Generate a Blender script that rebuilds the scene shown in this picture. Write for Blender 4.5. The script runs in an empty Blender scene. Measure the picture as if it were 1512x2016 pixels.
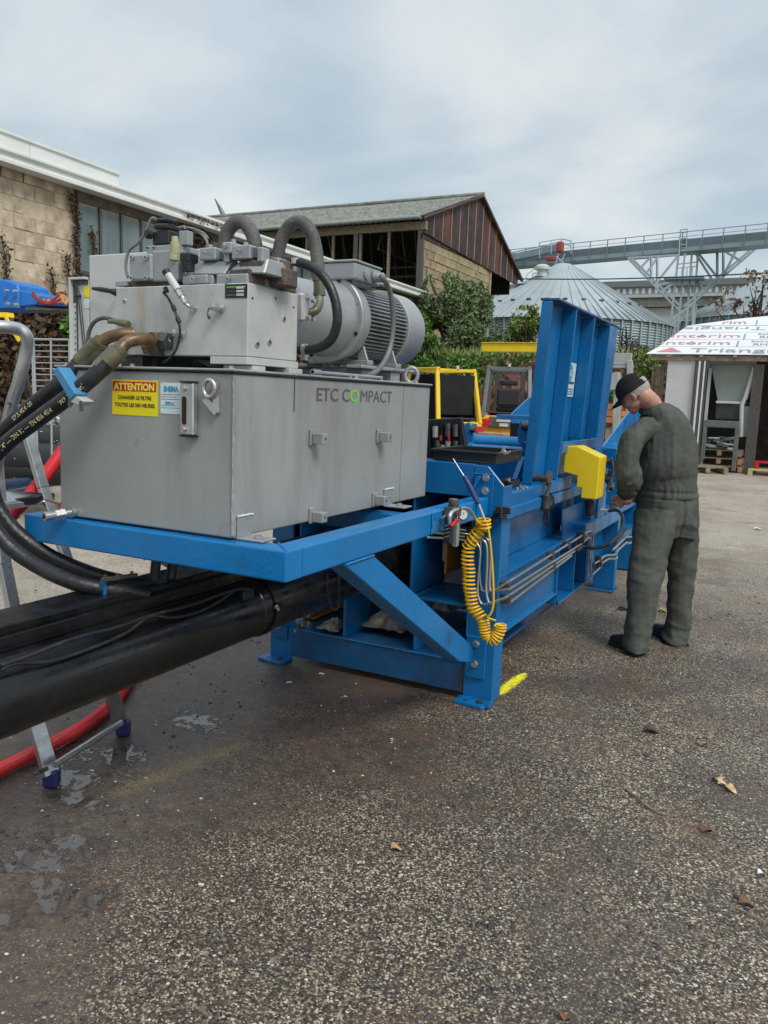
import bpy, math, random
import numpy as np
from mathutils import Vector, Matrix, noise
R = math.radians
random.seed(7)
S = bpy.context.scene
COL = S.collection
# ---------------------------------------------------------------- camera, world, sun, exposure
YAW, PITCH, ROLL, FPX, CAMH = -0.4712, 0.1418, 0.0383, 1583.0, 1.5
_f = np.array([math.sin(YAW)*math.cos(PITCH), math.cos(YAW)*math.cos(PITCH), -math.sin(PITCH)])
_r0 = np.array([math.cos(YAW), -math.sin(YAW), 0.0]); _u0 = np.cross(_r0, _f)
_r = math.cos(ROLL)*_r0 + math.sin(ROLL)*_u0; _u = -math.sin(ROLL)*_r0 + math.cos(ROLL)*_u0
cd = bpy.data.cameras.new('camera'); cam = bpy.data.objects.new('camera', cd); COL.objects.link(cam)
cd.sensor_fit = 'VERTICAL'; cd.sensor_height = 36.0; cd.lens = FPX/2016*36.0
cd.clip_start = 0.05; cd.clip_end = 3000
cam.matrix_world = Matrix(((_r[0], _u[0], -_f[0], 0), (_r[1], _u[1], -_f[1], 0), (_r[2], _u[2], -_f[2], CAMH), (0, 0, 0, 1)))
S.camera = cam
def at(px, py, **k):
    """world point seen at photo pixel (px,py) on the real plane x=, y=, z= or at depth d="""
    d = (px-756)/FPX*_r - (py-1008)/FPX*_u + _f
    a, v = list(k.items())[0]
    if a == 'd': q = d*v + np.array([0, 0, CAMH]); return Vector(q)
    i = 'xyz'.index(a); c0 = CAMH if i == 2 else 0.0
    q = d*((v-c0)/d[i]) + np.array([0, 0, CAMH]); return Vector(q)
S.view_settings.view_transform = 'Standard'; S.view_settings.look = 'None'
S.view_settings.exposure = 0.72; S.view_settings.gamma = 1.0; S.view_settings.use_curve_mapping = False
SUN_EL, SUN_AZ = R(50), R(118)         # azimuth clockwise from +Y
W = bpy.data.worlds.new('World'); S.world = W; W.use_nodes = True
nt = W.node_tree; nt.nodes.clear()
def N(nt, t, **kw):
    n = nt.nodes.new(t)
    for k, v in kw.items():
        if k.startswith('i_'):
            key = k[2:]; key = int(key) if key.isdigit() else key.replace('_', ' ')
            n.inputs[key].default_value = v
        else: setattr(n, k, v)
    return n
def LK(nt, a, ai, b, bi): nt.links.new(a.outputs[ai], b.inputs[bi])
def ramp(nt, stops, interp='LINEAR'):
    n = nt.nodes.new('ShaderNodeValToRGB'); cr = n.color_ramp; cr.interpolation = interp
    while len(cr.elements) > 1: cr.elements.remove(cr.elements[-1])
    for i, (p, c) in enumerate(stops):
        e = cr.elements[0] if i == 0 else cr.elements.new(p)
        e.position = p
        if not hasattr(c, '__len__'): c = (c, c, c)
        e.color = (c[0], c[1], c[2], 1)
    return n
sky = N(nt, 'ShaderNodeTexSky', sky_type='NISHITA', sun_disc=False, sun_elevation=SUN_EL, sun_rotation=SUN_AZ, air_density=1.2, dust_density=2.0)
tc = N(nt, 'ShaderNodeTexCoord')
sep = N(nt, 'ShaderNodeSeparateXYZ'); LK(nt, tc, 'Generated', sep, 0)
zz = N(nt, 'ShaderNodeMath', operation='MAXIMUM', i_1=0.0); LK(nt, sep, 2, zz, 0)
za = N(nt, 'ShaderNodeMath', operation='ADD', i_1=0.22); LK(nt, zz, 0, za, 0)
cx = N(nt, 'ShaderNodeMath', operation='DIVIDE'); LK(nt, sep, 0, cx, 0); LK(nt, za, 0, cx, 1)
cy = N(nt, 'ShaderNodeMath', operation='DIVIDE'); LK(nt, sep, 1, cy, 0); LK(nt, za, 0, cy, 1)
cv = N(nt, 'ShaderNodeCombineXYZ', i_2=9.1); LK(nt, cx, 0, cv, 0); LK(nt, cy, 0, cv, 1)
n1 = N(nt, 'ShaderNodeTexNoise', i_Scale=1.15, i_Detail=6.0, i_Roughness=0.5, i_Distortion=0.35); LK(nt, cv, 0, n1, 'Vector')
n2 = N(nt, 'ShaderNodeTexNoise', i_Scale=0.62, i_Detail=3.0, i_Roughness=0.5); LK(nt, cv, 0, n2, 'Vector')
mx = N(nt, 'ShaderNodeMath', operation='MULTIPLY', i_1=0.55); LK(nt, n2, 0, mx, 0)
ms = N(nt, 'ShaderNodeMath', operation='MULTIPLY_ADD', i_1=0.55); LK(nt, n1, 0, ms, 0); LK(nt, mx, 0, ms, 2)
cr = ramp(nt, [(0.40, (1.95, 2.55, 3.15)), (0.48, (2.35, 3.0, 3.55)), (0.54, (2.95, 3.6, 4.05)), (0.61, (4.1, 4.5, 4.7)), (0.70, (5.3, 5.4, 5.2))]); LK(nt, ms, 0, cr, 0)
mixs = N(nt, 'ShaderNodeMix', data_type='RGBA'); mixs.inputs[0].default_value = 0.88
LK(nt, sky, 0, mixs, 6); LK(nt, cr, 0, mixs, 7)
# overcast brightening towards the zenith and a paler band at the horizon
zr = ramp(nt, [(0.0, (1.34, 1.26, 1.16)), (0.1, (1.12, 1.1, 1.07)), (0.3, 1.0), (0.55, 1.08), (1.0, 1.75)]); LK(nt, zz, 0, zr, 0)
mm = N(nt, 'ShaderNodeMix', data_type='RGBA', blend_type='MULTIPLY'); mm.inputs[0].default_value = 1.0
LK(nt, mixs, 2, mm, 6); LK(nt, zr, 0, mm, 7)
bg = N(nt, 'ShaderNodeBackground', i_Strength=0.1); LK(nt, mm, 2, bg, 0)
wo = N(nt, 'ShaderNodeOutputWorld'); LK(nt, bg, 0, wo, 0)
sl = bpy.data.lights.new('sun', 'SUN'); sl.energy = 1.5; sl.angle = R(22); sl.color = (1.0, 0.96, 0.9)
so = bpy.data.objects.new('sun', sl); COL.objects.link(so)
so.rotation_euler = Vector((-math.sin(SUN_AZ)*math.cos(SUN_EL), -math.cos(SUN_AZ)*math.cos(SUN_EL), -math.sin(SUN_EL))).to_track_quat('-Z', 'Y').to_euler()
so.location = (20, -10, 40)
# ---------------------------------------------------------------- materials
def bsdf(name):
    m = bpy.data.materials.new(name); m.use_nodes = True; t = m.node_tree
    return m, t, t.nodes['Principled BSDF']
def M(name, col, rough=0.5, metal=0.0, var=0.15, scale=5.0, bump=0.15, bscale=60.0, dirt=None, damt=0.45, dscale=2.5, island=0.0, streak=False, rvar=0.12, spec=0.5, objrand=0.0, specks=None):
    m, t, b = bsdf(name)
    tcn = N(t, 'ShaderNodeTexCoord')
    nz = N(t, 'ShaderNodeTexNoise', i_Scale=scale, i_Detail=6.0, i_Roughness=0.6); LK(t, tcn, 'Object', nz, 'Vector')
    lo = tuple(c*(1-var*1.6) for c in col); hi = tuple(min(1, c*(1+var*1.6)) for c in col)
    r1 = ramp(t, [(0.25, lo), (0.75, hi)]); LK(t, nz, 0, r1, 0)
    cur = (r1, 0)
    if island:
        g = N(t, 'ShaderNodeNewGeometry')
        mr = N(t, 'ShaderNodeMapRange', i_3=1-island, i_4=1+island); LK(t, g, 'Random Per Island', mr, 0)
        hs = N(t, 'ShaderNodeMix', data_type='RGBA', blend_type='MULTIPLY'); hs.inputs[0].default_value = 1
        LK(t, cur[0], cur[1], hs, 6); LK(t, mr, 0, hs, 7); cur = (hs, 2)
    if objrand:
        oi = N(t, 'ShaderNodeObjectInfo'); mr2 = N(t, 'ShaderNodeMapRange', i_3=1-objrand, i_4=1+objrand); LK(t, oi, 'Random', mr2, 0)
        h2 = N(t, 'ShaderNodeMix', data_type='RGBA', blend_type='MULTIPLY'); h2.inputs[0].default_value = 1
        LK(t, cur[0], cur[1], h2, 6); LK(t, mr2, 0, h2, 7); cur = (h2, 2)
    if dirt:
        mp = N(t, 'ShaderNodeMapping'); LK(t, tcn, 'Object', mp, 0)
        if streak: mp.inputs['Scale'].default_value = (1, 1, 0.16)
        n3 = N(t, 'ShaderNodeTexNoise', i_Scale=dscale, i_Detail=9.0, i_Roughness=0.68); LK(t, mp, 0, n3, 'Vector')
        lo_ = 0.62-damt*0.35
        r3 = ramp(t, [(lo_, 0.0), (lo_+0.16, 1.0)]); LK(t, n3, 0, r3, 0)
        q = N(t, 'ShaderNodeMath', operation='MULTIPLY', i_1=min(1, 0.35+damt)); LK(t, r3, 0, q, 0)
        md = N(t, 'ShaderNodeMix', data_type='RGBA'); LK(t, q, 0, md, 0); LK(t, cur[0], cur[1], md, 6)
        md.inputs[7].default_value = (*dirt, 1); cur = (md, 2)
    if specks:      # sparse chips, scratches and smudges with a shape of their own
        for sc3, st3, lo3, amt3, c3 in specks:
            mp3 = N(t, 'ShaderNodeMapping'); LK(t, tcn, 'Object', mp3, 0); mp3.inputs['Scale'].default_value = st3
            n4 = N(t, 'ShaderNodeTexNoise', i_Scale=sc3, i_Detail=7.0, i_Roughness=0.7, i_Distortion=0.6); LK(t, mp3, 0, n4, 'Vector')
            r4 = ramp(t, [(lo3, 0.0), (lo3+.035, 1.0)]); LK(t, n4, 0, r4, 0); q4 = N(t, 'ShaderNodeMath', operation='MULTIPLY', i_1=amt3); LK(t, r4, 0, q4, 0)
            m4 = N(t, 'ShaderNodeMix', data_type='RGBA'); LK(t, q4, 0, m4, 0); LK(t, cur[0], cur[1], m4, 6); m4.inputs[7].default_value = (*c3, 1); cur = (m4, 2)
    LK(t, cur[0], cur[1], b, 'Base Color')
    b.inputs['Metallic'].default_value = metal; b.inputs['Specular IOR Level'].default_value = spec
    nr = N(t, 'ShaderNodeTexNoise', i_Scale=scale*2.3, i_Detail=5.0); LK(t, tcn, 'Object', nr, 'Vector')
    rr = N(t, 'ShaderNodeMapRange', i_1=0.3, i_2=0.7, i_3=max(0.03, rough-rvar), i_4=min(1, rough+rvar)); LK(t, nr, 0, rr, 0); LK(t, rr, 0, b, 'Roughness')
    if bump:
        nb = N(t, 'ShaderNodeTexNoise', i_Scale=bscale, i_Detail=4.0); LK(t, tcn, 'Object', nb, 'Vector')
        bp = N(t, 'ShaderNodeBump', i_Strength=bump, i_Distance=0.01); LK(t, nb, 0, bp, 'Height'); LK(t, bp, 0, b, 'Normal')
    return m
blue = M('blue_paint', (0.003, 0.130, 0.345), 0.32, var=0.1, scale=3, bump=0.1, bscale=90, dirt=(0.02, 0.045, 0.09), damt=0.1, dscale=3.5, streak=True, specks=[(14, (1, 1, .5), .70, .55, (.012, .03, .06)), (30, (1, 1, 1), .72, .5, (.10, .20, .34)), (3.2, (1, 1, .4), .64, .12, (.10, .11, .12))])
bluefr = M('bright_blue_paint', (0.002, 0.165, 0.43), 0.30, var=0.08, scale=4, bump=0.12, bscale=110, dirt=(0.01, 0.06, 0.17), damt=0.16, dscale=6, specks=[(16, (.5, .5, 1.6), .69, .6, (.02, .04, .07)), (40, (1, 1, 1), .70, .45, (.12, .26, .45))])
blued = M('dusty_blue_paint', (0.008, 0.09, 0.235), 0.45, var=0.2, scale=4, bump=0.15, dirt=(0.05, 0.035, 0.03), damt=0.4, dscale=3)
galv = M('grey_tank_paint', (0.335, 0.35, 0.345), 0.36, 0.2, var=0.09, scale=1.6, bump=0.06, bscale=60, dirt=(0.235, 0.24, 0.235), damt=0.35, dscale=3.2, streak=True, specks=[(9, (1, 1, .6), .66, .45, (.15, .15, .14)), (34, (1, 1, 1), .70, .6, (.09, .09, .085)), (22, (1, 1, .8), .71, .35, (.5, .51, .5))])
galvm = M('manifold_grey_paint', (0.46, 0.47, 0.455), 0.45, 0.1, var=0.10, scale=7, bump=0.08, bscale=80, dirt=(0.33, 0.27, 0.19), damt=0.28, dscale=7, streak=True, specks=[(26, (1, 1, 1), .69, .6, (.16, .14, .12)), (11, (1, 1, .22), .66, .5, (.24, .15, .08))])
cast = M('cast_grey_paint', (0.33, 0.345, 0.35), 0.42, 0.35, var=0.06, scale=6, bump=0.08, bscale=90, dirt=(0.2, 0.185, 0.17), damt=0.2, dscale=8)
rustp = M('flaked_brown_paint', (0.085, 0.062, 0.05), 0.75, var=0.4, scale=20, bump=0.5, bscale=90, dirt=(0.2, 0.19, 0.17), damt=0.25, dscale=18)
steel = M('zinc_steel', (0.55, 0.55, 0.53), 0.34, 0.85, var=0.05, scale=6, bump=0, rvar=.05)
steeld = M('dark_steel', (0.12, 0.11, 0.105), 0.45, 0.7, var=0.3, scale=25, bump=0.3)
alu = M('brushed_aluminium', (0.55, 0.56, 0.57), 0.36, 0.85, var=0.12, scale=12, bump=0.08, dirt=(0.3, 0.3, 0.3), damt=0.2)
brass = M('aged_brass_pipe', (0.15, 0.09, 0.042), 0.42, 0.35, var=0.35, scale=16, bump=0.1, dirt=(0.05, 0.042, 0.03), damt=0.4, dscale=14)
olive = M('olive_crimp_steel', (0.16, 0.155, 0.10), 0.42, 0.5, var=0.2, scale=18, bump=0.2)
rubber = M('black_rubber', (0.014, 0.014, 0.016), 0.42, var=0.35, scale=12, bump=0.25, bscale=70, dirt=(0.09, 0.085, 0.08), damt=0.15, dscale=8)
rubberg = M('dusty_grey_rubber', (0.085, 0.083, 0.08), 0.62, var=0.3, scale=14, bump=0.35, bscale=80, dirt=(0.16, 0.14, 0.12), damt=0.3, dscale=9)
cylm = M('black_cylinder_paint', (0.006, 0.0063, 0.0075), 0.27, var=0.4, scale=5, bump=0.06, bscale=60, dirt=(0.03, 0.028, 0.027), damt=0.12, dscale=9, rvar=0.18)
plast = M('black_plastic', (0.015, 0.015, 0.017), 0.42, var=0.2, bump=0.12)
yellow = M('yellow_paint', (0.80, 0.56, 0.010), 0.42, var=0.08, scale=5, bump=0.05, dirt=(0.4, 0.28, 0.05), damt=0.12)
yhose = M('yellow_polyurethane', (0.76, 0.45, 0.012), 0.26, var=0.05, scale=8, bump=0, dirt=(0.45, 0.26, 0.02), damt=0.1, dscale=9)
ochre = M('ochre_paint', (0.42, 0.21, 0.03), 0.55, var=0.2, bump=0.1)
redm = M('red_hose_plastic', (0.62, 0.028, 0.035), 0.4, var=0.15, scale=6, bump=0.05, dirt=(0.3, 0.05, 0.05), damt=0.15)
white = M('white_coated_sheet', (0.66, 0.68, 0.66), 0.4, var=0.05, scale=1.2, bump=0.02, dirt=(0.5, 0.5, 0.46), damt=0.15, streak=True)
cabm = M('pale_grey_enamel', (0.52, 0.54, 0.52), 0.4, var=0.04, scale=3, bump=0.02, dirt=(0.42, 0.42, 0.4), damt=0.12)
cardm = M('cardboard', (0.32, 0.2, 0.1), 0.85, var=0.2)
wood = M('weathered_wood', (0.24, 0.19, 0.14), 0.85, var=0.35, scale=9, bump=0.4)
woodl = M('pallet_wood', (0.36, 0.22, 0.12), 0.85, var=0.3, scale=9, bump=0.4)
rag = M('oily_rag', (0.27, 0.25, 0.215), 0.95, var=0.5, scale=22, bump=0.6, bscale=30)
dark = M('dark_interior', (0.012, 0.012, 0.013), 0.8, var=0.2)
redpaint = M('red_paint', (0.5, 0.02, 0.02), 0.5, var=0.15)
stickw = M('sticker_white', (0.62, 0.7, 0.7), 0.4, var=0.05)
sticky = M('sticker_yellow', (0.8, 0.66, 0.01), 0.4, var=0.03, bump=0)
stickr = M('sticker_red', (0.5, 0.03, 0.015), 0.4, var=0.03, bump=0)
inkd = M('ink_grey', (0.09, 0.085, 0.10), 0.5, var=0.05, bump=0)
inkk = M('ink_black', (0.015, 0.015, 0.015), 0.5, var=0.05, bump=0)
inkg = M('ink_green', (0.16, 0.55, 0.06), 0.5, var=0.05, bump=0)
inky = M('ink_cream', (0.62, 0.55, 0.33), 0.6, var=0.1, bump=0)
inkb = M('ink_cyan', (0.03, 0.30, 0.52), 0.5, var=0.05, bump=0)
inkr = M('ink_red', (0.62, 0.05, 0.06), 0.5, var=0.05, bump=0)
glassm = M('dusty_glass', (0.115, 0.16, 0.165), 0.25, var=0.12, scale=2, bump=0.03, dirt=(0.2, 0.24, 0.24), damt=0.4, dscale=1.5, streak=True)
skin_ = M('skin', (0.50, 0.26, 0.19), 0.5, var=0.12, scale=25, bump=0.15, bscale=150)
hairm = M('grey_hair', (0.36, 0.33, 0.30), 0.8, var=0.3, scale=60, bump=0.6, bscale=200)
cloth = M('green_grey_cotton', (0.082, 0.088, 0.076), 0.92, var=0.16, scale=7, bump=0.3, bscale=300, dirt=(0.03, 0.033, 0.027), damt=0.25, dscale=4, spec=0.2)
capm = M('black_cap_cloth', (0.018, 0.016, 0.018), 0.85, var=0.2, bump=0.3, bscale=200, spec=0.25)
leather = M('black_leather', (0.014, 0.013, 0.013), 0.38, var=0.3, bump=0.3)
# ---------------------------------------------------------------- mesh builder
ORG = {}
ZERO = Vector((0, 0, 0))
def tag(o, label=None, cat=None, group=None, kind=None):
    if label: o['label'] = label
    if cat: o['category'] = cat
    if group: o['group'] = group
    if kind: o['kind'] = kind
    return o
def thing(name, label, cat, loc, group=None, kind=None):
    o = bpy.data.objects.new(name, None); o.empty_display_size = 0.1; COL.objects.link(o)
    o.location = Vector(loc); ORG[o.name] = Vector(loc)
    return tag(o, label, cat, group, kind)
def frame_from(d):
    d = d.normalized(); a = Vector((0, 0, 1)) if abs(d.z) < 0.9 else Vector((1, 0, 0))
    s = d.cross(a).normalized(); return s, s.cross(d).normalized()
def spline(P, n=8, closed=False):
    P = [Vector(p) for p in P]; out = []; L = len(P)
    if L < 3: return P
    rng = range(L) if closed else range(L-1)
    for i in rng:
        p0 = P[(i-1) % L] if closed or i > 0 else P[0]*2-P[1]
        p1 = P[i]; p2 = P[(i+1) % L]
        p3 = P[(i+2) % L] if closed or i+2 < L else P[-1]*2-P[-2]
        for k in range(n):
            t = k/n
            out.append(0.5*((2*p1)+(p2-p0)*t+(2*p0-5*p1+4*p2-p3)*t*t+(3*p1-p0-3*p2+p3)*t*t*t))
    if not closed: out.append(P[-1])
    return out
def ptframes(P):
    T = []
    for i in range(len(P)):
        a = P[max(0, i-1)]; b = P[min(len(P)-1, i+1)]; d = (b-a)
        T.append(d.normalized() if d.length > 1e-9 else Vector((0, 0, 1)))
    s, u = frame_from(T[0]); F = [(s, u)]
    for i in range(1, len(P)):
        q = T[i-1].rotation_difference(T[i]); s = q @ s; u = q @ u
        s = (s - T[i]*s.dot(T[i])).normalized(); u = s.cross(T[i]).normalized()
        F.append((s, u))
    return T, F
class G:
    def __init__(self): self.v = []; self.f = []
    def add(self, vs, fs):
        o = len(self.v); self.v += [Vector(x) for x in vs]; self.f += [tuple(i+o for i in q) for q in fs]; return self
    def bx(self, x0, x1, y0, y1, z0, z1):
        return self.add([(x0, y0, z0), (x1, y0, z0), (x1, y1, z0), (x0, y1, z0), (x0, y0, z1), (x1, y0, z1), (x1, y1, z1), (x0, y1, z1)],
                        [(0, 3, 2, 1), (4, 5, 6, 7), (0, 1, 5, 4), (1, 2, 6, 5), (2, 3, 7, 6), (3, 0, 4, 7)])
    def obx(self, c, s, M3):       # oriented box: centre, full size, 3x3 rotation
        c = Vector(c); vs = []
        for z in (-.5, .5):
            for x, y in ((-.5, -.5), (.5, -.5), (.5, .5), (-.5, .5)): vs.append(c + M3 @ Vector((x*s[0], y*s[1], z*s[2])))
        return self.add(vs, [(0, 3, 2, 1), (4, 5, 6, 7), (0, 1, 5, 4), (1, 2, 6, 5), (2, 3, 7, 6), (3, 0, 4, 7)])
    def bar(self, a, b, w, h=None, up=Vector((0, 0, 1))):   # square bar from a to b
        a = Vector(a); b = Vector(b); h = h or w; d = (b-a); L = d.length; d.normalize()
        s = d.cross(up); s = s.normalized() if s.length > 1e-4 else Vector((1, 0, 0)); u = s.cross(d)
        M3 = Matrix((s, d, u)).transposed(); return self.obx((a+b)/2, (w, L, h), M3)
    def tube(self, P, r, n=10, caps=True, smooth=0):
        P = [Vector(p) for p in P]
        if smooth: P = spline(P, smooth)
        T, F = ptframes(P); rr = r if hasattr(r, '__len__') else [r]*len(P)
        if len(rr) != len(P): rr = list(np.interp(np.linspace(0, 1, len(P)), np.linspace(0, 1, len(rr)), rr))
        vs = []; fs = []
        for i, p in enumerate(P):
            s, u = F[i]
            for k in range(n):
                a = 2*math.pi*k/n; vs.append(p + (s*math.cos(a)+u*math.sin(a))*rr[i])
        for i in range(len(P)-1):
            for k in range(n): fs.append((i*n+k, i*n+(k+1) % n, (i+1)*n+(k+1) % n, (i+1)*n+k))
        if caps: fs.append(tuple(range(n))[::-1]); fs.append(tuple((len(P)-1)*n+k for k in range(n)))
        return self.add(vs, fs)
    def cyl(self, a, b, r, n=20): return self.tube([a, b], r, n)
    def lathe(self, a, axis, prof, n=32):   # prof: (t along axis, radius)
        a = Vector(a); d = Vector(axis).normalized(); s, u = frame_from(d); vs = []; fs = []
        for t, r in prof:
            for k in range(n):
                q = 2*math.pi*k/n; vs.append(a+d*t+(s*math.cos(q)+u*math.sin(q))*max(r, 1e-4))
        for i in range(len(prof)-1):
            for k in range(n): fs.append((i*n+k, i*n+(k+1) % n, (i+1)*n+(k+1) % n, (i+1)*n+k))
        fs.append(tuple(range(n))[::-1]); fs.append(tuple((len(prof)-1)*n+k for k in range(n)))
        return self.add(vs, fs)
    def prism(self, poly, vec):    # planar polygon (3D points) extruded by vec
        vec = Vector(vec); n = len(poly); P = [Vector(p) for p in poly]
        return self.add(P+[p+vec for p in P], [tuple(range(n))[::-1], tuple(range(n, 2*n))]+[(i, (i+1) % n, n+(i+1) % n, n+i) for i in range(n)])
    def sphere(self, c, r, n=12, m=8, sc=(1, 1, 1)):
        c = Vector(c); vs = []; fs = []
        for j in range(m+1):
            t = math.pi*j/m
            for k in range(n):
                a = 2*math.pi*k/n; vs.append(c+Vector((sc[0]*r*math.sin(t)*math.cos(a), sc[1]*r*math.sin(t)*math.sin(a), sc[2]*r*math.cos(t))))
        for j in range(m):
            for k in range(n): fs.append((j*n+k, (j+1)*n+k, (j+1)*n+(k+1) % n, j*n+(k+1) % n))
        return self.add(vs, fs)
    def quad(self, a, b, c, d): return self.add([a, b, c, d], [(0, 1, 2, 3)])
    def build(self, name, m, parent=None, smooth=None, bevel=0.0, kind=None, label=None, cat=None, group=None, fixn=True, seg=1, origin=None):
        me = bpy.data.meshes.new(name)
        o = bpy.data.objects.new(name, me); COL.objects.link(o)
        if parent is not None:
            org = ORG[parent.name]; o.parent = parent; ORG[o.name] = org
        else:
            org = Vector(origin) if origin is not None else Vector((0, 0, 0)); o.location = org; ORG[o.name] = org
        me.from_pydata([v-org for v in self.v], [], self.f); me.update()
        if fixn:
            import bmesh
            bm = bmesh.new(); bm.from_mesh(me); bmesh.ops.recalc_face_normals(bm, faces=bm.faces); bm.to_mesh(me); bm.free()
        me.materials.append(m)
        if smooth is not None:
            me.shade_smooth()
            if smooth < 170: me.set_sharp_from_angle(angle=R(smooth))
        if bevel:
            md = o.modifiers.new('bevel', 'BEVEL'); md.width = bevel; md.segments = seg; md.limit_method = 'ANGLE'; md.angle_limit = R(35)
        return tag(o, label, cat, group, kind)
def dup(root, loc=None, rotz=None, label=None, group=None, scale=None):
    def cp(o, par):
        c = o.copy(); COL.objects.link(c); c.parent = par; ORG[c.name] = ORG.get(o.name, ZERO)
        for ch in [x for x in KIDS.get(o.name, [])] : cp(ch, c)
        return c
    KIDS = {}
    for x in COL.objects:
        if x.parent: KIDS.setdefault(x.parent.name, []).append(x)
    r = cp(root, None)
    if loc is not None: r.location = loc
    if rotz is not None: r.rotation_euler = (0, 0, rotz)
    if scale: r.scale = (scale,)*3
    if label: r['label'] = label
    if group: r['group'] = group
    return r
def lettering(txt, size, m, org, xd, yd, parent=None, bold=0.0, name='lettering', align='LEFT', depth=0.0, sx=1.0, top=None, path=None):
    cu = bpy.data.curves.new('t', 'FONT'); cu.body = txt; cu.size = size; cu.offset = bold; cu.align_x = align; cu.resolution_u = 3
    ob = bpy.data.objects.new('t', cu); COL.objects.link(ob)
    dg = bpy.context.evaluated_depsgraph_get(); me0 = bpy.data.meshes.new_from_object(ob.evaluated_get(dg))
    bpy.data.objects.remove(ob); g = G()
    xd = Vector(xd).normalized() if xd is not None else None; yd = Vector(yd).normalized() if yd is not None else None
    vs = [v.co.copy() for v in me0.vertices]; fs = [tuple(p.vertices) for p in me0.polygons]
    if path:
        out = [path(v.x*sx, v.y) for v in vs]
    else:
        org = Vector(org); out = [org+xd*v.x*sx+yd*v.y for v in vs]
    g.add(out, fs); bpy.data.meshes.remove(me0)
    o = g.build(name, m, parent, fixn=False)
    return tag(o, *(top or ()))
def bolt(g, c, d, r=0.012, h=0.008):
    c = Vector(c); d = Vector(d).normalized()
    g.tube([c, c+d*0.002], r*1.35, 16); g.tube([c+d*0.002, c+d*(0.002+h)], r, 6)
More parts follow.
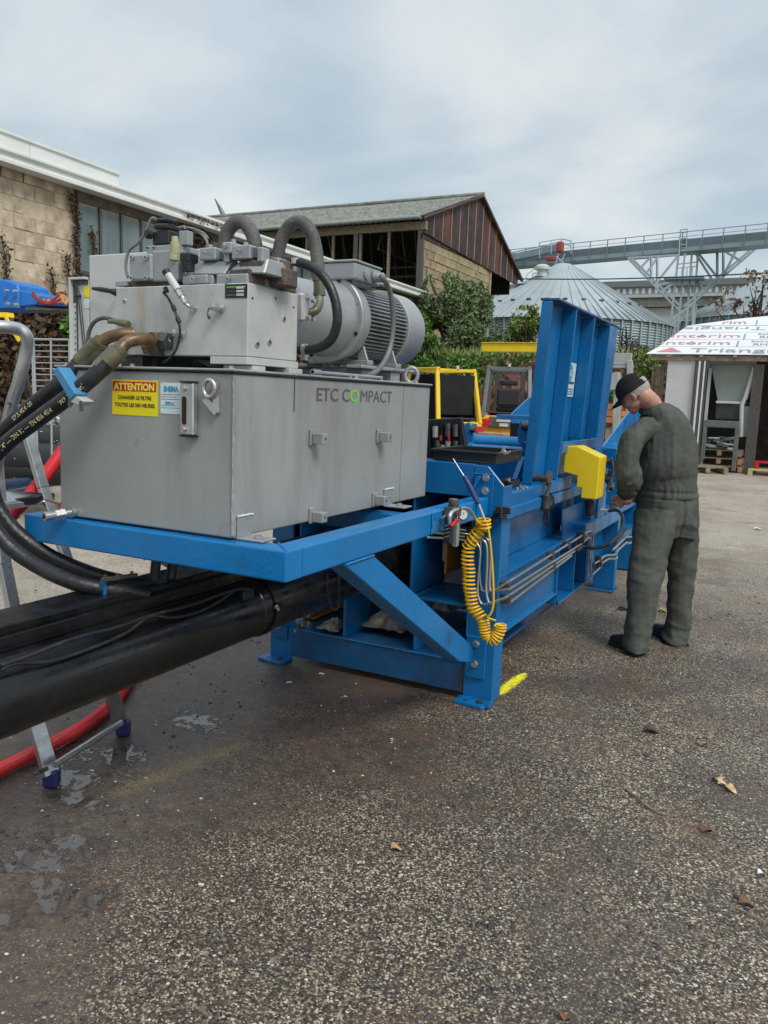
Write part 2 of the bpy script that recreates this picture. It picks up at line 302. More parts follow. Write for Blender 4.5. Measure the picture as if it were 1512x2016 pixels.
# ================================================================ GROUND
def ground_material():
    m, t, b = bsdf('wet_chip_asphalt'); tcn = N(t, 'ShaderNodeTexCoord')
    O = (tcn, 'Object')
    def noise_(scale, det=5, rough=.6, dist=0.0):
        n = N(t, 'ShaderNodeTexNoise', i_Scale=scale, i_Detail=float(det), i_Roughness=rough, i_Distortion=dist); LK(t, *O, n, 'Vector'); return n
    def math_(op, a, bb=None, v=None, clamp=False):
        n = N(t, 'ShaderNodeMath', operation=op); n.use_clamp = clamp; LK(t, *a, n, 0)
        if bb: LK(t, *bb, n, 1)
        elif v is not None: n.inputs[1].default_value = v
        return (n, 0)
    def mix(f, a, bb):
        n = N(t, 'ShaderNodeMix', data_type='RGBA')
        if isinstance(f, tuple): LK(t, *f, n, 0)
        else: n.inputs[0].default_value = f
        for s, i in ((a, 6), (bb, 7)):
            if hasattr(s[0], 'bl_idname'): LK(t, *s, n, i)
            else: n.inputs[i].default_value = (*s, 1)
        return (n, 2)
    def rmp(a, stops):
        r = ramp(t, stops); LK(t, *a, r, 0); return (r, 0)
    sp = N(t, 'ShaderNodeSeparateXYZ'); LK(t, *O, sp, 0)
    # dry pale gravel zone: far part of the yard and the left side behind the press
    big = noise_(.35, 5); 
    yy_ = math_('MULTIPLY_ADD', (big, 0), None); yy_[0].inputs[1].default_value = 5.0; LK(t, sp, 1, yy_[0], 2)
    dryY = rmp(math_('MULTIPLY', yy_, None, .05), [(.40, 0), (.62, 1)])
    xx_ = math_('MULTIPLY_ADD', (big, 0), None); xx_[0].inputs[1].default_value = -1.6; LK(t, sp, 0, xx_[0], 2)
    dryX = rmp(math_('MULTIPLY_ADD', xx_, None, -.1), [(.395, 0), (.47, 1)]); 
    dryX[0].inputs[0].links[0].from_node.inputs[2].default_value = 0.0
    dry = math_('MAXIMUM', dryY, dryX)
    # mud film patches (smooth brown, hides the chips)
    mn = noise_(.9, 6, .62, .4)
    lft = rmp(math_('MULTIPLY_ADD', (sp, 0), None, -.25), [(.24, 0), (.55, 1)]); lft[0].inputs[0].links[0].from_node.inputs[2].default_value = -.02
    mud0 = math_('MULTIPLY_ADD', lft, None, .26); LK(t, mn, 0, mud0[0], 2)
    mud = rmp(mud0, [(.52, 0), (.66, 1)])
    mud = math_('SUBTRACT', mud, dry, clamp=True)
    # chips : two voronoi layers
    def chips(scale, seedoff):
        mp = N(t, 'ShaderNodeMapping'); LK(t, *O, mp, 0); mp.inputs['Location'].default_value = (seedoff, seedoff*1.7, 0)
        wn = N(t, 'ShaderNodeTexNoise', i_Scale=scale*.8, i_Detail=2.0); LK(t, mp, 0, wn, 'Vector')
        vm = N(t, 'ShaderNodeVectorMath', operation='MULTIPLY_ADD'); LK(t, wn, 1, vm, 0); vm.inputs[1].default_value = (.28/scale,)*3; LK(t, mp, 0, vm, 2)
        v = N(t, 'ShaderNodeTexVoronoi', i_Scale=scale, i_Randomness=1.0); v.voronoi_dimensions = '2D'; LK(t, vm, 0, v, 'Vector'); return v
    va = chips(205, 3.1); vb = chips(85, 9.7); vc = chips(30, 1.3)
    def sepc(v): s = N(t, 'ShaderNodeSeparateColor'); LK(t, v, 'Color', s, 0); return s
    sa, sb, sc_ = sepc(va), sepc(vb), sepc(vc)
    dens = noise_(1.7, 6, .65)
    dn = rmp((dens, 0), [(.36, 0), (.58, 1)])
    # fine chips colour: mostly dark, share of pale rises with density noise
    ca = rmp((sa, 0), [(0, (.030, .025, .021)), (.42, (.060, .049, .040)), (.60, (.105, .083, .061)), (.74, (.19, .15, .105)), (.88, (.36, .295, .205)), (1, (.62, .55, .44))])
    ca2 = rmp((sa, 0), [(0, (.026, .022, .019)), (.4, (.052, .042, .035)), (.7, (.095, .075, .057)), (.92, (.18, .145, .105)), (1, (.42, .37, .29))])
    c1 = mix(dn, ca2, ca)
    cb_ = rmp((sb, 1), [(0, (.016, .016, .018)), (.5, (.04, .035, .032)), (.75, (.15, .12, .085)), (.92, (.34, .29, .21)), (1, (.62, .58, .5))])
    selb = rmp((sb, 0), [(.66, 0), (.68, 1)]); db = rmp((vb, 'Distance'), [(.36, 1), (.44, 0)]); fb = math_('MULTIPLY', selb, db)
    c2 = mix(fb, c1, cb_)
    cdry = rmp((sa, 0), [(0, (.12, .105, .088)), (.5, (.27, .24, .20)), (.85, (.46, .42, .35)), (1, (.66, .62, .54))])
    dl = noise_(1.1, 7, .7); cdry = mix(rmp((dl, 0), [(.35, 0), (.7, 1)]), cdry, (.26, .225, .185))
    c3 = mix(math_('MULTIPLY', dry, None, .85), c2, cdry)
    mudn = noise_(14, 6, .7); mudc = rmp((mudn, 0), [(.3, (.040, .031, .027)), (.55, (.080, .062, .053)), (.75, (.125, .098, .083))])
    spk = rmp((sa, 2), [(.93, 0), (.96, 1)])
    mudc = mix(math_('MULTIPLY', spk, None, .6), mudc, (.22, .20, .17))
    c4 = mix(math_('MULTIPLY', mud, None, .9), c3, mudc)
    # broad wet darkening
    wet = noise_(.55, 5, .55, .3); wd = rmp((wet, 0), [(.4, 1), (.62, 0)]); wd = math_('SUBTRACT', wd, dry, clamp=True)
    c5n = N(t, 'ShaderNodeMix', data_type='RGBA', blend_type='MULTIPLY'); LK(t, *math_('MULTIPLY', wd, None, .55), c5n, 0); LK(t, *c4, c5n, 6); c5n.inputs[7].default_value = (.5, .49, .5, 1)
    c5 = (c5n, 2)
    # red brown stains
    rs = noise_(2.3, 6, .6); rsm = rmp((rs, 0), [(.52, 0), (.68, 1)]); c5 = mix(math_('MULTIPLY', rsm, None, .38), c5, (.125, .07, .046))
    tr = noise_(.8, 7, .72, .8); trm = rmp((tr, 0), [(.50, 0), (.66, 1)]); c5 = mix(math_('MULTIPLY', trm, None, .42), c5, (.072, .056, .045))
    # yellow sprayed marks: short one by the foot and a faded stroke
    def stroke(p, q, w, soft, op, src):
        p = Vector(p); q = Vector(q); d = (q-p); L_ = d.length; d.normalize(); n_ = Vector((-d.y, d.x, 0))
        s1 = N(t, 'ShaderNodeVectorMath', operation='SUBTRACT'); LK(t, *O, s1, 0); s1.inputs[1].default_value = (p.x, p.y, 0)
        du = N(t, 'ShaderNodeVectorMath', operation='DOT_PRODUCT'); LK(t, s1, 0, du, 0); du.inputs[1].default_value = (d.x, d.y, 0)
        dv = N(t, 'ShaderNodeVectorMath', operation='DOT_PRODUCT'); LK(t, s1, 0, dv, 0); dv.inputs[1].default_value = (n_.x, n_.y, 0)
        av = math_('ABSOLUTE', (dv, 'Value')); a1 = math_('MULTIPLY', av, None, 1/w)
        uc = N(t, 'ShaderNodeMath', operation='SUBTRACT', i_1=L_/2); LK(t, du, 'Value', uc, 0); a2 = math_('MULTIPLY', math_('ABSOLUTE', (uc, 0)), None, 2/L_)
        a2 = math_('POWER', a2, None, 6.0)
        e = math_('ADD', a1, a2); nn_ = noise_(55, 6, .95); e2 = math_('MULTIPLY_ADD', (nn_, 0), None, soft*2.2); LK(t, *e, e2[0], 2)
        return math_('MULTIPLY', rmp(math_('MULTIPLY', e2, None, .25), [((.5+soft*1.1)*.25, 1), ((.62+soft*1.22)*.25, 0)]), None, op)
    s1 = stroke((-1.26, 3.80, 0), (-1.232, 4.26, 0), .045, 1.2, 1.0, None)
    s1 = math_('MULTIPLY', s1, rmp((sa, 1), [(.12, .1), (.3, 1)])); c6 = mix(s1, c5, (.80, .76, .02))
    s2 = stroke((-2.15, 2.02, 0), (-1.98, 2.72, 0), .06, 2.4, .13, None); s2 = math_('MULTIPLY', s2, rmp((sa, 1), [(.3, .15), (.7, 1)])); c6 = mix(s2, c6, (.5, .42, .06))
    wm = N(t, 'ShaderNodeMix', data_type='RGBA', blend_type='MULTIPLY'); wm.inputs[0].default_value = 1; LK(t, *c6, wm, 6); wm.inputs[7].default_value = (1.36, 1.33, 1.27, 1); c6 = (wm, 2)
    # puddles
    pl = None
    for (px_, py_, rx, ry) in ((-2.36, 2.06, .16, .10), (-2.21, 1.97, .13, .07), (-2.02, 1.62, .16, .09), (-2.35, 2.32, .12, .1), (-1.80, 1.50, .07, .05), (-1.86, 1.40, .07, .05), (-1.72, 1.58, .06, .06), (-2.32, 2.75, .15, .1), (-2.0, 1.75, .14, .08), (-1.86, 1.56, .1, .09), (-2.55, 2.25, .12, .1)):
        s_ = N(t, 'ShaderNodeVectorMath', operation='SUBTRACT'); LK(t, *O, s_, 0); s_.inputs[1].default_value = (px_, py_, 0)
        m_2 = N(t, 'ShaderNodeVectorMath', operation='MULTIPLY'); LK(t, s_, 0, m_2, 0); m_2.inputs[1].default_value = (1/rx, 1/ry, 0)
        l_ = N(t, 'ShaderNodeVectorMath', operation='LENGTH'); LK(t, m_2, 0, l_, 0)
        pl = (l_, 'Value') if pl is None else math_('MINIMUM', pl, (l_, 'Value'))
    pn = noise_(26, 7, .68, .3); pe = math_('MULTIPLY_ADD', (pn, 0), None, 5.0); LK(t, *pl, pe[0], 2)
    pud = rmp(math_('MULTIPLY', pe, None, .2), [(.615, 1), (.635, 0)])
    damp = rmp(math_('MULTIPLY', pe, None, .2), [(.63, 1), (.78, 0)]); c7 = mix(math_('MULTIPLY', damp, None, .6), c6, (.028, .021, .018)); LK(t, *c7, b, 'Base Color')
    # roughness
    ro = mix(mud, (.62, .62, .62), (.42, .42, .42)); ro = mix(math_('MULTIPLY', wd, None, .7), ro, (.34, .34, .34)); ro = mix(dry, ro, (.85, .85, .85)); ro = mix(pud, ro, (.04, .04, .04))
    LK(t, *ro, b, 'Roughness'); io = math_('MULTIPLY_ADD', pud, None, .75); io[0].inputs[2].default_value = 1.45; io[0].inputs[1].default_value = .45; LK(t, *io, b, 'IOR')
    # bump
    ha = rmp((va, 'Distance'), [(0, 1), (.6, 0)]); hb = math_('MULTIPLY', fb, None, 1.6)
    h = math_('ADD', math_('MULTIPLY', ha, (sa, 1)), hb)
    inv = math_('SUBTRACT', mud, None, 1.0); inv = math_('MULTIPLY', inv, None, -1.0)
    h = math_('MULTIPLY', h, math_('ADD', math_('MULTIPLY', inv, None, .85), None, .15))
    fn = noise_(45, 6, .7); h = math_('ADD', h, math_('MULTIPLY', (fn, 0), None, .9))
    npd = math_('MULTIPLY', math_('SUBTRACT', pud, None, 1.0), None, -1.0); h = math_('MULTIPLY', h, npd)
    bp = N(t, 'ShaderNodeBump', i_Strength=.55, i_Distance=.005); LK(t, *h, bp, 'Height'); LK(t, bp, 0, b, 'Normal')
    return m
gm = ground_material()
g = G()
g.add([(-14, -12, 0), (40, -12, 0), (40, 27, 0), (-14, 27, 0)], [(0, 1, 2, 3)]); g.add([(-400, -12.0, 0), (-14, -12, 0), (-14, 27, 0), (-400, 27, 0), (-400, -300, 0), (400, -300, 0), (400, -12, 0), (40, -12, 0), (40, 27, 0), (400, 27, 0)], [(0, 1, 2, 3), (4, 5, 6, 0), (7, 6, 9, 8)])
tag(g.build('ground', gm, fixn=False), kind='structure')
# loose chips lying on the ground (real pebbles)
rp = random.Random(11)
for nm, mt, cnt, s0, s1 in (('pale_pebbles', M('pale_stone', (.36, .33, .27), .7, island=.5, bump=0), 2600, .0022, .0052), ('dark_pebbles', M('dark_stone', (.035, .035, .037), .55, island=.5, bump=0), 3200, .0024, .0065), ('coarse_stones', M('coarse_stone', (.10, .095, .09), .6, island=.75, bump=0), 330, .0065, .011), ('tan_pebbles', M('tan_stone', (.22, .13, .07), .7, island=.4, bump=0), 700, .002, .005)):
    g = G()
    for k in range(cnt):
        d = 1.5+9*rp.random()**2.2; a = rp.uniform(-.52, 1.02)-.4712+.0; 
        x, y = d*math.sin(a-.05), d*math.cos(a-.05)
        if -2.6 < x < -1.2 and y > 3.6: continue
        dn_ = noise.noise(Vector((x*1.7, y*1.7, 2.2)))
        if dn_ < -.12 and nm != 'dark_pebbles' and rp.random() < .8: continue
        s = rp.uniform(s0, s1)*(1+.09*d); s = s*(1.6 if rp.random() < .05 else 1)
        c = Vector((x, y, s*.25)); rot = Matrix.Rotation(rp.random()*6.28, 3, 'Z')
        sc = Vector((s*rp.uniform(.7, 1.4), s*rp.uniform(.7, 1.1), s*.55))
        vs = [c+rot @ Vector((sc.x*q[0]*rp.uniform(.8, 1.1), sc.y*q[1]*rp.uniform(.8, 1.1), sc.z*q[2])) for q in ((1, 0, 0), (.4, .9, 0), (-.6, .8, 0), (-1, -.1, 0), (-.4, -.9, 0), (.6, -.8, 0), (.3, .1, .9), (-.4, -.1, .8))]
        g.add(vs, [(0, 1, 6), (1, 2, 7, 6), (2, 3, 7), (3, 4, 7), (4, 5, 6, 7), (5, 0, 6)])
    tag(g.build(nm, mt, fixn=False), kind='stuff')
# ---- leaves, twigs, scraps
def leaf(px, py, s, col, lab, rot, cat='leaf', name='fallen_leaf', grp=None):
    p = at(px, py, z=0.004); g = G(); n_ = 9; pts = []
    for i in range(n_):
        u = i/(n_-1); w_ = s*.42*math.sin(math.pi*u**.8)*(1+.15*math.sin(u*9))
        pts.append((u*s-s/2, w_, .006*math.sin(u*5)+.004)); 
    c_, s_ = math.cos(rot), math.sin(rot)
    V = []; F_ = []
    for i, (x, w_, z) in enumerate(pts):
        for v in (-w_, 0, w_): V.append((p.x+x*c_-v*s_, p.y+x*s_+v*c_, z+abs(v)*.5+.002))
    for i in range(n_-1):
        a = i*3; F_ += [(a, a+1, a+4, a+3), (a+1, a+2, a+5, a+4)]
    g.add(V, F_); o = g.build(name, M('leaf_'+str(px), col, .7, var=.25, scale=30, bump=.2), smooth=60, fixn=False); tag(o, lab, cat, grp)
leaf(780, 1672, .042, (.48, .26, .12), 'curled orange brown leaf alone in the middle of the foreground', .6)
leaf(1410, 1536, .05, (.5, .33, .16), 'left leaf of the three dry leaves at the right of the yard', 2.4)
leaf(1424, 1546, .045, (.58, .42, .22), 'middle leaf of the three dry leaves at the right of the yard', .3)
leaf(1438, 1556, .055, (.6, .43, .22), 'right pale leaf of the three dry leaves at the right of the yard', -.4)
leaf(1283, 1440, .075, (.06, .045, .03), 'dark flattened wet leaf between the mechanic and the twig', .2)
leaf(1392, 1636, .05, (.13, .05, .03), 'small dark red leaf to the right of the twig', .9)
leaf(1384, 1466, .05, (.20, .12, .08), 'brown leaf up from the three dry leaves', 1.2)
leaf(1470, 1780, .05, (.16, .08, .04), 'rusty brown leaf at the right edge of the foreground', .4)
leaf(1113, 2002, .035, (.22, .08, .03), 'rusty leaf at the bottom edge of the foreground', 1.6)
leaf(1500, 1722, .03, (.7, .72, .75), 'white paper scrap at the right edge of the foreground', .5, 'scrap', 'paper_scrap')
leaf(1492, 1043, .10, (.75, .75, .75), 'white paper scrap far right on the pale gravel', .1, 'scrap', 'paper_scrap')
leaf(1228, 1200, .09, (.05, .045, .02), 'dark weed leaf flat on the ground left of the shoe', .2)
leaf(1305, 1204, .07, (.3, .28, .06), 'yellowing leaf between the two trouser legs', .1)
def twig(pts, r, lab):
    g = G(); g.tube([at(a, b, z=.006+.004*(i % 2)) for i, (a, b) in enumerate(pts)], [r, r*.8, r*.5], 6, smooth=4); tag(g.build('twig', wood, smooth=60), lab, 'twig')
twig([(1232, 1552), (1262, 1577), (1295, 1600), (1332, 1606)], .0042, 'thin brown twig lying diagonally on the asphalt right of centre')
twig([(1068, 1292), (1090, 1300), (1106, 1306)], .004, 'short dark twig near the yellow paint mark')
twig([(1452, 1788), (1490, 1806), (1520, 1822)], .003, 'twig at the right edge by the rusty leaf')
twig([(1258, 1425), (1290, 1432), (1318, 1445)], .003, 'thin twig beside the dark flattened leaf')
def scrap(px, py, s, col, lab, ang=.3):
    p = at(px, py, z=.003); g = G(); g.obx(p, (s, s*.5, .004), Matrix.Rotation(ang, 3, 'Z')); tag(g.build('scrap', M('scrap_'+str(px), col, .5, var=.1), bevel=.001), lab, 'scrap')
scrap(215, 1785, .009, (.75, .08, .05), 'tiny bright red plastic bit in the left foreground')
scrap(396, 1741, .018, (.6, .6, .58), 'small white sliver of plastic in the left foreground')
scrap(459, 1774, .012, (.6, .6, .6), 'tiny white chip right of the white sliver')
scrap(371, 1880, .012, (.45, .45, .44), 'tiny pale chip below the white sliver')
scrap(633, 1326, .03, (.65, .65, .63), 'white scrap of paper under the base beam', .1)
scrap(569, 1343, .03, (.5, .5, .5), 'grey white scrap near the left foot of the press', .8)
# ================================================================ BALING PRESS
def Z7(x, y): return (800+x*460/1512, 860+y*440/1446)
def Z2(x, y): return (840+x*260/1512, 800+y*260/1512)
def Z3(x, y): return (1090+x*.1587, 860+y*.1587)
def PL(pts, **k): return [at(x, y, **k) for x, y in pts]
press = thing('baling_press', 'long blue hydraulic baling press with an open ribbed hatch and yellow guard, mechanic beside it', 'baling press', (-1.9, 3.7, 0))
XL, XR, Y0 = -2.565, -1.23, 3.67
def pb(name, m=blue, bevel=0.004, **k):
    def go(*a): return G().bx(*a).build(name, m, press, bevel=bevel, **k)
    return go
# platform frame carrying the power unit
g = G(); g.bx(-1.39, -1.30, 2.0235, 2.980, .947, 1.042); g.build('platform_beam', bluefr, press, bevel=.006, seg=2)
g = G(); g.bx(-1.388, -1.302, 2.985, 3.66, .949, 1.040); g.build('platform_beam', bluefr, press, bevel=.006, seg=2)
g = G(); g.bx(-2.42, -1.2995, 1.932, 2.022, .9465, 1.0425); g.build('platform_beam', bluefr, press, bevel=.006, seg=2)
g = G(); g.bx(-2.42, -2.33, 2.025, 3.66, .947, 1.042); g.build('platform_beam', bluefr, press, bevel=.006, seg=2)
g = G(); g.bx(-2.327, -1.392, 2.9, 2.98, .95, 1.03); g.build('cross_member', blue, press, bevel=.005)
# diagonal braces
for x, vec in ((-1.30, -.088), (-2.33, -.088)):
    b = [at(735, 1091, x=-1.3), at(931, 1272, x=-1.3), at(934, 1306, x=-1.3), at(905, 1303, x=-1.3), at(677, 1112, x=-1.3)]
    b = [Vector((x, p.y, min(p.z, .945))) for p in b]
    G().prism(b, (vec, 0, 0)).build('brace', bluefr, press, bevel=.004)
# weld bead on top of the brace
G().tube([(-1.298, 2.28+i*.02, .944+random.uniform(-.001, .001)) for i in range(11)], .005, 6).build('weld_bead', bluefr, press, smooth=60)
# end frame : base plate, posts, upper cross plate
pb('base_beam', blued)(XL+.0, XR-.16, Y0+.004, Y0+.02, .035, .195)
pb('base_flange', blued, .003)(XL+.01, XR-.02, Y0+.022, Y0+.16, .18, .196)
for x0, x1 in ((XR-.155, XR), (XL, XL+.14)):
    top = 1.19
    if x1 == XR:
        P = [(x0, Y0, .012), (x1, Y0, .012), (x1, Y0, 1.1), (x1-.085, Y0, top), (x0, Y0, top)]
    else: P = [(x0, Y0, .012), (x1, Y0, .012), (x1, Y0, top), (x0, Y0, top)]
    G().prism(P, (0, .014, 0)).build('end_post', blue, press, bevel=.003)
G().bx(XR-.014, XR-.001, Y0+.016, Y0+.13, .012, 1.095).build('post_flange', blue, press, bevel=.002)
G().bx(XL+.001, XL+.014, Y0+.016, Y0+.13, .012, 1.095).build('post_flange', blue, press, bevel=.002)
G().bx(XL+.142, XR-.157, Y0+.002, Y0+.016, 1.035, 1.195).build('upper_cross_plate', blue, press, bevel=.003)
G().bx(XL+.02, XR-.1, Y0+.018, Y0+.14, 1.035, 1.048).build('cross_flange', blue, press, bevel=.002)
G().bx(XL+.02, XR-.16, Y0+.018, Y0+.16, 1.18, 1.194).build('cross_flange', blue, press, bevel=.002)
# raised bolted plates on the right post
G().bx(XR-.15, XR-.05, Y0-.014, Y0-.001, .93, 1.15).build('bolted_plate', blue, press, bevel=.003)
G().bx(XR-.145, XR-.04, Y0-.014, Y0-.001, .13, .345).build('bolted_plate', blue, press, bevel=.003)
G().bx(XL+.03, XL+.12, Y0-.014, Y0-.001, .13, .345).build('bolted_plate', blued, press, bevel=.003)
for px, py in ((957, 940), (955, 966), (937, 1268), (934, 1307)):
    g = G(); p = at(px, py, y=Y0-.014); bolt(g, p, (0, -1, 0), .0145, .011); g.build('bolt', steel, press, smooth=30)
g = G(); bolt(g, at(546, 1231, y=Y0-.014), (0, -1, 0), .0145, .011); g.build('bolt', steel, press, smooth=30)
# gusset bar leaning between beam and post
G().bar(at(945, 938, y=Y0-.03), at(924, 975, y=Y0-.03), .012, .012).build('gusset', bluefr, press, bevel=.002)
# foot plates with slotted bolt
for x0, x1 in ((-1.405, -1.235), (-2.60, -2.43)):
    G().prism([(x0, 3.60, .001), (x1-.02, 3.585, .001), (x1, 3.61, .001), (x1, 3.70, .001), (x0, 3.70, .001)], (0, 0, .016)).build('foot_plate', blue, press, bevel=.002)
    g = G(); bolt(g, (x1-.045, 3.635, .018), (0, 0, 1), .013, .012); g.build('bolt', steeld, press, smooth=30)
    g = G(); g.cyl((x1-.12, 3.63, .0165), (x1-.12, 3.63, .0178), .010, 16); g.build('bolt_hole', dark, press)
G().bx(-1.232, -1.219, 3.60, 3.668, .012, .03).build('foot_lip', blue, press)
# inner verticals, shelf and cavities at the front
for px in (679, 819):
    p = at(px, 1215, y=Y0+.03)
    G().bx(p.x-.008, p.x+.008, Y0+.025, Y0+.30, .198, .50).build('stiffener', blue, press, bevel=.002)
p0 = at(815, 1150, y=Y0+.05)
G().bx(p0.x, XR-.16, Y0+.03, Y0+.95, .47, .486).build('shelf_plate', blue, press, bevel=.002)
G().bx(p0.x-.016, p0.x-.002, Y0+.03, Y0+.95, .49, 1.0).build('inner_wall', blue, press, bevel=.002)
G().bx(p0.x-.7, p0.x-.686, Y0+.03, Y0+.95, .25, 1.0).build('inner_wall', blue, press, bevel=.002)
G().bx(XL+.03, XR-.15, 4.62, 4.66, .2, 1.0).build('bay_shade_plate', dark, press)  # near-black plate closing the bay; its colour paints the unlit inside
G().bx(XL+.02, XR-.12, Y0+.17, 5.2, .165, .179).build('floor_plate', blued, press, bevel=.002)
# left side wall and floor of the box
G().bx(XL, XL+.014, Y0+.14, 9.2, .34, 1.06).build('side_web', blue, press)
G().bx(XL-.0, XL+.13, 3.81, 9.2, 1.062, 1.075).build('side_rail', blue, press)
# right side : rail, web, shelf, lower web, flanges
G().bx(XR-.14, XR, Y0+.015, 4.98, .985, 1.06).build('side_rail', blue, press, bevel=.012, seg=3)
G().bx(XR-.13, XR-.006, Y0+.135, 5.30, .915, .982).build('side_rail', blue, press, bevel=.006, seg=2)
G().bx(XR-.02, XR+.022, Y0+.016, 4.25, .938, .994).build('rail_ledge', blue, press, bevel=.006, seg=2)
G().bx(XR-.150, XR-.136, Y0+.13, 5.3, .662, .912).build('side_web', blue, press)
G().bx(XR-.15, XR, Y0+.02, 5.34, .640, .658).build('mid_flange', blue, press, bevel=.004)
G().bx(XR-.034, XR-.02, Y0+.02, 4.79, .353, .638).build('lower_web', blue, press)
G().bx(XR-.15, XR+.0, Y0+.02, 4.79, .336, .351).build('lower_flange', blue, press, bevel=.003)
G().bx(XR-.15, XR+.0, 4.86, 5.80, .256, .272).build('lower_flange', blue, press, bevel=.003)
G().prism([(XR-.15, 4.792, .336), (XR-.15, 4.858, .258), (XR-.15, 4.858, .272), (XR-.15, 4.792, .351)], (.15, 0, 0)).build('lower_flange', blue, press)
G().bx(XR-.13, XR-.116, 4.792, 6.6, .275, .638).build('lower_web', blue, press)
for y in (4.80, 5.22, 5.56):
    G().bx(XR-.114, XR-.004, y, y+.014, .275, .638).build('stiffener', blue, press, bevel=.002)
# diverging plate behind the guard and dark cylinder housing
G().prism(PL([Z7(*q) for q in ((1000, 470), (1135, 420), (1205, 560), (1190, 590), (1000, 640))], x=XR-.07), (.01, 0, 0)).build('gusset', blue, press)
g = G(); g.tube(PL([(1160, 985), (1163, 1015)], y=4.86), .028, 14); g.build('latch_cylinder', dark, press, smooth=40)
# columns beyond the hatch
G().bx(XR-.13, XR-.004, 5.6, 5.72, .275, .98).build('column', blue, press, bevel=.004)
G().bx(XR-.02, XR+.012, 5.74, 5.98, .60, 1.05).build('column', blue, press, bevel=.004)
G().bx(XR-.13, XR+.02, 5.36, 6.58, .60, .71).build('mid_rail', blue, press, bevel=.008, seg=2)
G().bx(XR-.17, XR+.0, 6.6, 6.68, .012, 1.2).build('portal_leg', blue, press, bevel=.004)
G().bx(XL, XL+.17, 6.6, 6.68, .012, 1.2).build('portal_leg', blue, press, bevel=.004)
G().bx(XL+.19, XR-.19, 6.6, 6.68, 1.0, 1.2).build('portal_beam', blue, press, bevel=.004)
for x in (XR-.2, XL): G().bx(x, x+.21, 6.5, 6.72, .001, .011).build('foot_plate', blued, press)
# baling channel continuing behind the mechanic
for y0, y1 in ((6.7, 9.2),):
    G().bx(XR-.17, XR-.15, y0, y1, .34, 1.05).build('side_web', blue, press)
    for z in (.36, .62, .92): G().bx(XR-.149, XR-.02, y0, y1, z, z+.08).build('side_rail', blue, press, bevel=.008)
    G().bx(XL+.03, XR-.18, y0, y1, .34, .37).build('floor_plate', blue, press)
for y in (7.5, 9.1): G().bx(XR-.17, XR+.02, y, y+.08, .012, 1.1).build('portal_leg', blue, press, bevel=.004)
# top side : loading throat plates
G().bx(XL+.16, XR-.16, Y0+.17, 4.55, 1.02, 1.034).build('top_plate', blue, press)
G().bx(XL+.16, XL+.18, Y0+.17, 6.5, 1.05, 1.12).build('throat_wall', blue, press)
G().bx(XL+.2, XR-.2, 4.55, 4.57, 1.036, 1.17).build('throat_wall', blue, press, bevel=.003)
# pivot lug with bored hole, gusset and pin
lug = []
c = at(1037, 930, x=-1.40)
rr = .075
for k in range(13):
    a = math.pi*k/12; lug.append((c.x, c.y+rr*math.cos(a)*1.0, c.z+.02+rr*math.sin(a)))
lug = [(c.x, c.y+rr, 1.062)] + lug + [(c.x, c.y-rr, 1.062)]
G().prism(lug, (-.03, 0, 0)).build('pivot_lug', blue, press, bevel=.003)
g = G(); g.cyl((c.x+.001, c.y, c.z+.02), (c.x+.003, c.y, c.z+.02), .042, 24); g.build('pivot_bore', dark, press)
G().bar((c.x-.015, c.y-.06, c.z+.08), at(1012, 948, x=-1.42), .03, .014).build('gusset', bluefr, press, bevel=.002)
pa, pe = at(1046, 941, y=4.35), at(1078, 942, y=4.35); pa.z = pe.z
g = G(); g.cyl(pa, pe, .022, 20); g.build('pivot_pin', steeld, press, smooth=40)
g = G(); g.cyl(pe, pe+Vector((.016, 0, 0)), .042, 20); g.build('pin_washer', rustp, press, smooth=40)
# hatch : leaning ribbed plate
def hp(y, t, s):   # y along, t height 0..1, s outward offset from back sheet
    z = 1.062+t*(2.03-1.062); x = -1.305+.05*t + s; return (x, y, z)
def hplate(y0, y1, t0, t1, s0, s1, name='hatch_rib', m=blue, bev=.003):
    g = G(); v = [hp(y, t, s) for t in (t0, t1) for (y, s) in ((y0, s0), (y0, s1), (y1, s1), (y1, s0))]
    g.add(v, [(0, 1, 2, 3), (4, 7, 6, 5), (0, 4, 5, 1), (1, 5, 6, 2), (2, 6, 7, 3), (3, 7, 4, 0)]); return g.build(name, m, press, bevel=bev)
hplate(4.23, 5.72, 0, 1, -.012, 0, 'hatch_sheet')
hplate(4.215, 4.228, 0, 1, -.012, .045, 'hatch_side')
# angled return of the side
g = G(); g.add([hp(4.228, 0, .045), hp(4.228, 1, .045), hp(4.36, 1, .004), hp(4.36, 0, .004), hp(4.216, 0, .045), hp(4.216, 1, .045), hp(4.348, 1, .004), hp(4.348, 0, .004)],
               [(0, 1, 2, 3), (4, 7, 6, 5), (0, 4, 5, 1), (1, 5, 6, 2), (2, 6, 7, 3), (3, 7, 4, 0)]); g.build('hatch_side', blue, press)
hplate(4.60, 4.614, 0, .997, .001, .078); hplate(5.05, 5.064, .235, .997, .001, .078); hplate(5.50, 5.514, .0, .997, .001, .078)
hplate(5.516, 5.74, .02, .997, .066, .078, 'hatch_flange')
hplate(4.617, 5.497, .16, .226, .05, .084, 'hatch_cross_bar')
G().bx(XR-.21, XR-.19, 4.58, 6.55, .66, 1.27).build('throat_wall', blued, press)
G().prism([(-1.275, 4.21, 2.034), (-1.178, 4.23, 2.034), (-1.176, 5.96, 2.034), (-1.275, 5.75, 2.034)], (0, 0, .012)).build('hatch_cap', blued, press, bevel=.002)
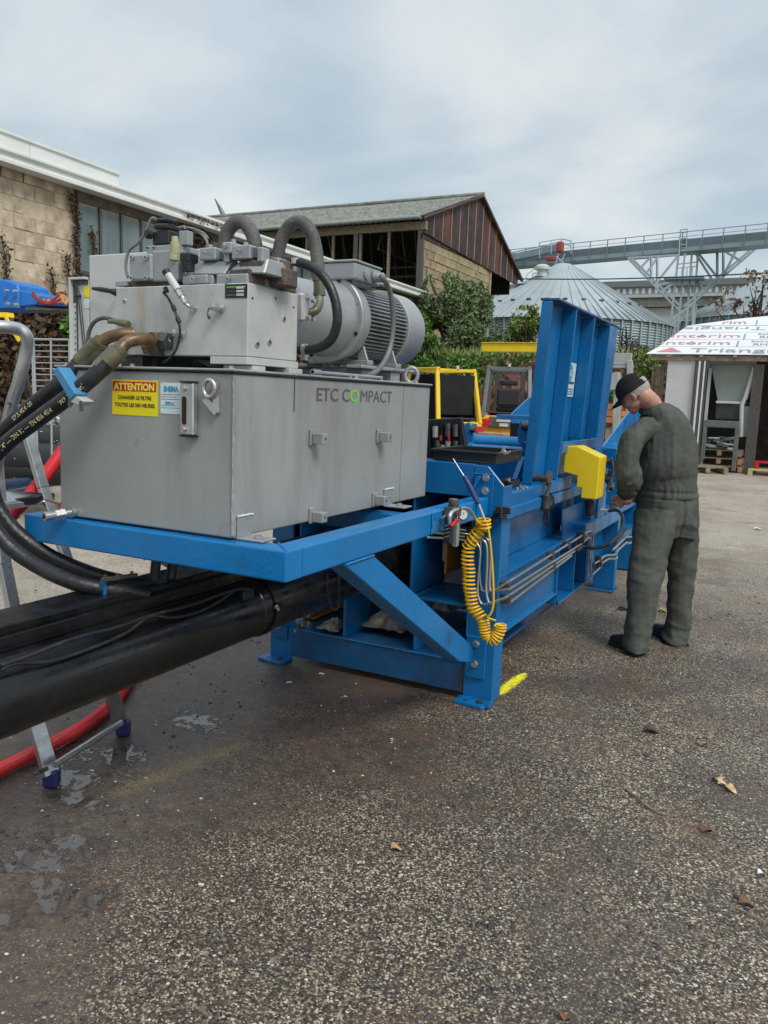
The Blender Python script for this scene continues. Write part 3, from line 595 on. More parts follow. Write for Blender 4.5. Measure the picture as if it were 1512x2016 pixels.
# company sticker on the hatch
def hs(y, t, s=.0035): return Vector(hp(y, t, s))
c4 = [at(1062+3, 738, x=0), ]
g = G(); g.add([hs(4.66, .50), hs(5.03, .50), hs(5.03, .71), hs(4.66, .71)], [(0, 1, 2, 3)]); st = g.build('sticker', stickw, press, fixn=False)
c = hs(4.90, .648, .006); nx = Vector((1, 0, -.03)).normalized()
g = G(); g.cyl(c-nx*.001, c, .052, 28); g.build('sticker_logo', inkb, press)
for i, (t, hh) in enumerate(((.580, .014), (.545, .006), (.530, .005), (.515, .006))):
    g = G(); g.add([hs(4.76, t, .006), hs(5.01, t, .006), hs(5.01, t+hh, .006), hs(4.76, t+hh, .006)], [(0, 1, 2, 3)]); g.build('sticker_print', inkb if i else inkd, press, fixn=False)
lettering('AS', .055, stickw, hs(4.865, .626, .0075), (0, 1, 0), (0.05, 0, 1), press, bold=.002, name='sticker_logo')
# yellow guard box
P = PL([Z3(*q) for q in ((140, 118), (290, 115), (580, 255), (528, 780), (335, 760), (345, 635), (278, 625), (290, 485), (115, 435))], y=4.75)
G().prism(P, (0, .18, 0)).build('guard_box', yellow, press, bevel=.006, seg=2)
# horizontal clamp cylinders and pivots on top
for (a, b, y, r) in (((925, 889), (1042, 897), 5.0, .052), ((934, 869), (1047, 876), 5.7, .052)):
    p = at(*a, y=y); q = at(*b, y=y); z = (p.z+q.z)/2; p.z = q.z = z
    g = G(); g.lathe(p, q-p, [(0, r*1.15), (.012, r*1.15), (.014, r), ((q-p).length-.014, r), ((q-p).length-.012, r*1.15), ((q-p).length, r*1.15)], 28); g.build('clamp_tube', bluefr, press, smooth=35)
G().prism(PL([(1022, 885), (1018, 850), (1024, 829), (1034, 828), (1040, 850), (1040, 885)], y=5.3), (0, .03, 0)).build('pivot_lug', blue, press, bevel=.002)
G().prism(PL([(915, 885), (914, 838), (922, 830), (928, 838), (930, 885)], y=5.3), (0, .03, 0)).build('pivot_lug', blue, press, bevel=.002)
G().cyl(at(926, 846, y=5.3), at(936, 846, y=5.3)+Vector((0, 0, 0)), .02, 16).build('pivot_pin', steeld, press, smooth=40)
G().cyl(at(1028, 838, y=5.28), at(1046, 838, y=5.28), .03, 16).build('pivot_pin', steeld, press, smooth=40)
a = at(985, 820, y=6.5); b = at(1048, 822, y=6.5)
G().bx(a.x, b.x+.1, 6.4, 6.58, a.z-.012, a.z+.018).build('table_plate', blue, press, bevel=.003)
a = at(1009, 828, y=6.5); b = at(1026, 828, y=6.5)
G().bx(a.x, b.x, 6.45, 6.53, 1.0, a.z-.02).build('table_post', cylm, press, bevel=.003)
# sloping hopper side plates behind the hatch
G().prism([at(1008, 815, x=-2.3), at(1042, 783, x=-2.3), (-2.3, 8.9, 1.62), (-2.3, 8.9, 1.0), (-2.3, 7.0, 1.0)], (-.012, 0, 0)).build('hopper_plate', bluefr, press)
G().prism([(XR-.02, 5.85, 1.19), (XR-.02, 6.95, 1.5), (XR-.02, 9.0, 1.5), (XR-.02, 9.0, 1.08), (XR-.02, 5.85, 1.08)], (-.012, 0, 0)).build('hopper_plate', bluefr, press)
for px, py in ((1178, 885), (1206, 882)):
    a = at(px, py, y=5.9); G().bx(a.x-.05, a.x+.03, 5.9, 6.0, 1.08, a.z).build('pivot_lug', blue, press, bevel=.004)
G().cyl(at(1190, 884, y=6.2), at(1215, 884, y=6.2), .05, 20).build('clamp_tube', bluefr, press, smooth=40)
G().cyl(at(1192, 908, y=5.9), at(1207, 908, y=5.9), .022, 14).build('pivot_pin', steeld, press, smooth=40)
g = G(); 
for i, (px, py) in enumerate(((1203, 930), (1199, 945), (1204, 958), (1196, 940))):
    a = at(px, py, y=5.8); g.obx(a, (.03+.01*(i % 2), .05, .04), Matrix.Rotation(.4*i, 3, 'X'))
g.tube(PL([(1203, 900), (1207, 925), (1199, 950), (1195, 965), (1201, 970)], y=5.75), .008, 8, smooth=5); g.build('latch_lever', steeld, press, bevel=.003)
# ram cylinder and guide beam running out towards the viewer
CX, CZ, CR = -1.93, .628, .118
g = G(); g.lathe((CX, .2, CZ), (0, 1, 0), [(0, CR*.9), (.02, CR), (2.34, CR), (2.345, CR*.965), (2.36, CR*.965), (2.365, CR), (4.3, CR)], 48); g.build('ram_cylinder', cylm, press, smooth=30)
g = G(); g.lathe((CX, 2.62, CZ), (0, 1, 0), [(0, CR+.008), (.03, CR+.008)], 48); g.obx((CX+CR*.8, 2.635, CZ+.02), (.07, .03, .03), Matrix.Identity(3)); g.build('cylinder_clamp', cylm, press, smooth=30)
g = G(); bolt(g, (CX+CR*.8+.03, 2.62, CZ+.02), (1, -.5, -.5), .007, .02); g.build('bolt', steel, press)
G().bx(-2.115, -1.955, .2, 3.6, .76, .815).build('guide_beam', cylm, press, bevel=.004)
G().bx(-1.953, -1.935, .2, 3.6, .745, .790).build('guide_rail', cylm, press, bevel=.003)
G().bx(-2.10, -1.97, .3, .38, .01, .758).build('beam_leg', blue, press, bevel=.004)
G().bx(-2.16, -1.86, .26, .42, .0, .01).build('foot_plate', blue, press)
sens = at(487, 1168, x=-1.86)
G().bx(-1.90, -1.84, sens.y-.05, sens.y+.02, sens.z-.03, sens.z+.02).build('sensor_block', plast, press, bevel=.004)
for pts in (((0, 1311), (60, 1290), (150, 1256), (230, 1235), (296, 1212), (380, 1190), (455, 1163), (490, 1160)), ((0, 1320), (30, 1307), (100, 1302), (180, 1276), (250, 1245), (295, 1214), (340, 1216), (390, 1205), (430, 1185), (460, 1163))):
    g = G(); g.tube(PL(pts, x=-1.83), .0058, 8, smooth=6); g.build('sensor_cable', rubber, press, smooth=80)
# hose clamp post on the guide beam
# straight steel pipes along the side, clamps and bends
def tube_(pts, r=.0075, name='steel_pipe', m=steel, x=XR+.032, sm=6):
    g = G(); g.tube([at(*q[:2], x=(q[2] if len(q) > 2 else x)) for q in pts], r, 10, smooth=sm); return g.build(name, m, press, smooth=80)
tube_([(1000, 1146), (1143, 1056)], sm=0); tube_([(1002, 1160), (1146, 1070)], sm=0)
tube_([(998, 1175), (1134, 1083)], sm=0); tube_([(1000, 1189), (1125, 1094)], sm=0)
tube_([(1143, 1056), (1160, 1046), (1166, 1050), (1167, 1060), (1165, 1090), (1163, 1125), (1166, 1131), (1172, 1126), (1183, 1116)], r=.007)
tube_([(1146, 1070), (1158, 1059), (1162, 1062), (1163, 1075), (1161, 1100)], r=.007)
tube_([(1170, 1110), (1181, 1103), (1190, 1095), (1200, 1093), (1210, 1092), (1216, 1085)], r=.008)
tube_([(1183, 1110), (1192, 1104), (1200, 1100), (1212, 1100), (1215, 1096)], r=.008)
tube_([(1206, 1083), (1230, 1060)], r=.009, sm=0); tube_([(1212, 1087), (1234, 1067)], r=.009, sm=0)
tube_([(1230, 1058), (1250, 1056)], r=.009, sm=0); tube_([(1234, 1070), (1248, 1067)], r=.009, sm=0)
for px, py in ((997, 1154), (999, 1180), (1086, 1094), (1089, 1116), (1118, 1073), (1147, 1052), (1146, 1064), (1180, 1100), (1182, 1113)):
    p = at(px, py, x=XR+.03); G().bx(XR-.0, XR+.045, p.y-.015, p.y+.015, p.z-.022, p.z+.022).build('pipe_clamp', steeld, press, bevel=.003)
g = G(); g.tube([at(1134, 1085, x=XR+.04), at(1148, 1077, x=XR+.05), at(1170, 1079, x=XR+.12), at(1200, 1070, x=XR+.2), at(1222, 1045, x=XR+.2), at(1226, 1020, x=XR+.18), at(1216, 1005, x=XR+.12), at(1197, 1006, x=XR+.03)], .012, 12, smooth=8); g.build('flexible_hose', rubber, press, smooth=80)
g = G(); g.tube([at(1197, 1006, x=XR+.03), at(1178, 1003, x=XR-.0)], .013, 12); g.build('hose_fitting', steel, press, smooth=60)
g = G(); g.tube([at(1250, 1035, x=XR+.1), at(1232, 1043, x=XR+.04), at(1220, 1060, x=XR+.02), at(1207, 1066, x=XR)], .009, 8, smooth=6); g.build('flexible_hose', rubber, press, smooth=80)
# bent pipes in front of the end post
yf = Y0-.05
def tubef(pts, r=.0062, y=yf):
    g = G(); g.tube([at(q[0], q[1], y=(q[2] if len(q) > 2 else y)) for q in pts], r, 10, smooth=6); g.build('steel_pipe', steel, press, smooth=80)
tubef([(840, 1058, 3.5), (880, 1060, 3.58), (920, 1064), (936, 1068), (945, 1082), (944, 1110), (940, 1160), (944, 1182), (952, 1190), (975, 1184), (998, 1176)])
tubef([(850, 1048, 3.5), (890, 1053, 3.58), (935, 1060), (950, 1063), (958, 1075), (959, 1110), (957, 1160), (962, 1186), (970, 1188), (1000, 1173)], y=yf+.01)
tubef([(860, 1042, 3.5), (900, 1048, 3.58), (945, 1056), (960, 1062), (966, 1078), (965, 1120), (964, 1155), (970, 1163), (1000, 1146)], y=yf+.02)
tubef([(870, 1037, 3.52), (905, 1042, 3.6), (940, 1052), (946, 1075), (944, 1120), (947, 1155), (955, 1164), (1002, 1160)], y=yf+.03)
# black cable bundle tied round the post
for k in range(5):
    dy = k*4
    g = G(); g.tube([at(900, 1042+dy, y=yf+.01), at(930, 1040+dy, y=yf-.005*k), at(960, 1030+dy, y=yf), at(975, 1008+dy*.7, y=yf), at(990, 1000+dy*1.2, y=yf-.01), at(1003, 1003+dy, y=3.8)], .0055, 8, smooth=6); g.build('cable', rubber, press, smooth=80)
G().prism(PL([(975, 996), (1003, 1000), (1003, 1013), (975, 1010)], y=yf-.02), (0, .02, 0)).build('cable_clip', plast, press, bevel=.002)
# electrical coupler dangling from the pin
yy = 4.32
g = G(); g.tube(PL([(1082, 950), (1080, 965), (1077, 975)], y=yy), [.012, .008, .018], 12); g.tube(PL([(1077, 975), (1074, 1000)], y=yy), [.03, .026], 14); g.tube(PL([(1074, 1000), (1074, 1006)], y=yy), [.034, .02], 14); g.build('coupler', steeld, press, smooth=45)
g = G(); g.tube(PL([(1085, 970), (1090, 985), (1087, 1000), (1078, 1004), (1072, 1016), (1073, 1030), (1078, 1028), (1078, 1004), (1064, 998), (1062, 986), (1070, 975)], y=yy), .0065, 8, smooth=6); g.build('coupler_cable', rubber, press, smooth=80)
# ochre profile and grey block in the open end
a = at(884, 1066, y=3.85)
G().bx(a.x, a.x+.012, 3.80, 4.5, .60, .835).build('ochre_profile', ochre, press, bevel=.001)
G().bx(a.x+.012, a.x+.11, 3.80, 4.5, .823, .835).build('ochre_profile', ochre, press, bevel=.001)
G().bx(a.x-.03, a.x-.004, 3.84, 4.4, .66, .90).build('grey_block', galv, press, bevel=.002)
G().prism(PL([(876, 1135), (886, 1110), (915, 1112), (918, 1158), (872, 1150)], y=4.1), (0, .02, 0)).build('grey_block', galv, press)
a = at(622, 1205, y=3.95)
G().bx(a.x, a.x+.012, 3.88, 4.5, .2, .46).build('ochre_profile', ochre, press); G().bx(a.x-.09, a.x+.02, 3.88, 4.5, .198, .21).build('ochre_profile', ochre, press)
a = at(632, 1050, y=4.3); G().bx(a.x-.01, a.x+.012, 4.2, 4.5, .8, .99).build('ochre_profile', ochre, press)
# cable loop hanging below the platform
g = G(); g.tube(PL([(644, 1130), (645, 1170), (652, 1195), (660, 1200), (666, 1190), (667, 1130)], x=-1.55), .006, 8, smooth=6); g.build('cable', rubber, press, smooth=80)
# air regulator on the platform beam
reg = lambda *pts, **k: PL(pts, x=-1.262)
g = G(); p = at(893, 992, x=-1.262); g.cyl(p+Vector((0, 0, -.02)), p+Vector((0, 0, .022)), .022, 18); g.obx(at(891, 1007, x=-1.262), (.06, .05, .04), Matrix.Identity(3)); g.build('regulator_body', steeld, press, bevel=.003, smooth=35)
a = at(879, 1020, x=-1.262); G().cyl(a, a+Vector((-.03, .03, -.01)), .013, 12).build('regulator_fitting', steel, press, smooth=40)
a = at(884, 1042, x=-1.245); g = G(); g.obx(a, (.035, .035, .12), Matrix.Identity(3)); g.build('filter_bowl', plast, press, bevel=.006)
for i in range(4):
    q = a+Vector((0, -.0185, .02-i*.016)); G().obx(q, (.022, .002, .004), Matrix.Rotation(-.4, 3, 'Y')).build('bowl_slot', alu, press)
a = at(898, 1046, x=-1.262); G().obx(a, (.02, .03, .13), Matrix.Identity(3)).build('regulator_bracket', alu, press, bevel=.002)
a = at(908, 1013, x=-1.25); dd = Vector((.75, -.62, .1)).normalized()
g = G(); g.lathe(a-dd*.02, dd, [(0, .024), (.035, .025), (.036, .022)], 24); g.build('pressure_gauge', plast, press, smooth=40)
g = G(); g.cyl(a+dd*.0165, a+dd*.018, .0205, 24); g.build('gauge_face', cabm, press)
g = G(); g.tube([a+dd*.019, a+dd*.019+Vector((.004, 0, .014))], .0012, 5); g.build('gauge_needle', inkk, press)
g = G(); g.tube(PL([(885, 1030), (886, 1014), (893, 1006), (902, 1002)], x=-1.235), [.008, .009, .008, .006], 10, smooth=5); g.build('valve_lever', alu, press, smooth=60)
g = G(); g.bar(at(888, 1036, x=-1.22), at(899, 1024, x=-1.22), .011, .012); g.obx(at(899, 1025, x=-1.22), (.026, .012, .014), Matrix.Identity(3)); g.build('lock_tab', redpaint, press, bevel=.002)
g = G(); g.tube(PL([(905, 1002), (915, 1000), (924, 1003), (931, 1012)], x=-1.245), .0075, 10, smooth=6); g.build('air_outlet_pipe', steel, press, smooth=80)

# ================================================================ coiled yellow hose + blow gun
ch = thing('air_hose', 'coiled yellow air hose with blue blow gun hanging on the end post', 'air hose', at(945, 1250, y=3.5))
def coil(path, rad, turns, r=.0052, ppt=14):
    P = spline(path, 30); L = [0]
    for i in range(1, len(P)): L.append(L[-1]+(P[i]-P[i-1]).length)
    T, F = ptframes(P); out = []; n = turns*ppt
    Ls = np.array(L)/L[-1]
    dens = np.linspace(0, 1, n+1)
    for k in range(n+1):
        t = dens[k]; i = min(len(P)-2, int(np.searchsorted(Ls, t, side='right')-1)); i = max(i, 0)
        w_ = (t-Ls[i])/max(1e-6, Ls[i+1]-Ls[i]); c = P[i].lerp(P[i+1], w_); s, u = F[i]
        a = 2*math.pi*k/ppt; rr = rad*(1+.1*math.sin(k*.37))
        out.append(c+(s*math.cos(a)+u*math.sin(a))*rr)
    return out
yh = 3.50
A = coil(PL([(951, 1030), (945, 1042), (936, 1056), (926, 1068), (920, 1078)], y=yh), .027, 7)
B = coil(PL([(920, 1078), (921, 1100), (922, 1125), (924, 1150), (926, 1175), (934, 1200), (950, 1222)], y=yh), .027, 19)
C_ = coil(PL([(950, 1222), (955, 1240), (960, 1256), (972, 1258), (982, 1246), (984, 1228)], y=yh), .026, 15)
g = G(); g.tube([at(931, 1012, x=-1.245), at(938, 1026, y=3.42)] + A, .0055, 8); g.build('hose_coil', yhose, ch, smooth=80)
g = G(); g.tube(B, .0055, 8); g.build('hose_coil', yhose, ch, smooth=80)
g = G(); g.tube(C_, .0055, 8); g.build('hose_coil', yhose, ch, smooth=80)
g = G(); g.tube(PL([(976, 1222), (960, 1216), (966, 1208), (971, 1190), (971, 1150), (968, 1100), (964, 1060), (960, 1035), (957, 1025)], y=yh-.03), .0055, 8, smooth=8); g.build('hose_tail', yhose, ch, smooth=80)
g = G()
for k in range(3): g.tube([at(951+14*math.cos(a), 1024+k*7+3*math.sin(a), y=yh-.01-.03*math.sin(a)) for a in np.linspace(0, 6.28, 20)], .0055, 8)
g.build('hose_wrap', yhose, ch, smooth=80)
g = G(); g.tube([at(955, 1025, y=yh-.01), at(946, 1002, y=yh-.01), at(941, 990, y=yh-.01)], [.006, .0065, .009], 10); g.build('gun_nipple', steel, ch, smooth=50)
g = G(); g.tube(PL([(944, 993), (938, 985), (926, 960), (919, 947), (915, 940), (913, 937)], y=yh-.01), [.008, .0125, .013, .0115, .0125, .008], 14, smooth=4); g.build('gun_grip', M('dark_blue_plastic', (.018, .035, .12), .45, var=.2), ch, smooth=60)
g = G(); g.tube(PL([(914, 938), (903, 921), (892, 903)], y=yh-.01), [.0035, .003, .0025], 8); g.build('gun_lance', steel, ch, smooth=60)

# ================================================================ tools lying on the press
tb = thing('tool_tray', 'shallow black plastic tool case tray lying open on top of the press', 'tool tray', (-1.75, 3.85, 1.196))
a = at(868, 906, y=3.82); b = at(990, 912, y=3.82)
x0, x1, y0, y1, z0, z1 = a.x, b.x, 3.72, 4.12, 1.197, 1.255
g = G(); g.bx(x0, x1, y0, y1, z0, z0+.006); g.bx(x0, x0+.006, y0+.007, y1-.007, z0+.007, z1); g.bx(x1-.006, x1, y0+.007, y1-.007, z0+.007, z1); g.bx(x0, x1, y0, y0+.006, z0+.007, z1); g.bx(x0, x1, y1-.006, y1, z0+.007, z1)
g.build('tray', plast, tb, bevel=.002)
g = G(); g.bx(x0-.01, x1+.01, y0-.012, y0-.001, z1-.012, z1); g.bx(x0-.01, x0-.001, y0, y1, z1-.012, z1); g.bx(x1+.001, x1+.01, y0, y1, z1-.012, z1); g.build('tray_rim', plast, tb, bevel=.002)
tc_ = thing('socket_case', 'open black socket case standing on edge against the tank, sockets in its slots', 'tool case', (-2.0, 4.2, 1.05))
P = PL([(838, 905), (836, 826), (908, 822), (921, 905)], y=4.2)
G().prism(P, (0, .03, 0)).build('case_shell', plast, tc_, bevel=.004)
for i in range(6):
    px = 848+i*12; G().prism(PL([(px, 895), (px, 832), (px+1.6, 832), (px+1.6, 895)], y=4.199), (0, -.02, 0)).build('case_divider', plast, tc_)
for i, (px, py, hh) in enumerate(((857, 850, 22), (882, 846, 26), (897, 848, 24), (882, 878, 20), (897, 880, 24), (862, 878, 22), (872, 884, 16))):
    G().cyl(at(px, py-hh/2, y=4.185), at(px, py+hh/2, y=4.185), .016, 12).build('socket', steeld if i % 3 else galv, tc_, smooth=40)
for px, py in ((868, 862), (884, 862)): G().obx(at(px, py, y=4.17), (.012, .006, .03), Matrix.Identity(3)).build('case_clip', redpaint, tc_)
wr = thing('spanner', 'shiny open-ended spanner resting across the black tool tray', 'spanner', (x1-.02, 3.8, 1.25))
pa, pb_ = at(968, 903, y=3.78), at(992, 889, y=3.78); dirw = (pb_-pa).normalized(); nn = Vector((0, -1, 0)); sd = dirw.cross(nn).normalized()
def wp(u, v): return pb_+dirw*u+sd*v
sh = [wp(-.11, -.006), wp(-.11, .006), wp(-.012, .007), wp(-.004, .016), wp(.012, .021), wp(.026, .018), wp(.03, .011), wp(.016, .010), wp(.008, .004), wp(.008, -.004), wp(.014, -.010), wp(.028, -.012), wp(.022, -.019), wp(.008, -.020), wp(-.006, -.014), wp(-.014, -.007)]
G().prism(sh, (0, .007, 0)).build('spanner_body', steel, wr, bevel=.001)
st_ = thing('parts_dish', 'small black dish of loose bolts on the side rail of the press', 'dish', (-1.33, 3.9, 1.061))
c = at(1002, 955, z=1.075); x0, x1, y0, y1 = c.x-.05, c.x+.03, c.y-.06, c.y+.09
g = G(); g.bx(x0, x1, y0, y1, 1.062, 1.066); g.bx(x0, x0+.004, y0, y1, 1.067, 1.10); g.bx(x1-.004, x1, y0, y1, 1.067, 1.10); g.bx(x0+.005, x1-.005, y0, y0+.004, 1.067, 1.10); g.bx(x0+.005, x1-.005, y1-.004, y1, 1.067, 1.10); g.build('dish', plast, st_, bevel=.002)
for k in range(7): G().cyl((x0+.02+random.random()*.05, y0+.02+random.random()*.1, 1.08), (x0+.03+random.random()*.03, y0+.03+random.random()*.09, 1.10+random.random()*.01), .009, 6).build('loose_bolt', steeld, st_)
nut = G(); 
for k in range(5):
    q = Vector((x1+.025+.02*(k % 2), y0+.03+.03*k, 1.0615)); nut.tube([q, q+Vector((0, 0, .009))], .009, 6)
tag(nut.build('loose_nuts', steel), 'few bright zinc nuts lying on the blue rail beside the small black dish', 'nuts')
# oily rags in the open end
def rags(px, py, y, w, h, lab, seed):
    rnd = random.Random(seed); g = G(); nx_, ny_ = 16, 9; c = at(px, py, y=y); V_ = []
    for j in range(ny_):
        for i in range(nx_):
            u, v = i/(nx_-1)-.5, j/(ny_-1)-.5
            q = noise.noise_vector(Vector((u*5+seed, v*5, seed)))*.035+noise.noise_vector(Vector((u*14+seed, v*12, seed)))*.02
            hh = h*max(0, 1-(2*u)**2)*(1-(2*v)**2)**.5 if abs(2*v) < 1 else 0
            V_.append((c.x+u*w+q.x*.6, y+v*.16+q.y*.5, max(c.z-.01, c.z+hh+q.z*(1 if hh > .01 else 0))))
    F_ = [(j*nx_+i, j*nx_+i+1, (j+1)*nx_+i+1, (j+1)*nx_+i) for j in range(ny_-1) for i in range(nx_-1)]
    g.add(V_, F_); o = g.build('rag', rag, smooth=60); md = o.modifiers.new('thick', 'SOLIDIFY'); md.thickness = .006
    tag(o, lab, 'rag', 'rags stuffed in the open end of the press')
rags(765, 1232, 3.95, .26, .09, 'large crumpled grey rag in the dark bay behind the diagonal brace', 3)
rags(655, 1232, 3.76, .13, .02, 'pale crumpled rag lying beside the ochre profile on the base of the press', 8)
rags(596, 1236, 3.75, .08, .02, 'smallest white rag scrap at the left of the ochre profile on the base', 12)
rags(878, 1195, 3.95, .14, .05, 'dull grey rag under the blue shelf near the end post', 15)

rwb = random.Random(17)
def weldline(a, b, r=.0035):
    a = Vector(a); b = Vector(b); n = max(4, int((b-a).length/.012)); g = G(); g.tube([a.lerp(b, i/n)+Vector((rwb.uniform(-1, 1), rwb.uniform(-1, 1), rwb.uniform(-1, 1)))*.0008 for i in range(n+1)], [r*(.8+.4*rwb.random()) for i in range(n+1)], 6); g.build('weld_bead', bluefr, press, smooth=70)
weldline((XR-.15, Y0-.003, .20), (XR-.15, Y0-.003, .93)); weldline((XR-.155, Y0-.001, .197), (XL+.14, Y0-.001, .197)); weldline((-1.39, 2.023, 1.0435), (-1.302, 1.936, 1.0435))
weldline((-1.2985, 2.985, .95), (-1.2985, 2.985, 1.04)); weldline((XR+.001, Y0+.14, .66), (XR+.001, 4.78, .66), .003); weldline((XR-.019, 3.72, .352), (XR-.019, 4.78, .352), .003)
weldline((XR-.15, Y0-.016, 1.151), (XR-.05, Y0-.016, 1.151)); weldline((-1.405, 3.67, .019), (-1.235, 3.668, .019)); weldline((XR-.135, 3.85, .914), (XR-.135, 5.2, .914), .003)
# ================================================================ HYDRAULIC POWER UNIT
pu = thing('hydraulic_power_unit', 'grey hydraulic power pack, steel oil tank with manifold block and electric motor on its lid', 'power unit', (-1.9, 2.7, 1.043))
TX0, TX1, TY0, TY1, TZ0, TZ1 = -2.272, -1.524, 1.966, 3.41, 1.050, 1.553
G().bx(TX0, TX1, TY0, TY1, TZ0, TZ1).build('oil_tank', galv, pu, bevel=.005, seg=2)
G().bx(TX0-.006, TX1+.006, TY0-.006, TY1+.006, TZ1+.001, TZ1+.006).build('tank_gasket', rubber, pu)
G().bx(TX0-.01, TX1+.008, TY0-.010, TY1+.008, TZ1+.0065, TZ1+.014).build('tank_lid', galv, pu, bevel=.002)
LZ = TZ1+.014
for x, y in ((TX0+.02, TY0+.02), (-1.95, TY0+.018), (TX1-.02, 2.75), (TX1-.02, 3.3), (TX1-.03, 1.99)):
    g = G(); bolt(g, (x, y, LZ), (0, 0, 1), .008, .007); g.build('bolt', steel, pu)
# weld bead on the corner, brackets and seams
rw = random.Random(5)
G().tube([(TX1+rw.uniform(-.001, .001), TY0+rw.uniform(-.001, .001), TZ0+.01+i*.0099) for i in range(50)], [.0045+.0015*rw.random() for i in range(50)], 6).build('weld_bead', galv, pu, smooth=60)
G().bx(TX1+.001, TX1+.003, 2.29, 2.292, 1.44, 1.552).build('tank_seam', steeld, pu)
G().bx(TX1+.001, TX1+.003, 3.13, 3.132, 1.06, 1.55).build('tank_seam', galv, pu)
for (px, py) in ((628, 861), (758, 858), (627, 1014), (750, 982)):
    p = at(px-12, py, x=TX1); 
    G().bx(TX1+.001, TX1+.010, p.y-.028, p.y+.005, p.z-.028, p.z+.028).build('lug_plate', cast, pu, bevel=.002)
    G().bx(TX1+.011, TX1+.054, p.y-.020, p.y+.016, p.z-.022, p.z+.015).build('mounting_lug', cast, pu, bevel=.002)
    g = G(); g.cyl((TX1+.0542, p.y-.002, p.z-.003), (TX1+.0555, p.y-.002, p.z-.003), .004, 10); g.build('lug_hole', dark, pu)
for y in (1.985, 2.98):
    G().bx(TX1+.001, TX1+.007, y, y+.075, 1.044, 1.115).build('angle_bracket', cast, pu, bevel=.002)
    G().bx(TX1+.008, TX1+.10, y, y+.075, 1.044, 1.051).build('angle_bracket', cast, pu, bevel=.002)
    G().tube([(TX1+.006, y-.002+i*.008, 1.117+rw.uniform(-.001, .001)) for i in range(11)], .0045, 6).build('weld_bead', cabm, pu, smooth=60)
    g = G(); bolt(g, (TX1+.06, y+.035, 1.052), (0, 0, 1), .011, .007); g.build('bolt', steel, pu)
# lifting eye on the front
ey = at(411, 782, y=TY0-.02)
def eye(c, ax, s=1.0):
    g = G(); ax = Vector(ax)
    pts = [c+Vector((math.cos(a)*.022*ax.x*s, math.cos(a)*.022*ax.y*s, math.sin(a)*.026*s+.012*s)) for a in np.linspace(0, 2*math.pi, 22)]
    g.tube(pts, .0075*s, 8, caps=False); return g
g = eye(at(412, 773, y=TY0-.022), (1, 0, 0)); a = at(409, 790, y=TY0-.022); b = at(427, 813, y=TY0-.008)
g.bar(at(404, 785, y=TY0-.022), b, .012, .02); g.bar(at(424, 752, y=TY0-.010), b, .007, .02); g.build('lifting_eye', steel, pu, smooth=50)
g = eye(Vector((TX1-.06, TY1-.08, LZ+.02)), (.9, .4, 0), 1.3); g.build('lifting_eye', cast, pu, smooth=50)
# oil level gauge
a, b = at(357, 753, y=TY0-.018), at(383, 858, y=TY0-.018)
G().bx(a.x, b.x, TY0-.026, TY0-.001, b.z, a.z).build('level_gauge', alu, pu, bevel=.004)
G().bx(a.x-.001, b.x+.001, TY0-.027, TY0-.0015, a.z+.001, a.z+.005).build('gauge_cap', plast, pu); G().bx(a.x-.001, b.x+.001, TY0-.027, TY0-.0015, b.z-.005, b.z-.001).build('gauge_cap', plast, pu)
m_ = (a.x+b.x)/2-.008
cap = [(m_+.0085*math.cos(t), TY0-.0275, (.035 if math.sin(t) >= 0 else -.035)+(a.z+b.z)/2-.004+.0085*math.sin(t)) for t in np.linspace(0, 2*math.pi, 25)[:-1]]
G().prism(cap, (0, .002, 0)).build('sight_slot', inkk, pu)
cap2 = [(m_+(x-m_)*.72, TY0-.029, z-.001*(1)) for x, y, z in cap]
G().prism(cap2, (0, .0012, 0)).build('sight_glass', M('amber_oil_glass', (.05, .018, .008), .15, var=.3, bump=0), pu)
for z in (a.z-.018, b.z+.018):
    g = G(); bolt(g, (m_-.001, TY0-.027, z), (0, -1, 0), .0075, .005); g.build('bolt', steel, pu)
# stickers
def frect(px0, py0, px1, py1, off, m, name='sticker', y=TY0):
    a = at(px0, py0, y=y); b = at(px1, py1, y=y); g = G(); g.add([(a.x, y-off, b.z), (b.x, y-off, b.z), (b.x, y-off, a.z), (a.x, y-off, a.z)], [(0, 1, 2, 3)]); return g.build(name, m, pu, fixn=False), a, b
ax, bx_ = -2.021, -1.823; zt, zb = 1.524, 1.4105
G().bx(ax, bx_, TY0-.0014, TY0-.0004, zb, zt).build('warning_sticker', sticky, pu)
G().bx(ax+.004, bx_-.006, TY0-.0021, TY0-.0015, zt-.036, zt-.005).build('warning_band', stickr, pu)
cxm = (ax+bx_)/2
X_, Z_ = (1, 0, 0), (0, 0, 1)
lettering('ATTENTION', .031, M('ink_lemon', (.85, .75, .12), .5, var=.02, bump=0), (cxm-.001, TY0-.0026, zt-.032), X_, Z_, pu, bold=.0012, align='CENTER', sx=1.0)
lettering('CHANGER LE FILTRE', .0165, inkk, (cxm, TY0-.0022, zt-.062), X_, Z_, pu, bold=.0005, align='CENTER', sx=.95)
lettering('TOUTES LES 500 HEURES', .0165, inkk, (cxm, TY0-.0022, zt-.086), X_, Z_, pu, bold=.0005, align='CENTER', sx=.95)
G().bx(-1.812, -1.729, TY0-.0014, TY0-.0004, 1.422, 1.519).build('maker_sticker', stickw, pu)
lettering('SHEMA', .022, inkb, (-1.798, TY0-.0022, 1.492), X_, Z_, pu, bold=.0015, sx=.86)
lettering('BERLA', .011, inkb, (-1.792, TY0-.0022, 1.452), X_, Z_, pu, bold=.0006, sx=1.2)
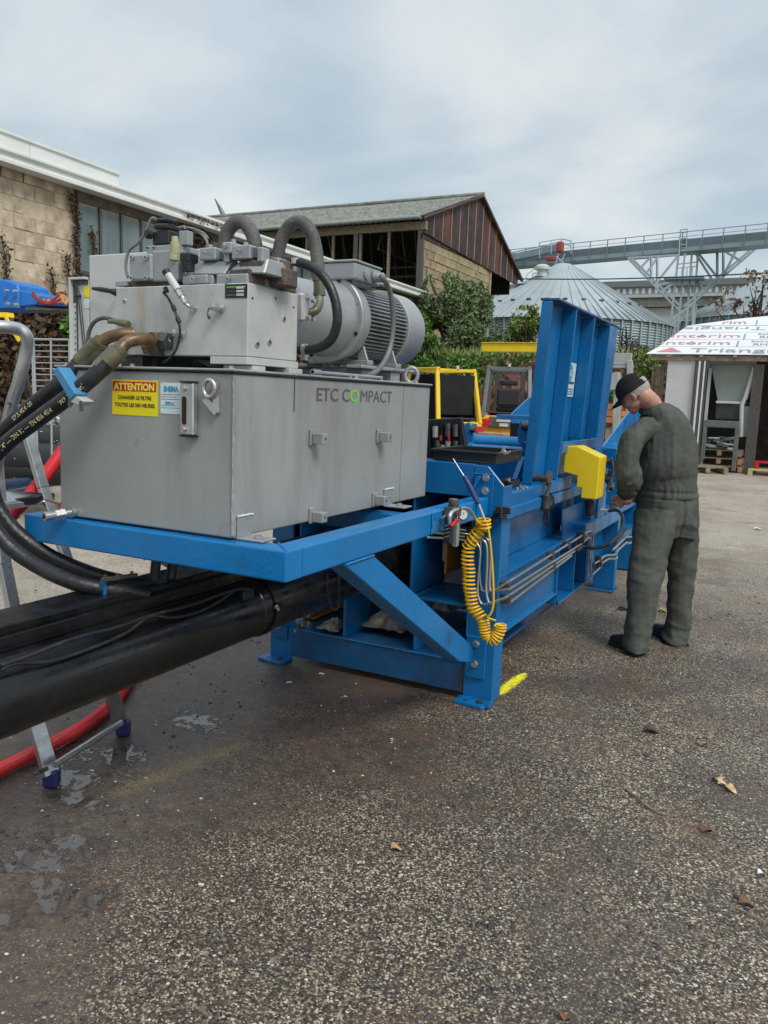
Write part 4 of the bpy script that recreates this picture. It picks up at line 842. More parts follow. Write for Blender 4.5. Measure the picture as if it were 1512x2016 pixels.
for i in range(5): G().bx(-1.808, -1.735-.01*(i % 2), TY0-.0020, TY0-.0015, 1.482-i*.0075+(0 if i < 3 else -.012), 1.4835-i*.0075+(0 if i < 3 else -.012)).build('sticker_print', inkd if i < 3 else inkb, pu)
# lettering on the side of the tank
sxv = Vector((0, 1, 0)); o_ = at(622, 790, x=TX1+.0015); o2 = at(770, 797, x=TX1+.0015)
Lw = o2.y-o_.y; size = .066; zb_ = o_.z+.002
def twid(t):
    cu = bpy.data.curves.new('t', 'FONT'); cu.body = t; cu.size = size; ob = bpy.data.objects.new('t', cu); COL.objects.link(ob)
    me0 = bpy.data.meshes.new_from_object(ob.evaluated_get(bpy.context.evaluated_depsgraph_get())); xs = [v.co.x for v in me0.vertices]
    bpy.data.objects.remove(ob); bpy.data.meshes.remove(me0); return min(xs), max(xs)
f0, f1 = twid('ETC COMPACT'); kx = Lw/(f1-f0)
xo = (twid('ETC CO')[1]-twid('O')[1])*kx; xm = (twid('ETC COM')[1]-twid('M')[1])*kx
lettering('ETC C', size, inkd, (TX1+.0015, o_.y, zb_), sxv, Z_, pu, bold=.0006, sx=kx)
lettering('O', size, inkg, (TX1+.0017, o_.y+xo-.003, zb_), sxv, Z_, pu, bold=.0012, sx=kx)
lettering('MPACT', size, inkd, (TX1+.0015, o_.y+xm+.006, zb_), sxv, Z_, pu, bold=0, sx=kx*.975)
# ball valve at the bottom left
v0 = at(146, 1008, y=TY0-.002)
g = G(); g.cyl(v0, v0+Vector((.0, -.016, 0)), .017, 20); g.tube([v0+Vector((0, -.016, 0)), v0+Vector((-.005, -.045, -.002))], .012, 14); g.cyl(v0+Vector((-.005, -.04, 0)), v0+Vector((-.011, -.075, -.004)), .019, 6); g.cyl(v0+Vector((-.011, -.07, -.004)), v0+Vector((-.018, -.11, -.006)), .015, 20)
g.build('ball_valve', steel, pu, smooth=40)
g = G(); e = v0+Vector((-.018, -.1102, -.006)); g.cyl(e, e+Vector((0, -.001, 0)), .008, 14); g.build('valve_bore', dark, pu)
g = G(); g.cyl(v0+Vector((-.009, -.055, .01)), v0+Vector((-.009, -.055, .03)), .005, 8); g.bar(v0+Vector((-.005, -.055, .033)), v0+Vector((-.075, -.05, .040)), .014, .004); g.build('valve_handle', M('brown_handle', (.2, .06, .03), .5), pu)
# manifold block
BX0, BX1, BY0, BY1, BZ0, BZ1 = -2.138, -1.576, 2.10, 2.382, 1.611, 1.838
G().bx(BX0, BX1, BY0, BY1, BZ0, BZ1).build('manifold_block', galvm, pu, bevel=.003)
G().bx(BX1-.15, BX1, BY0+.0, BY1+.01, BZ0-.025, BZ0-.001).build('block_foot', galvm, pu, bevel=.002)
G().bx(BX1-.12, BX1+.0, BY0+.03, BY0+.10, LZ+.001, BZ0-.027).build('block_foot', galvm, pu, bevel=.002)
G().bx(BX1-.12, BX1+.012, BY1-.06, BY1+.02, LZ+.001, BZ0-.026).build('block_foot', galvm, pu, bevel=.002)
G().bx(BX0, BX0+.1, BY0+.02, BY1, LZ+.001, BZ0-.002).build('block_foot', steeld, pu, bevel=.002)
G().bx(BX0+.12, BX1-.16, BY0+.07, BY0+.09, LZ+.001, BZ0-.002).build('block_rail', dark, pu)
for k in range(4):
    g = G(); g.tube([(BX0+.3+k*.012, BY0+.05, LZ+.004), (BX0+.33+k*.012, BY0+.03, LZ+.03), (BX0+.39+k*.014, BY0+.03, LZ+.012), (BX0+.42+k*.01, BY0+.06, LZ+.008)], .0045, 8, smooth=5); g.build('cable', rubber, pu, smooth=80)
def port(px, py, r, side=True, hexr=None):
    g = G()
    if side: p = at(px, py, x=BX1); d = Vector((1, 0, 0))
    else: p = at(px, py, y=BY0); d = Vector((0, -1, 0))
    g.lathe(p, d, [(0, r), (.0012, r), (.002, r*.9), (.0021, r*.62), (.0022, r*.6)], 22); g.build('port_plug', steel, pu, smooth=40)
    h = G(); h.cyl(p+d*.0023, p+d*.003, r*.42, 6); h.build('port_socket', inkk, pu)
for q in ((506, 677, .014), (530, 673, .014), (559, 627, .012)): port(*q)
port(245, 592, .008, False)
for px, py in ((497, 587), (543, 588), (578, 605)): 
    p = at(px, py, x=BX1); g = G(); g.cyl(p, p+Vector((.0008, 0, 0)), .0045, 12); g.build('bolt_hole', inkk, pu)
# test couplings with dangling caps
def coupling(px, py, s=1.0):
    p = at(px, py, y=BY0); g = G(); g.lathe(p, (-.25, -1, 0.05), [(0, .016*s), (.006, .016*s), (.007, .011*s), (.016, .0125*s), (.035, .0125*s), (.037, .008*s)], 16); g.build('test_coupling', steel, pu, smooth=40)
    g = G(); q = p+Vector((-.022, -.034, -.006)); g.tube([q+Vector((0, 0, .004)), q+Vector((-.004, -.002, -.012)), q+Vector((.0, -.002, -.02)), q+Vector((.002, 0, -.032))], [.003, .0018, .006, .003], 8, smooth=3); g.build('coupling_cap', steeld, pu, smooth=60)
coupling(436, 607); coupling(359, 658)
# name plate
a, b = at(444, 560, y=BY0), at(487, 586, y=BY0)
G().bx(a.x, b.x, BY0-.002, BY0-.0005, b.z, a.z).build('name_plate', inkk, pu)
for i in range(3): G().bx(a.x+.045, b.x-.012, BY0-.0028, BY0-.0022, b.z+.006+i*.011, b.z+.013+i*.011).build('plate_field', cabm, pu)
lettering('rexroth', .012, inkg, (a.x+.006, BY0-.0026, a.z-.012), X_, Z_, pu, bold=.0003) if False else None
for i in range(3): G().bx(a.x+.006, a.x+.04, BY0-.0026, BY0-.0022, b.z+.008+i*.011, b.z+.010+i*.011).build('plate_field', M('plate_green', (.2, .25, .12), .5, bump=0) if i == 0 else inkd, pu)
G().bx(a.x+.006, b.x-.006, BY0-.0026, BY0-.0022, a.z-.010, a.z-.007).build('plate_field', inkg, pu)
# helper: box whose front face covers a pixel rectangle on plane y and goes back by depth
def pbx(px0, py0, px1, py1, y, depth, name, m, bevel=.002, par=None, back=0):
    a = at(px0, (py0+py1)/2, y=y); b = at(px1, (py0+py1)/2, y=y); t = at((px0+px1)/2, py0, y=y); l = at((px0+px1)/2, py1, y=y)
    return G().bx(a.x, b.x, y, y+depth, l.z, t.z).build(name, m, par or pu, bevel=bevel)
def plug4(px, py, y, r=.006, m=steel):
    p = at(px, py, y=y); g = G(); g.lathe(p, (0, -1, 0), [(0, r), (.005, r), (.0051, r*.55), (.0052, r*.5)], 14); g.build('socket_screw', m, pu, smooth=40)
    h = G(); h.cyl(p+Vector((0, -.0053, 0)), p+Vector((0, -.0058, 0)), r*.5, 6); h.build('screw_socket', inkk, pu)
pbx(244, 552, 345, 564, 2.13, .16, 'valve_subplate', rustp)
pbx(226, 553, 250, 563, 2.12, .10, 'valve_subplate', cast)
g_ = pbx(253, 500, 298, 552, 2.105, .19, 'valve_body', cast, .006)
pbx(298, 492, 350, 553, 2.115, .15, 'valve_body', cast, .005)
pbx(287, 482, 350, 500, 2.14, .11, 'valve_body', cast, .004)
for px, py in ((260, 507), (288, 507), (260, 547), (288, 547)): plug4(px, py, 2.103, .0085)
for px, py in ((291, 488), (303, 488)): plug4(px, py, 2.138, .003, inkk)
# black solenoid with cable
pbx(299, 454, 333, 481, 2.15, .07, 'solenoid_coil', plast, .004)
pbx(302, 440, 328, 450, 2.15, .06, 'solenoid_cap', plast, .004)
pbx(304, 428, 331, 438, 2.16, .05, 'solenoid_plug', plast, .005)
g = G(); p = at(297, 462, y=2.15); g.lathe(p, (-.3, -1, 0), [(0, .016), (.014, .016), (.015, .012), (.02, .012)], 20); g.build('solenoid_knob', plast, pu, smooth=40)
g = G(); g.tube(PL([(306, 430), (297, 432), (288, 455), (272, 478), (255, 492), (249, 510), (248, 530), (252, 547)], y=2.14), .0052, 10, smooth=7); g.build('sheathed_cable', M('grey_cable', (.2, .2, .2), .55), pu, smooth=80)
g = G(); g.tube(PL([(410, 470), (402, 460), (385, 452), (366, 448), (352, 455), (345, 470)], y=2.25)[::-1], .004, 8, smooth=6); g.tube(PL([(345, 452), (354, 449), (364, 447)], y=2.24), .007, 8); g.build('sheathed_cable', M('grey_cable2', (.22, .22, .22), .55), pu, smooth=80)
g = G(); g.tube(PL([(406, 490), (408, 478), (398, 462), (380, 451)], y=2.28), .0048, 8, smooth=6); g.build('sheathed_cable', M('grey_cable3', (.25, .25, .24), .55), pu, smooth=80)
g = G(); g.tube(PL([(344, 466), (345, 477)], y=2.12), [.011, .012], 14); g.tube(PL([(345, 477), (345, 500)], y=2.12), .0155, 16); g.tube(PL([(345, 500), (344, 512)], y=2.12), [.016, .019], 14); g.build('clear_connector', M('yellowed_clear_plastic', (.36, .35, .2), .25, var=.2), pu, smooth=50)
pbx(352, 454, 369, 482, 2.16, .03, 'valve_tag', cast)
pbx(352, 496, 372, 516, 2.10, .05, 'din_plug', plast, .005)
g = G(); a, b = at(370, 505, y=2.12), at(370, 534, y=2.12); g.cyl(a, b, .022, 24); g.cyl(a+Vector((0, 0, .001)), a+Vector((0, 0, .01)), .016, 20); g.build('solenoid_coil', plast, pu, smooth=40)
for k in range(4):
    q = a.lerp(b, .12+.2*k); g = G(); g.cyl(q, q+Vector((0, 0, -.004)), .0235, 24); g.build('coil_rib', plast, pu, smooth=40)
# pressure sensor hanging diagonally
ps = PL([(326, 533), (331, 541), (350, 571), (353, 576), (358, 584), (361, 589), (366, 597), (372, 603), (381, 606)], y=2.06)
g = G(); g.tube([ps[0], ps[1]], .013, 16); g.build('sensor_plug', plast, pu, smooth=40)
g = G(); g.tube([ps[1], ps[2]], .0125, 18); g.build('pressure_sensor', cabm, pu, smooth=40)
g = G(); g.tube([ps[2], ps[3]], .0105, 6); g.tube([ps[3], ps[4]], .012, 6); g.tube([ps[4], ps[5]], .008, 12); g.tube([ps[5], ps[6]], .0095, 6); g.tube([ps[6], ps[7], at(383, 607, y=2.095)], .006, 10, smooth=4); g.build('sensor_nipple', steel, pu, smooth=40)
g = G(); g.lathe(at(383, 607, y=2.10), (0, -1, 0), [(0, .012), (.008, .012)], 8); g.build('sensor_nut', steel, pu)
g = G(); g.tube(PL([(331, 572), (322, 576), (330, 585), (340, 603), (347, 620), (353, 640), (354, 660), (346, 690), (330, 708), (322, 714)], y=2.07), .0042, 8, smooth=6); g.build('sensor_cable', rubber, pu, smooth=80)
for px, py in ((342, 606), (351, 630), (327, 570)): G().tube(PL([(px-2, py-4), (px+2, py+5)], y=2.07), .0075, 8).build('cable_grommet', rubber, pu, smooth=60)
# cartridge covers on the block
pbx(358, 541, 407, 559, 2.11, .15, 'cover_plate', cast, .004); pbx(409, 541, 419, 560, 2.12, .14, 'cover_plate', cast, .004); pbx(425, 539, 487, 560, 2.105, .17, 'cover_plate', cast, .004)
for px in (380, 449): plug4(px, 549, 2.10, .0075)
for px in (367, 412, 432, 480): 
    p = at(px, 541, y=2.14); g = G(); g.cyl(p, p+Vector((0, 0, .008)), .007, 12); g.build('cap_screw', steel, pu)
def pyramid(p0, p1, p2, p3, y, dep, nm, m):   # front trapezoid + back
    a = PL([p0, p1, p2, p3], y=y); cz = a[2].z
    b = [a[0]+Vector((0, dep, 0)), a[1]+Vector((0, dep, 0)), a[2]+Vector((0, dep*.75, 0)), a[3]+Vector((0, dep*.75, 0))]
    a[2] += Vector((0, dep*.2, 0)); a[3] += Vector((0, dep*.2, 0))
    G().add(a+b, [(0, 1, 2, 3), (4, 7, 6, 5), (0, 4, 5, 1), (1, 5, 6, 2), (2, 6, 7, 3), (3, 7, 4, 0)]).build(nm, m, pu, bevel=.004)
pyramid((376, 540), (440, 540), (447, 510), (388, 512), 2.12, .14, 'valve_bonnet', cast)
pyramid((445, 538), (520, 538), (516, 505), (462, 508), 2.12, .16, 'valve_bonnet', cast)
pbx(470, 512, 517, 541, 2.135, .13, 'bonnet_flaking', rustp, .005)
pbx(392, 487, 424, 512, 2.13, .10, 'pilot_block', cast, .004); pbx(425, 494, 440, 512, 2.15, .06, 'pilot_block', M('dark_grey_cast', (.12, .12, .13), .5), .003)
pbx(436, 476, 455, 499, 2.12, .08, 'pilot_block', cast, .004); pbx(455, 482, 492, 510, 2.125, .10, 'pilot_block', cast, .004); pbx(492, 486, 507, 508, 2.14, .07, 'pilot_block', M('dark_grey_cast2', (.12, .12, .14), .5), .003); pbx(439, 499, 450, 516, 2.13, .05, 'pilot_block', cast, .003); pbx(505, 486, 517, 516, 2.135, .04, 'pilot_block', cast, .004)
for px, py in ((403, 498), (443, 485), (470, 494)): plug4(px, py, 2.118, .0065)
for px, py in ((414, 486), (484, 482), (460, 476)):
    p = at(px, py, y=2.16); g = G(); g.cyl(p-Vector((0, 0, .004)), p+Vector((0, 0, .007)), .008, 12); g.build('cap_screw', cast, pu)
# flaked brown flanges along the right of the block
G().bx(BX1-.085, BX1-.006, 2.112, 2.20, BZ1+.002, BZ1+.045).build('flange_block', rustp, pu, bevel=.004)
G().bx(BX1-.085, BX1-.006, 2.22, 2.30, BZ1+.002, BZ1+.042).build('flange_block', rustp, pu, bevel=.004)
G().bx(BX1-.085, BX1-.006, 2.31, 2.38, BZ1+.002, BZ1+.036).build('flange_block', rustp, pu, bevel=.004)
pbx(519, 527, 560, 563, 2.22, .08, 'flange_block', rustp, .005)
pbx(517, 505, 536, 528, 2.22, .05, 'flange_block', M('brown_cast', (.15, .09, .06), .7, var=.3), .004); pbx(537, 507, 548, 526, 2.23, .05, 'flange_block', cast, .003); pbx(548, 510, 556, 532, 2.24, .05, 'flange_block', M('brown_cast2', (.13, .08, .055), .7, var=.3), .004)
for y in (2.13, 2.18, 2.24, 2.28, 2.33, 2.37):
    g = G(); p = Vector((BX1-.02, y, BZ1+.04)); g.cyl(p, p+Vector((0, 0, .012)), .007, 10); g.build('cap_screw', cast, pu)
# pump, bell housing, motor
MX, MZ = -1.865, 1.826
mot = cast
g = G(); g.lathe((MX+.0, 2.40, MZ), (0, 1, 0), [(0, .12), (.05, .135), (.12, .14), (.14, .13), (.30, .135), (.53, .14), (.60, .155), (.64, .165)], 48); g.build('bell_housing', mot, pu, smooth=30)
g = G(); g.lathe((MX, 3.03, MZ), (0, 1, 0), [(0, .183), (.004, .187), (.026, .187), (.027, .178), (.040, .180), (.062, .180), (.066, .172)], 56); g.build('motor_flange', mot, pu, smooth=30)
for k in range(8):
    a = math.pi/8+k*math.pi/4; p = Vector((MX+.168*math.cos(a), 3.029, MZ+.168*math.sin(a))); g = G(); g.cyl(p, p+Vector((0, -.002, 0)), .009, 16); g.build('bolt_hole', dark if k % 2 else cast, pu)
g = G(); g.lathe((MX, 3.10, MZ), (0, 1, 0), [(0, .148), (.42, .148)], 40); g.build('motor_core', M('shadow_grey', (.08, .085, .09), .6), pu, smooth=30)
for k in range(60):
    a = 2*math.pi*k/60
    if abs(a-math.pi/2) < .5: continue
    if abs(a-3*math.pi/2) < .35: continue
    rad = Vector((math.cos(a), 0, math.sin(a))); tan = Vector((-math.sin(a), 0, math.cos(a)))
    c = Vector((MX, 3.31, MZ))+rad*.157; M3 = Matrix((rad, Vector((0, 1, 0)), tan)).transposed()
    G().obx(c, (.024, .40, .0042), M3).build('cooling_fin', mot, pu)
g = G(); g.lathe((MX, 3.10, MZ), (0, 1, 0), [(0, .172), (.03, .172), (.031, .15)], 48); g.build('end_shield', mot, pu, smooth=30)
g = G(); g.lathe((MX, 3.50, MZ), (0, 1, 0), [(0, .176), (.005, .179), (.17, .179), (.195, .172), (.212, .15), (.216, .06)], 56); g.build('fan_cowl', M('grey_cowl', (.36, .37, .375), .38, .3, var=.06, dirt=(.25, .25, .24), damt=.2), pu, smooth=30)
G().bx(MX-.07, MX+.12, 3.06, 3.22, MZ+.14, MZ+.19).build('terminal_neck', mot, pu, bevel=.01)
a, b = at(634, 505, y=3.0), at(700, 545, y=3.0)
G().bx(MX-.06, MX+.145, 3.02, 3.26, 1.985, 2.055).build('terminal_box', mot, pu, bevel=.008, seg=2)
G().bx(MX-.065, MX+.15, 3.015, 3.265, 2.056, 2.066).build('terminal_lid', mot, pu, bevel=.004)
g = G(); g.lathe((MX+.146, 3.12, 2.02), (1, 0, 0), [(0, .024), (.006, .024), (.007, .02)], 24); g.build('blank_gland', mot, pu, smooth=40)
g = G(); g.lathe((MX+.146, 3.19, 2.018), (1, .25, -.1), [(0, .026), (.012, .026), (.013, .02), (.04, .022), (.05, .014)], 16); g.build('cable_gland', mot, pu, smooth=40)
gl = Vector((MX+.19, 3.205, 2.012))
g = G(); g.tube([gl]+PL([(751, 545), (763, 562), (771, 590), (774, 630), (770, 675), (760, 705), (744, 728), (722, 741), (700, 745)], x=-1.62), .0115, 12, smooth=7); g.build('power_cable', M('motor_cable', (.13, .13, .135), .5, var=.3), pu, smooth=80)
for y in (3.14, 3.42):
    G().bx(MX-.15, MX+.16, y, y+.05, MZ-.19, MZ-.168).build('motor_foot', mot, pu, bevel=.004)
    for s in (-1, 1): G().prism([(MX+s*.15, y+.01, MZ-.168), (MX+s*.1, y+.01, MZ-.168), (MX+s*.10, y+.01, MZ-.08), (MX+s*.115, y+.01, MZ-.07)], (0, .012, 0)).build('motor_foot', mot, pu, bevel=.002)
G().bx(MX+.10, MX+.18, 3.05, 3.58, MZ-.207, MZ-.192).build('motor_rail', mot, pu, bevel=.004)
G().bx(MX-.18, MX-.10, 3.05, 3.58, MZ-.207, MZ-.192).build('motor_rail', mot, pu, bevel=.004)
for y in (3.08, 3.36): G().bx(MX-.16, MX+.165, y, y+.09, LZ+.001, MZ-.209).build('motor_support', M('slate_grey_paint', (.12, .13, .14), .5) if y < 3.2 else mot, pu, bevel=.004)
for px, py in ((757, 663), (776, 676), (771, 680), (705, 670), (734, 660)):
    p = at(px, py, x=MX+.17)
g = G(); g.tube([(TX1-.03, 2.45, LZ+.012), (TX1-.03, 2.98, LZ+.012)], .006, 10); g.tube([(TX1-.03, 2.45, LZ+.012), (TX1-.03, 2.50, LZ+.012)], .010, 10); g.tube([(TX1-.03, 2.98, LZ), (TX1-.03, 2.98, LZ+.018)], .006, 8); g.tube([(TX1-.03, 2.72, LZ), (TX1-.03, 2.72, LZ+.018)], .006, 8); g.build('return_pipe', cast, pu, smooth=60)
# suction and delivery hoses over the top
g = G(); g.tube(PL([(441, 510), (441, 490), (446, 462), (456, 445), (468, 437), (482, 440), (494, 456), (502, 478), (506, 505)], y=2.50), .026, 18, smooth=6); g.build('arched_hose', rubberg, pu, smooth=80)
g = G(); g.tube(PL([(546, 530), (548, 500), (555, 470), (568, 447), (584, 437), (600, 441), (614, 460), (622, 490), (626, 525), (628, 553)], y=2.55), .0235, 18, smooth=6); g.build('arched_hose', rubberg, pu, smooth=80)
g = G(); g.tube(PL([(628, 550), (629, 576)], y=2.55), .021, 18); g.tube(PL([(629, 576), (629, 582)], y=2.55), .023, 18); g.tube([at(628, 580, y=2.55), at(628, 598, y=2.53), at(620, 612, y=2.5), at(603, 617, y=2.48), at(592, 616, y=2.5)], .0165, 16, smooth=6); g.build('hose_elbow', olive, pu, smooth=60)
pf = at(597, 605, y=2.46); G().obx(pf, (.03, .05, .10), Matrix.Rotation(.1, 3, 'X')).build('pump_flange', galvm, pu, bevel=.008)
for dy, dz in ((-.0, .032), (.03, .026), (.0, -.035), (.03, -.038)):
    g = G(); p = pf+Vector((.016, dy, dz)); g.cyl(p, p+Vector((.014, 0, 0)), .008, 10); g.build('flange_screw', steel, pu)
g = G(); g.tube(PL([(558, 512), (575, 514), (600, 520), (625, 533), (645, 556), (658, 585), (664, 618), (662, 645), (652, 668), (634, 682), (612, 688), (588, 690)], y=2.44), .0165, 16, smooth=6); g.build('pressure_hose', rubber, pu, smooth=80)
g = G(); g.tube(PL([(583, 520), (583, 509)], y=2.44), .019, 14); g.obx(at(582, 528, y=2.44), (.012, .01, .05), Matrix.Rotation(.2, 3, 'Y')); g.build('hose_clip', steel, pu, smooth=40)
g = G(); g.tube(PL([(597, 688), (604, 688)], y=2.44), .020, 16); g.obx(at(599, 700, y=2.44), (.02, .02, .03), Matrix.Identity(3)); g.build('hose_clip', steel, pu, smooth=40)
g = G(); g.lathe((MX+.05, 2.385, MZ-.08), (1, .2, -.1), [(0, .05), (.1, .05), (.14, .035)], 20); g.build('pump_body', steeld, pu, smooth=40)
# grey drain hose at the left of the block
g = G(); g.tube([at(q[0], q[1], y=2.12) for q in ((226, 630), (205, 626), (188, 632), (177, 648), (173, 670), (172, 700), (172, 725))], .0072, 10, smooth=6); g.build('drain_hose', rubberg, pu, smooth=80)
g = G(); g.tube(PL([(214, 633), (222, 633)], y=2.08), .008, 8); g.tube(PL([(222, 632), (240, 636)], y=2.08), [.009, .012], 8); g.tube(PL([(240, 636), (253, 639)], y=2.08), .0125, 8); g.build('drain_fitting', olive, pu, smooth=40)

# ================================================================ two big labelled hoses
def bighose(label, fit, elbow, crimp, path, txt, sgn):
    t = thing('hydraulic_hose', label, 'hose', at(*path[0][:2], y=1.86), 'thick black hydraulic hoses looping off the power unit')
    g = G(); g.tube(PL(fit, y=2.085), .031, 6); g.build('hex_nut', M('dark_green_nut', (.07, .085, .07), .45, .4), t)
    g = G(); p = PL([(fit[0][0]-14, fit[0][1]-1), (fit[0][0], fit[0][1])], y=2.08); g.tube(p, .028, 6); g.build('hex_nut', brass, t)
    E_ = [at(a[0], a[1], y=a[2]) for a in elbow]
    g = G(); g.tube(E_, .0205, 16, smooth=6); g.build('elbow_pipe', brass, t, smooth=70)
    for i in (0, -1):
        e = E_[i]; f = E_[1] if i == 0 else E_[-2]; g = G(); g.tube([e, e+(f-e).normalized()*.008], .0245, 20); g.build('elbow_collar', brass, t, smooth=50)
    C = [at(a[0], a[1], y=a[2]) for a in crimp]; C[0] = E_[-1]+(E_[-1]-C[1]).normalized()*.012
    g = G(); g.tube([C[0], C[0].lerp(C[1], .15)], .027, 20); g.tube([C[0].lerp(C[1], .16), C[1]], .031, 20); g.build('crimp_ferrule', olive, t, smooth=40)
    g = G(); P = spline([at(a[0], a[1], y=a[2]) for a in path], 10); g.tube(P, .0262, 20); g.build('hose_body', rubber, t, smooth=80)
    L = [0]
    for i in range(1, len(P)): L.append(L[-1]+(P[i]-P[i-1]).length)
    camp = Vector((0, 0, CAMH)); L = np.array(L)
    T_, _ = ptframes(P)
    for (s0, text, flip) in txt:
        def mp(x, y, s0=s0, flip=flip):
            s = s0+x*(-1 if flip else 1); s = min(max(s, 0.001), L[-1]-.001); i = max(0, min(len(P)-2, int(np.searchsorted(L, s)-1))); w_ = (s-L[i])/(L[i+1]-L[i]); c = P[i].lerp(P[i+1], w_)
            d = T_[i].lerp(T_[i+1], w_).normalized(); toc = (camp-c); toc = (toc-d*toc.dot(d)).normalized(); u = toc.cross(d)*(-1)
            a = (y-.006)/.0262 + sgn
            return c + (toc*math.cos(a)+u*math.sin(a))*.0267
        lettering(text, .021, inky, None, None, None, t, bold=.0003, path=mp, sx=.95)
    return t
P1 = [(212, 715, 1.90), (180, 745, 1.87), (140, 778, 1.85), (80, 822, 1.83), (10, 876, 1.8), (-35, 935, 1.78), (-28, 1010, 1.78), (15, 1072, 1.80), (70, 1112, 1.83), (140, 1145, 1.86), (205, 1160, 1.92), (290, 1170, 2.05)]
bighose('front thick black hose with printed cream lettering and bent brass elbow', [(318, 670), (335, 673)], [(300, 669, 2.05), (275, 668, 2.0), (250, 674, 1.96), (235, 690, 1.93)], [(230, 694, 1.92), (197, 727, 1.89)], P1,
        [(.02, 'WP 350 bar/', False)] and [(.64, 'SPIR/4SH -20 — 1 1/4" — DN 31 — EN 856 4SH', True), (.20, 'WP 350 bar/', True)] , 0.0)
P2 = [(165, 705, 2.0), (135, 738, 1.96), (100, 770, 1.93), (50, 810, 1.92), (0, 862, 1.90), (-18, 930, 1.88), (-8, 990, 1.88), (30, 1045, 1.9), (90, 1090, 1.95), (160, 1122, 2.0), (230, 1143, 2.06), (330, 1160, 2.2)]
bighose('rear thick black hose, half hidden behind the lettered one, with brass elbow', [(303, 684), (318, 686)], [(262, 659, 2.07), (240, 658, 2.04), (215, 664, 2.02), (196, 676, 2.0)], [(192, 680, 2.0), (160, 712, 1.99)], P2, [(.34, 'SPIR/4SH -20', True)], 0.3)
# blue hose clamp
hc = thing('hose_clamp', 'light blue steel clamp block holding both thick hoses in front of the tank', 'hose clamp', at(135, 760, y=1.9))
cb = M('pale_blue_paint', (.05, .22, .42), .45, var=.15, dirt=(.1, .15, .2), damt=.2)
a = [(103, 726), (120, 722), (162, 772), (165, 796), (142, 792), (104, 736)]
G().prism([at(q[0], q[1], y=1.815) for q in ((102, 729), (114, 722), (150, 776), (137, 789))], (0, .05, 0)).build('clamp_block', cb, hc, bevel=.003)
G().prism([at(q[0], q[1], y=1.82) for q in ((133, 791), (148, 779), (167, 790), (158, 799))], (0, .04, 0)).build('clamp_plate', galvm, hc, bevel=.002)
for px, py in ((137, 788), (160, 796)):
    g = G(); p = at(px, py, y=1.82); g.tube([p+Vector((0, 0, .01)), p-Vector((0, 0, .022))], .006, 8); g.build('clamp_bolt', steeld, hc)
# lower clamp where the hoses meet the beam
lc = thing('hose_clamp', 'dark hose clamp on a blue post at the guide beam end of the hoses', 'hose clamp', at(225, 1150, y=1.95))
G().prism([at(q[0], q[1], y=1.9) for q in ((196, 1143), (206, 1143), (206, 1172), (196, 1172))], (0, .012, 0)).build('clamp_post', blue, lc, bevel=.002)
g = G(); g.bar(at(200, 1142, y=1.88), at(270, 1132, y=2.03), .012, .014); g.build('clamp_bar', steeld, lc, bevel=.002)
for u in (.1, .45, .85):
    p = at(200+70*u, 1141-10*u, y=1.88+.15*u); G().cyl(p, p+Vector((0, 0, .014)), .006, 6).build('clamp_bolt', steeld, lc)
for px in (306, 338):
    g = G(); g.tube([at(px+2, 1100, x=-1.99), at(px-2, 1140, x=-1.99)], .018, 10); g.build('down_pipe', rubber, press, smooth=60)
# ================================================================ electrical cabinet
ec = thing('electrical_cabinet', 'pale grey electrical cabinet with its door open, standing behind the power unit', 'cabinet', (-3.4, 3.3, 0.0))
CY = 3.0
a = at(175, 503, y=CY); b = at(392, 497, y=CY); bz = 1.35
G().bx(a.x, a.x+.75, CY, CY+.3, bz, a.z).build('cabinet_body', cabm, ec, bevel=.004)
G().bx(a.x+.10, -2.43, CY+.05, CY+.10, 1.25, 1.345).build('mounting_bracket', blue, ec); G().bx(-2.48, -2.43, CY+.05, CY+.10, .96, 1.248).build('mounting_bracket', blue, ec)
d0 = at(134, 546, y=CY-.03); d1 = at(178, 548, y=CY-.03)
g = G(); g.bx(d0.x, d0.x+.012, CY-.03, CY, bz, d0.z); g.bx(d0.x+.012, a.x-.004, CY-.03, CY, d0.z-.012, d0.z); g.build('door_rim', cabm, ec, bevel=.002)
G().bx(d0.x+.0125, d0.x+.034, CY-.01, CY-.002, bz, d0.z-.0125).build('door_seal', steeld, ec); G().bx(d0.x+.035, a.x-.004, CY-.01, CY-.002, d0.z-.034, d0.z-.0125).build('door_seal', steeld, ec)
G().bx(d0.x+.013, a.x-.003, CY-.0018, CY+.002, bz, d0.z-.013).build('door_panel', M('door_white', (.6, .62, .61), .4, var=.04), ec)
def crect(p, q, m, nm, off=.004):
    u, v = at(*p, y=CY-off), at(*q, y=CY-off); G().bx(u.x, v.x, CY-off, CY-off+.0015, v.z, u.z).build(nm, m, ec)
crect((165, 562), (176, 585), sticky, 'yellow_label'); crect((164, 590), (176, 607), stickw, 'paper_label'); crect((144, 597), (151, 700), cabm, 'perforated_rail', .012)
for k in range(8): crect((147, 602+k*12), (149, 606+k*12), inkd, 'rail_hole', .0135)
g = G(); g.tube([at(150, 558, y=CY-.015), at(156, 575, y=CY-.015), at(158, 583, y=CY-.015)], .004, 6); g.tube([at(154, 583, y=CY-.015), at(166, 700, y=CY-.015)], .004, 6); g.tube([at(158, 583, y=CY-.015), at(170, 700, y=CY-.015)], .003, 6); g.build('latch_rod', steeld, ec)
crect((146, 581), (160, 586), inkk, 'latch_bar', .02)
g = G(); g.tube([at(183, 568, y=CY-.03), at(200, 570, y=CY-.05), at(217, 573, y=CY-.05), at(230, 576, y=CY-.03)], [.008, .012, .011, .02], 8, smooth=4); g.build('door_handle', plast, ec, smooth=50)
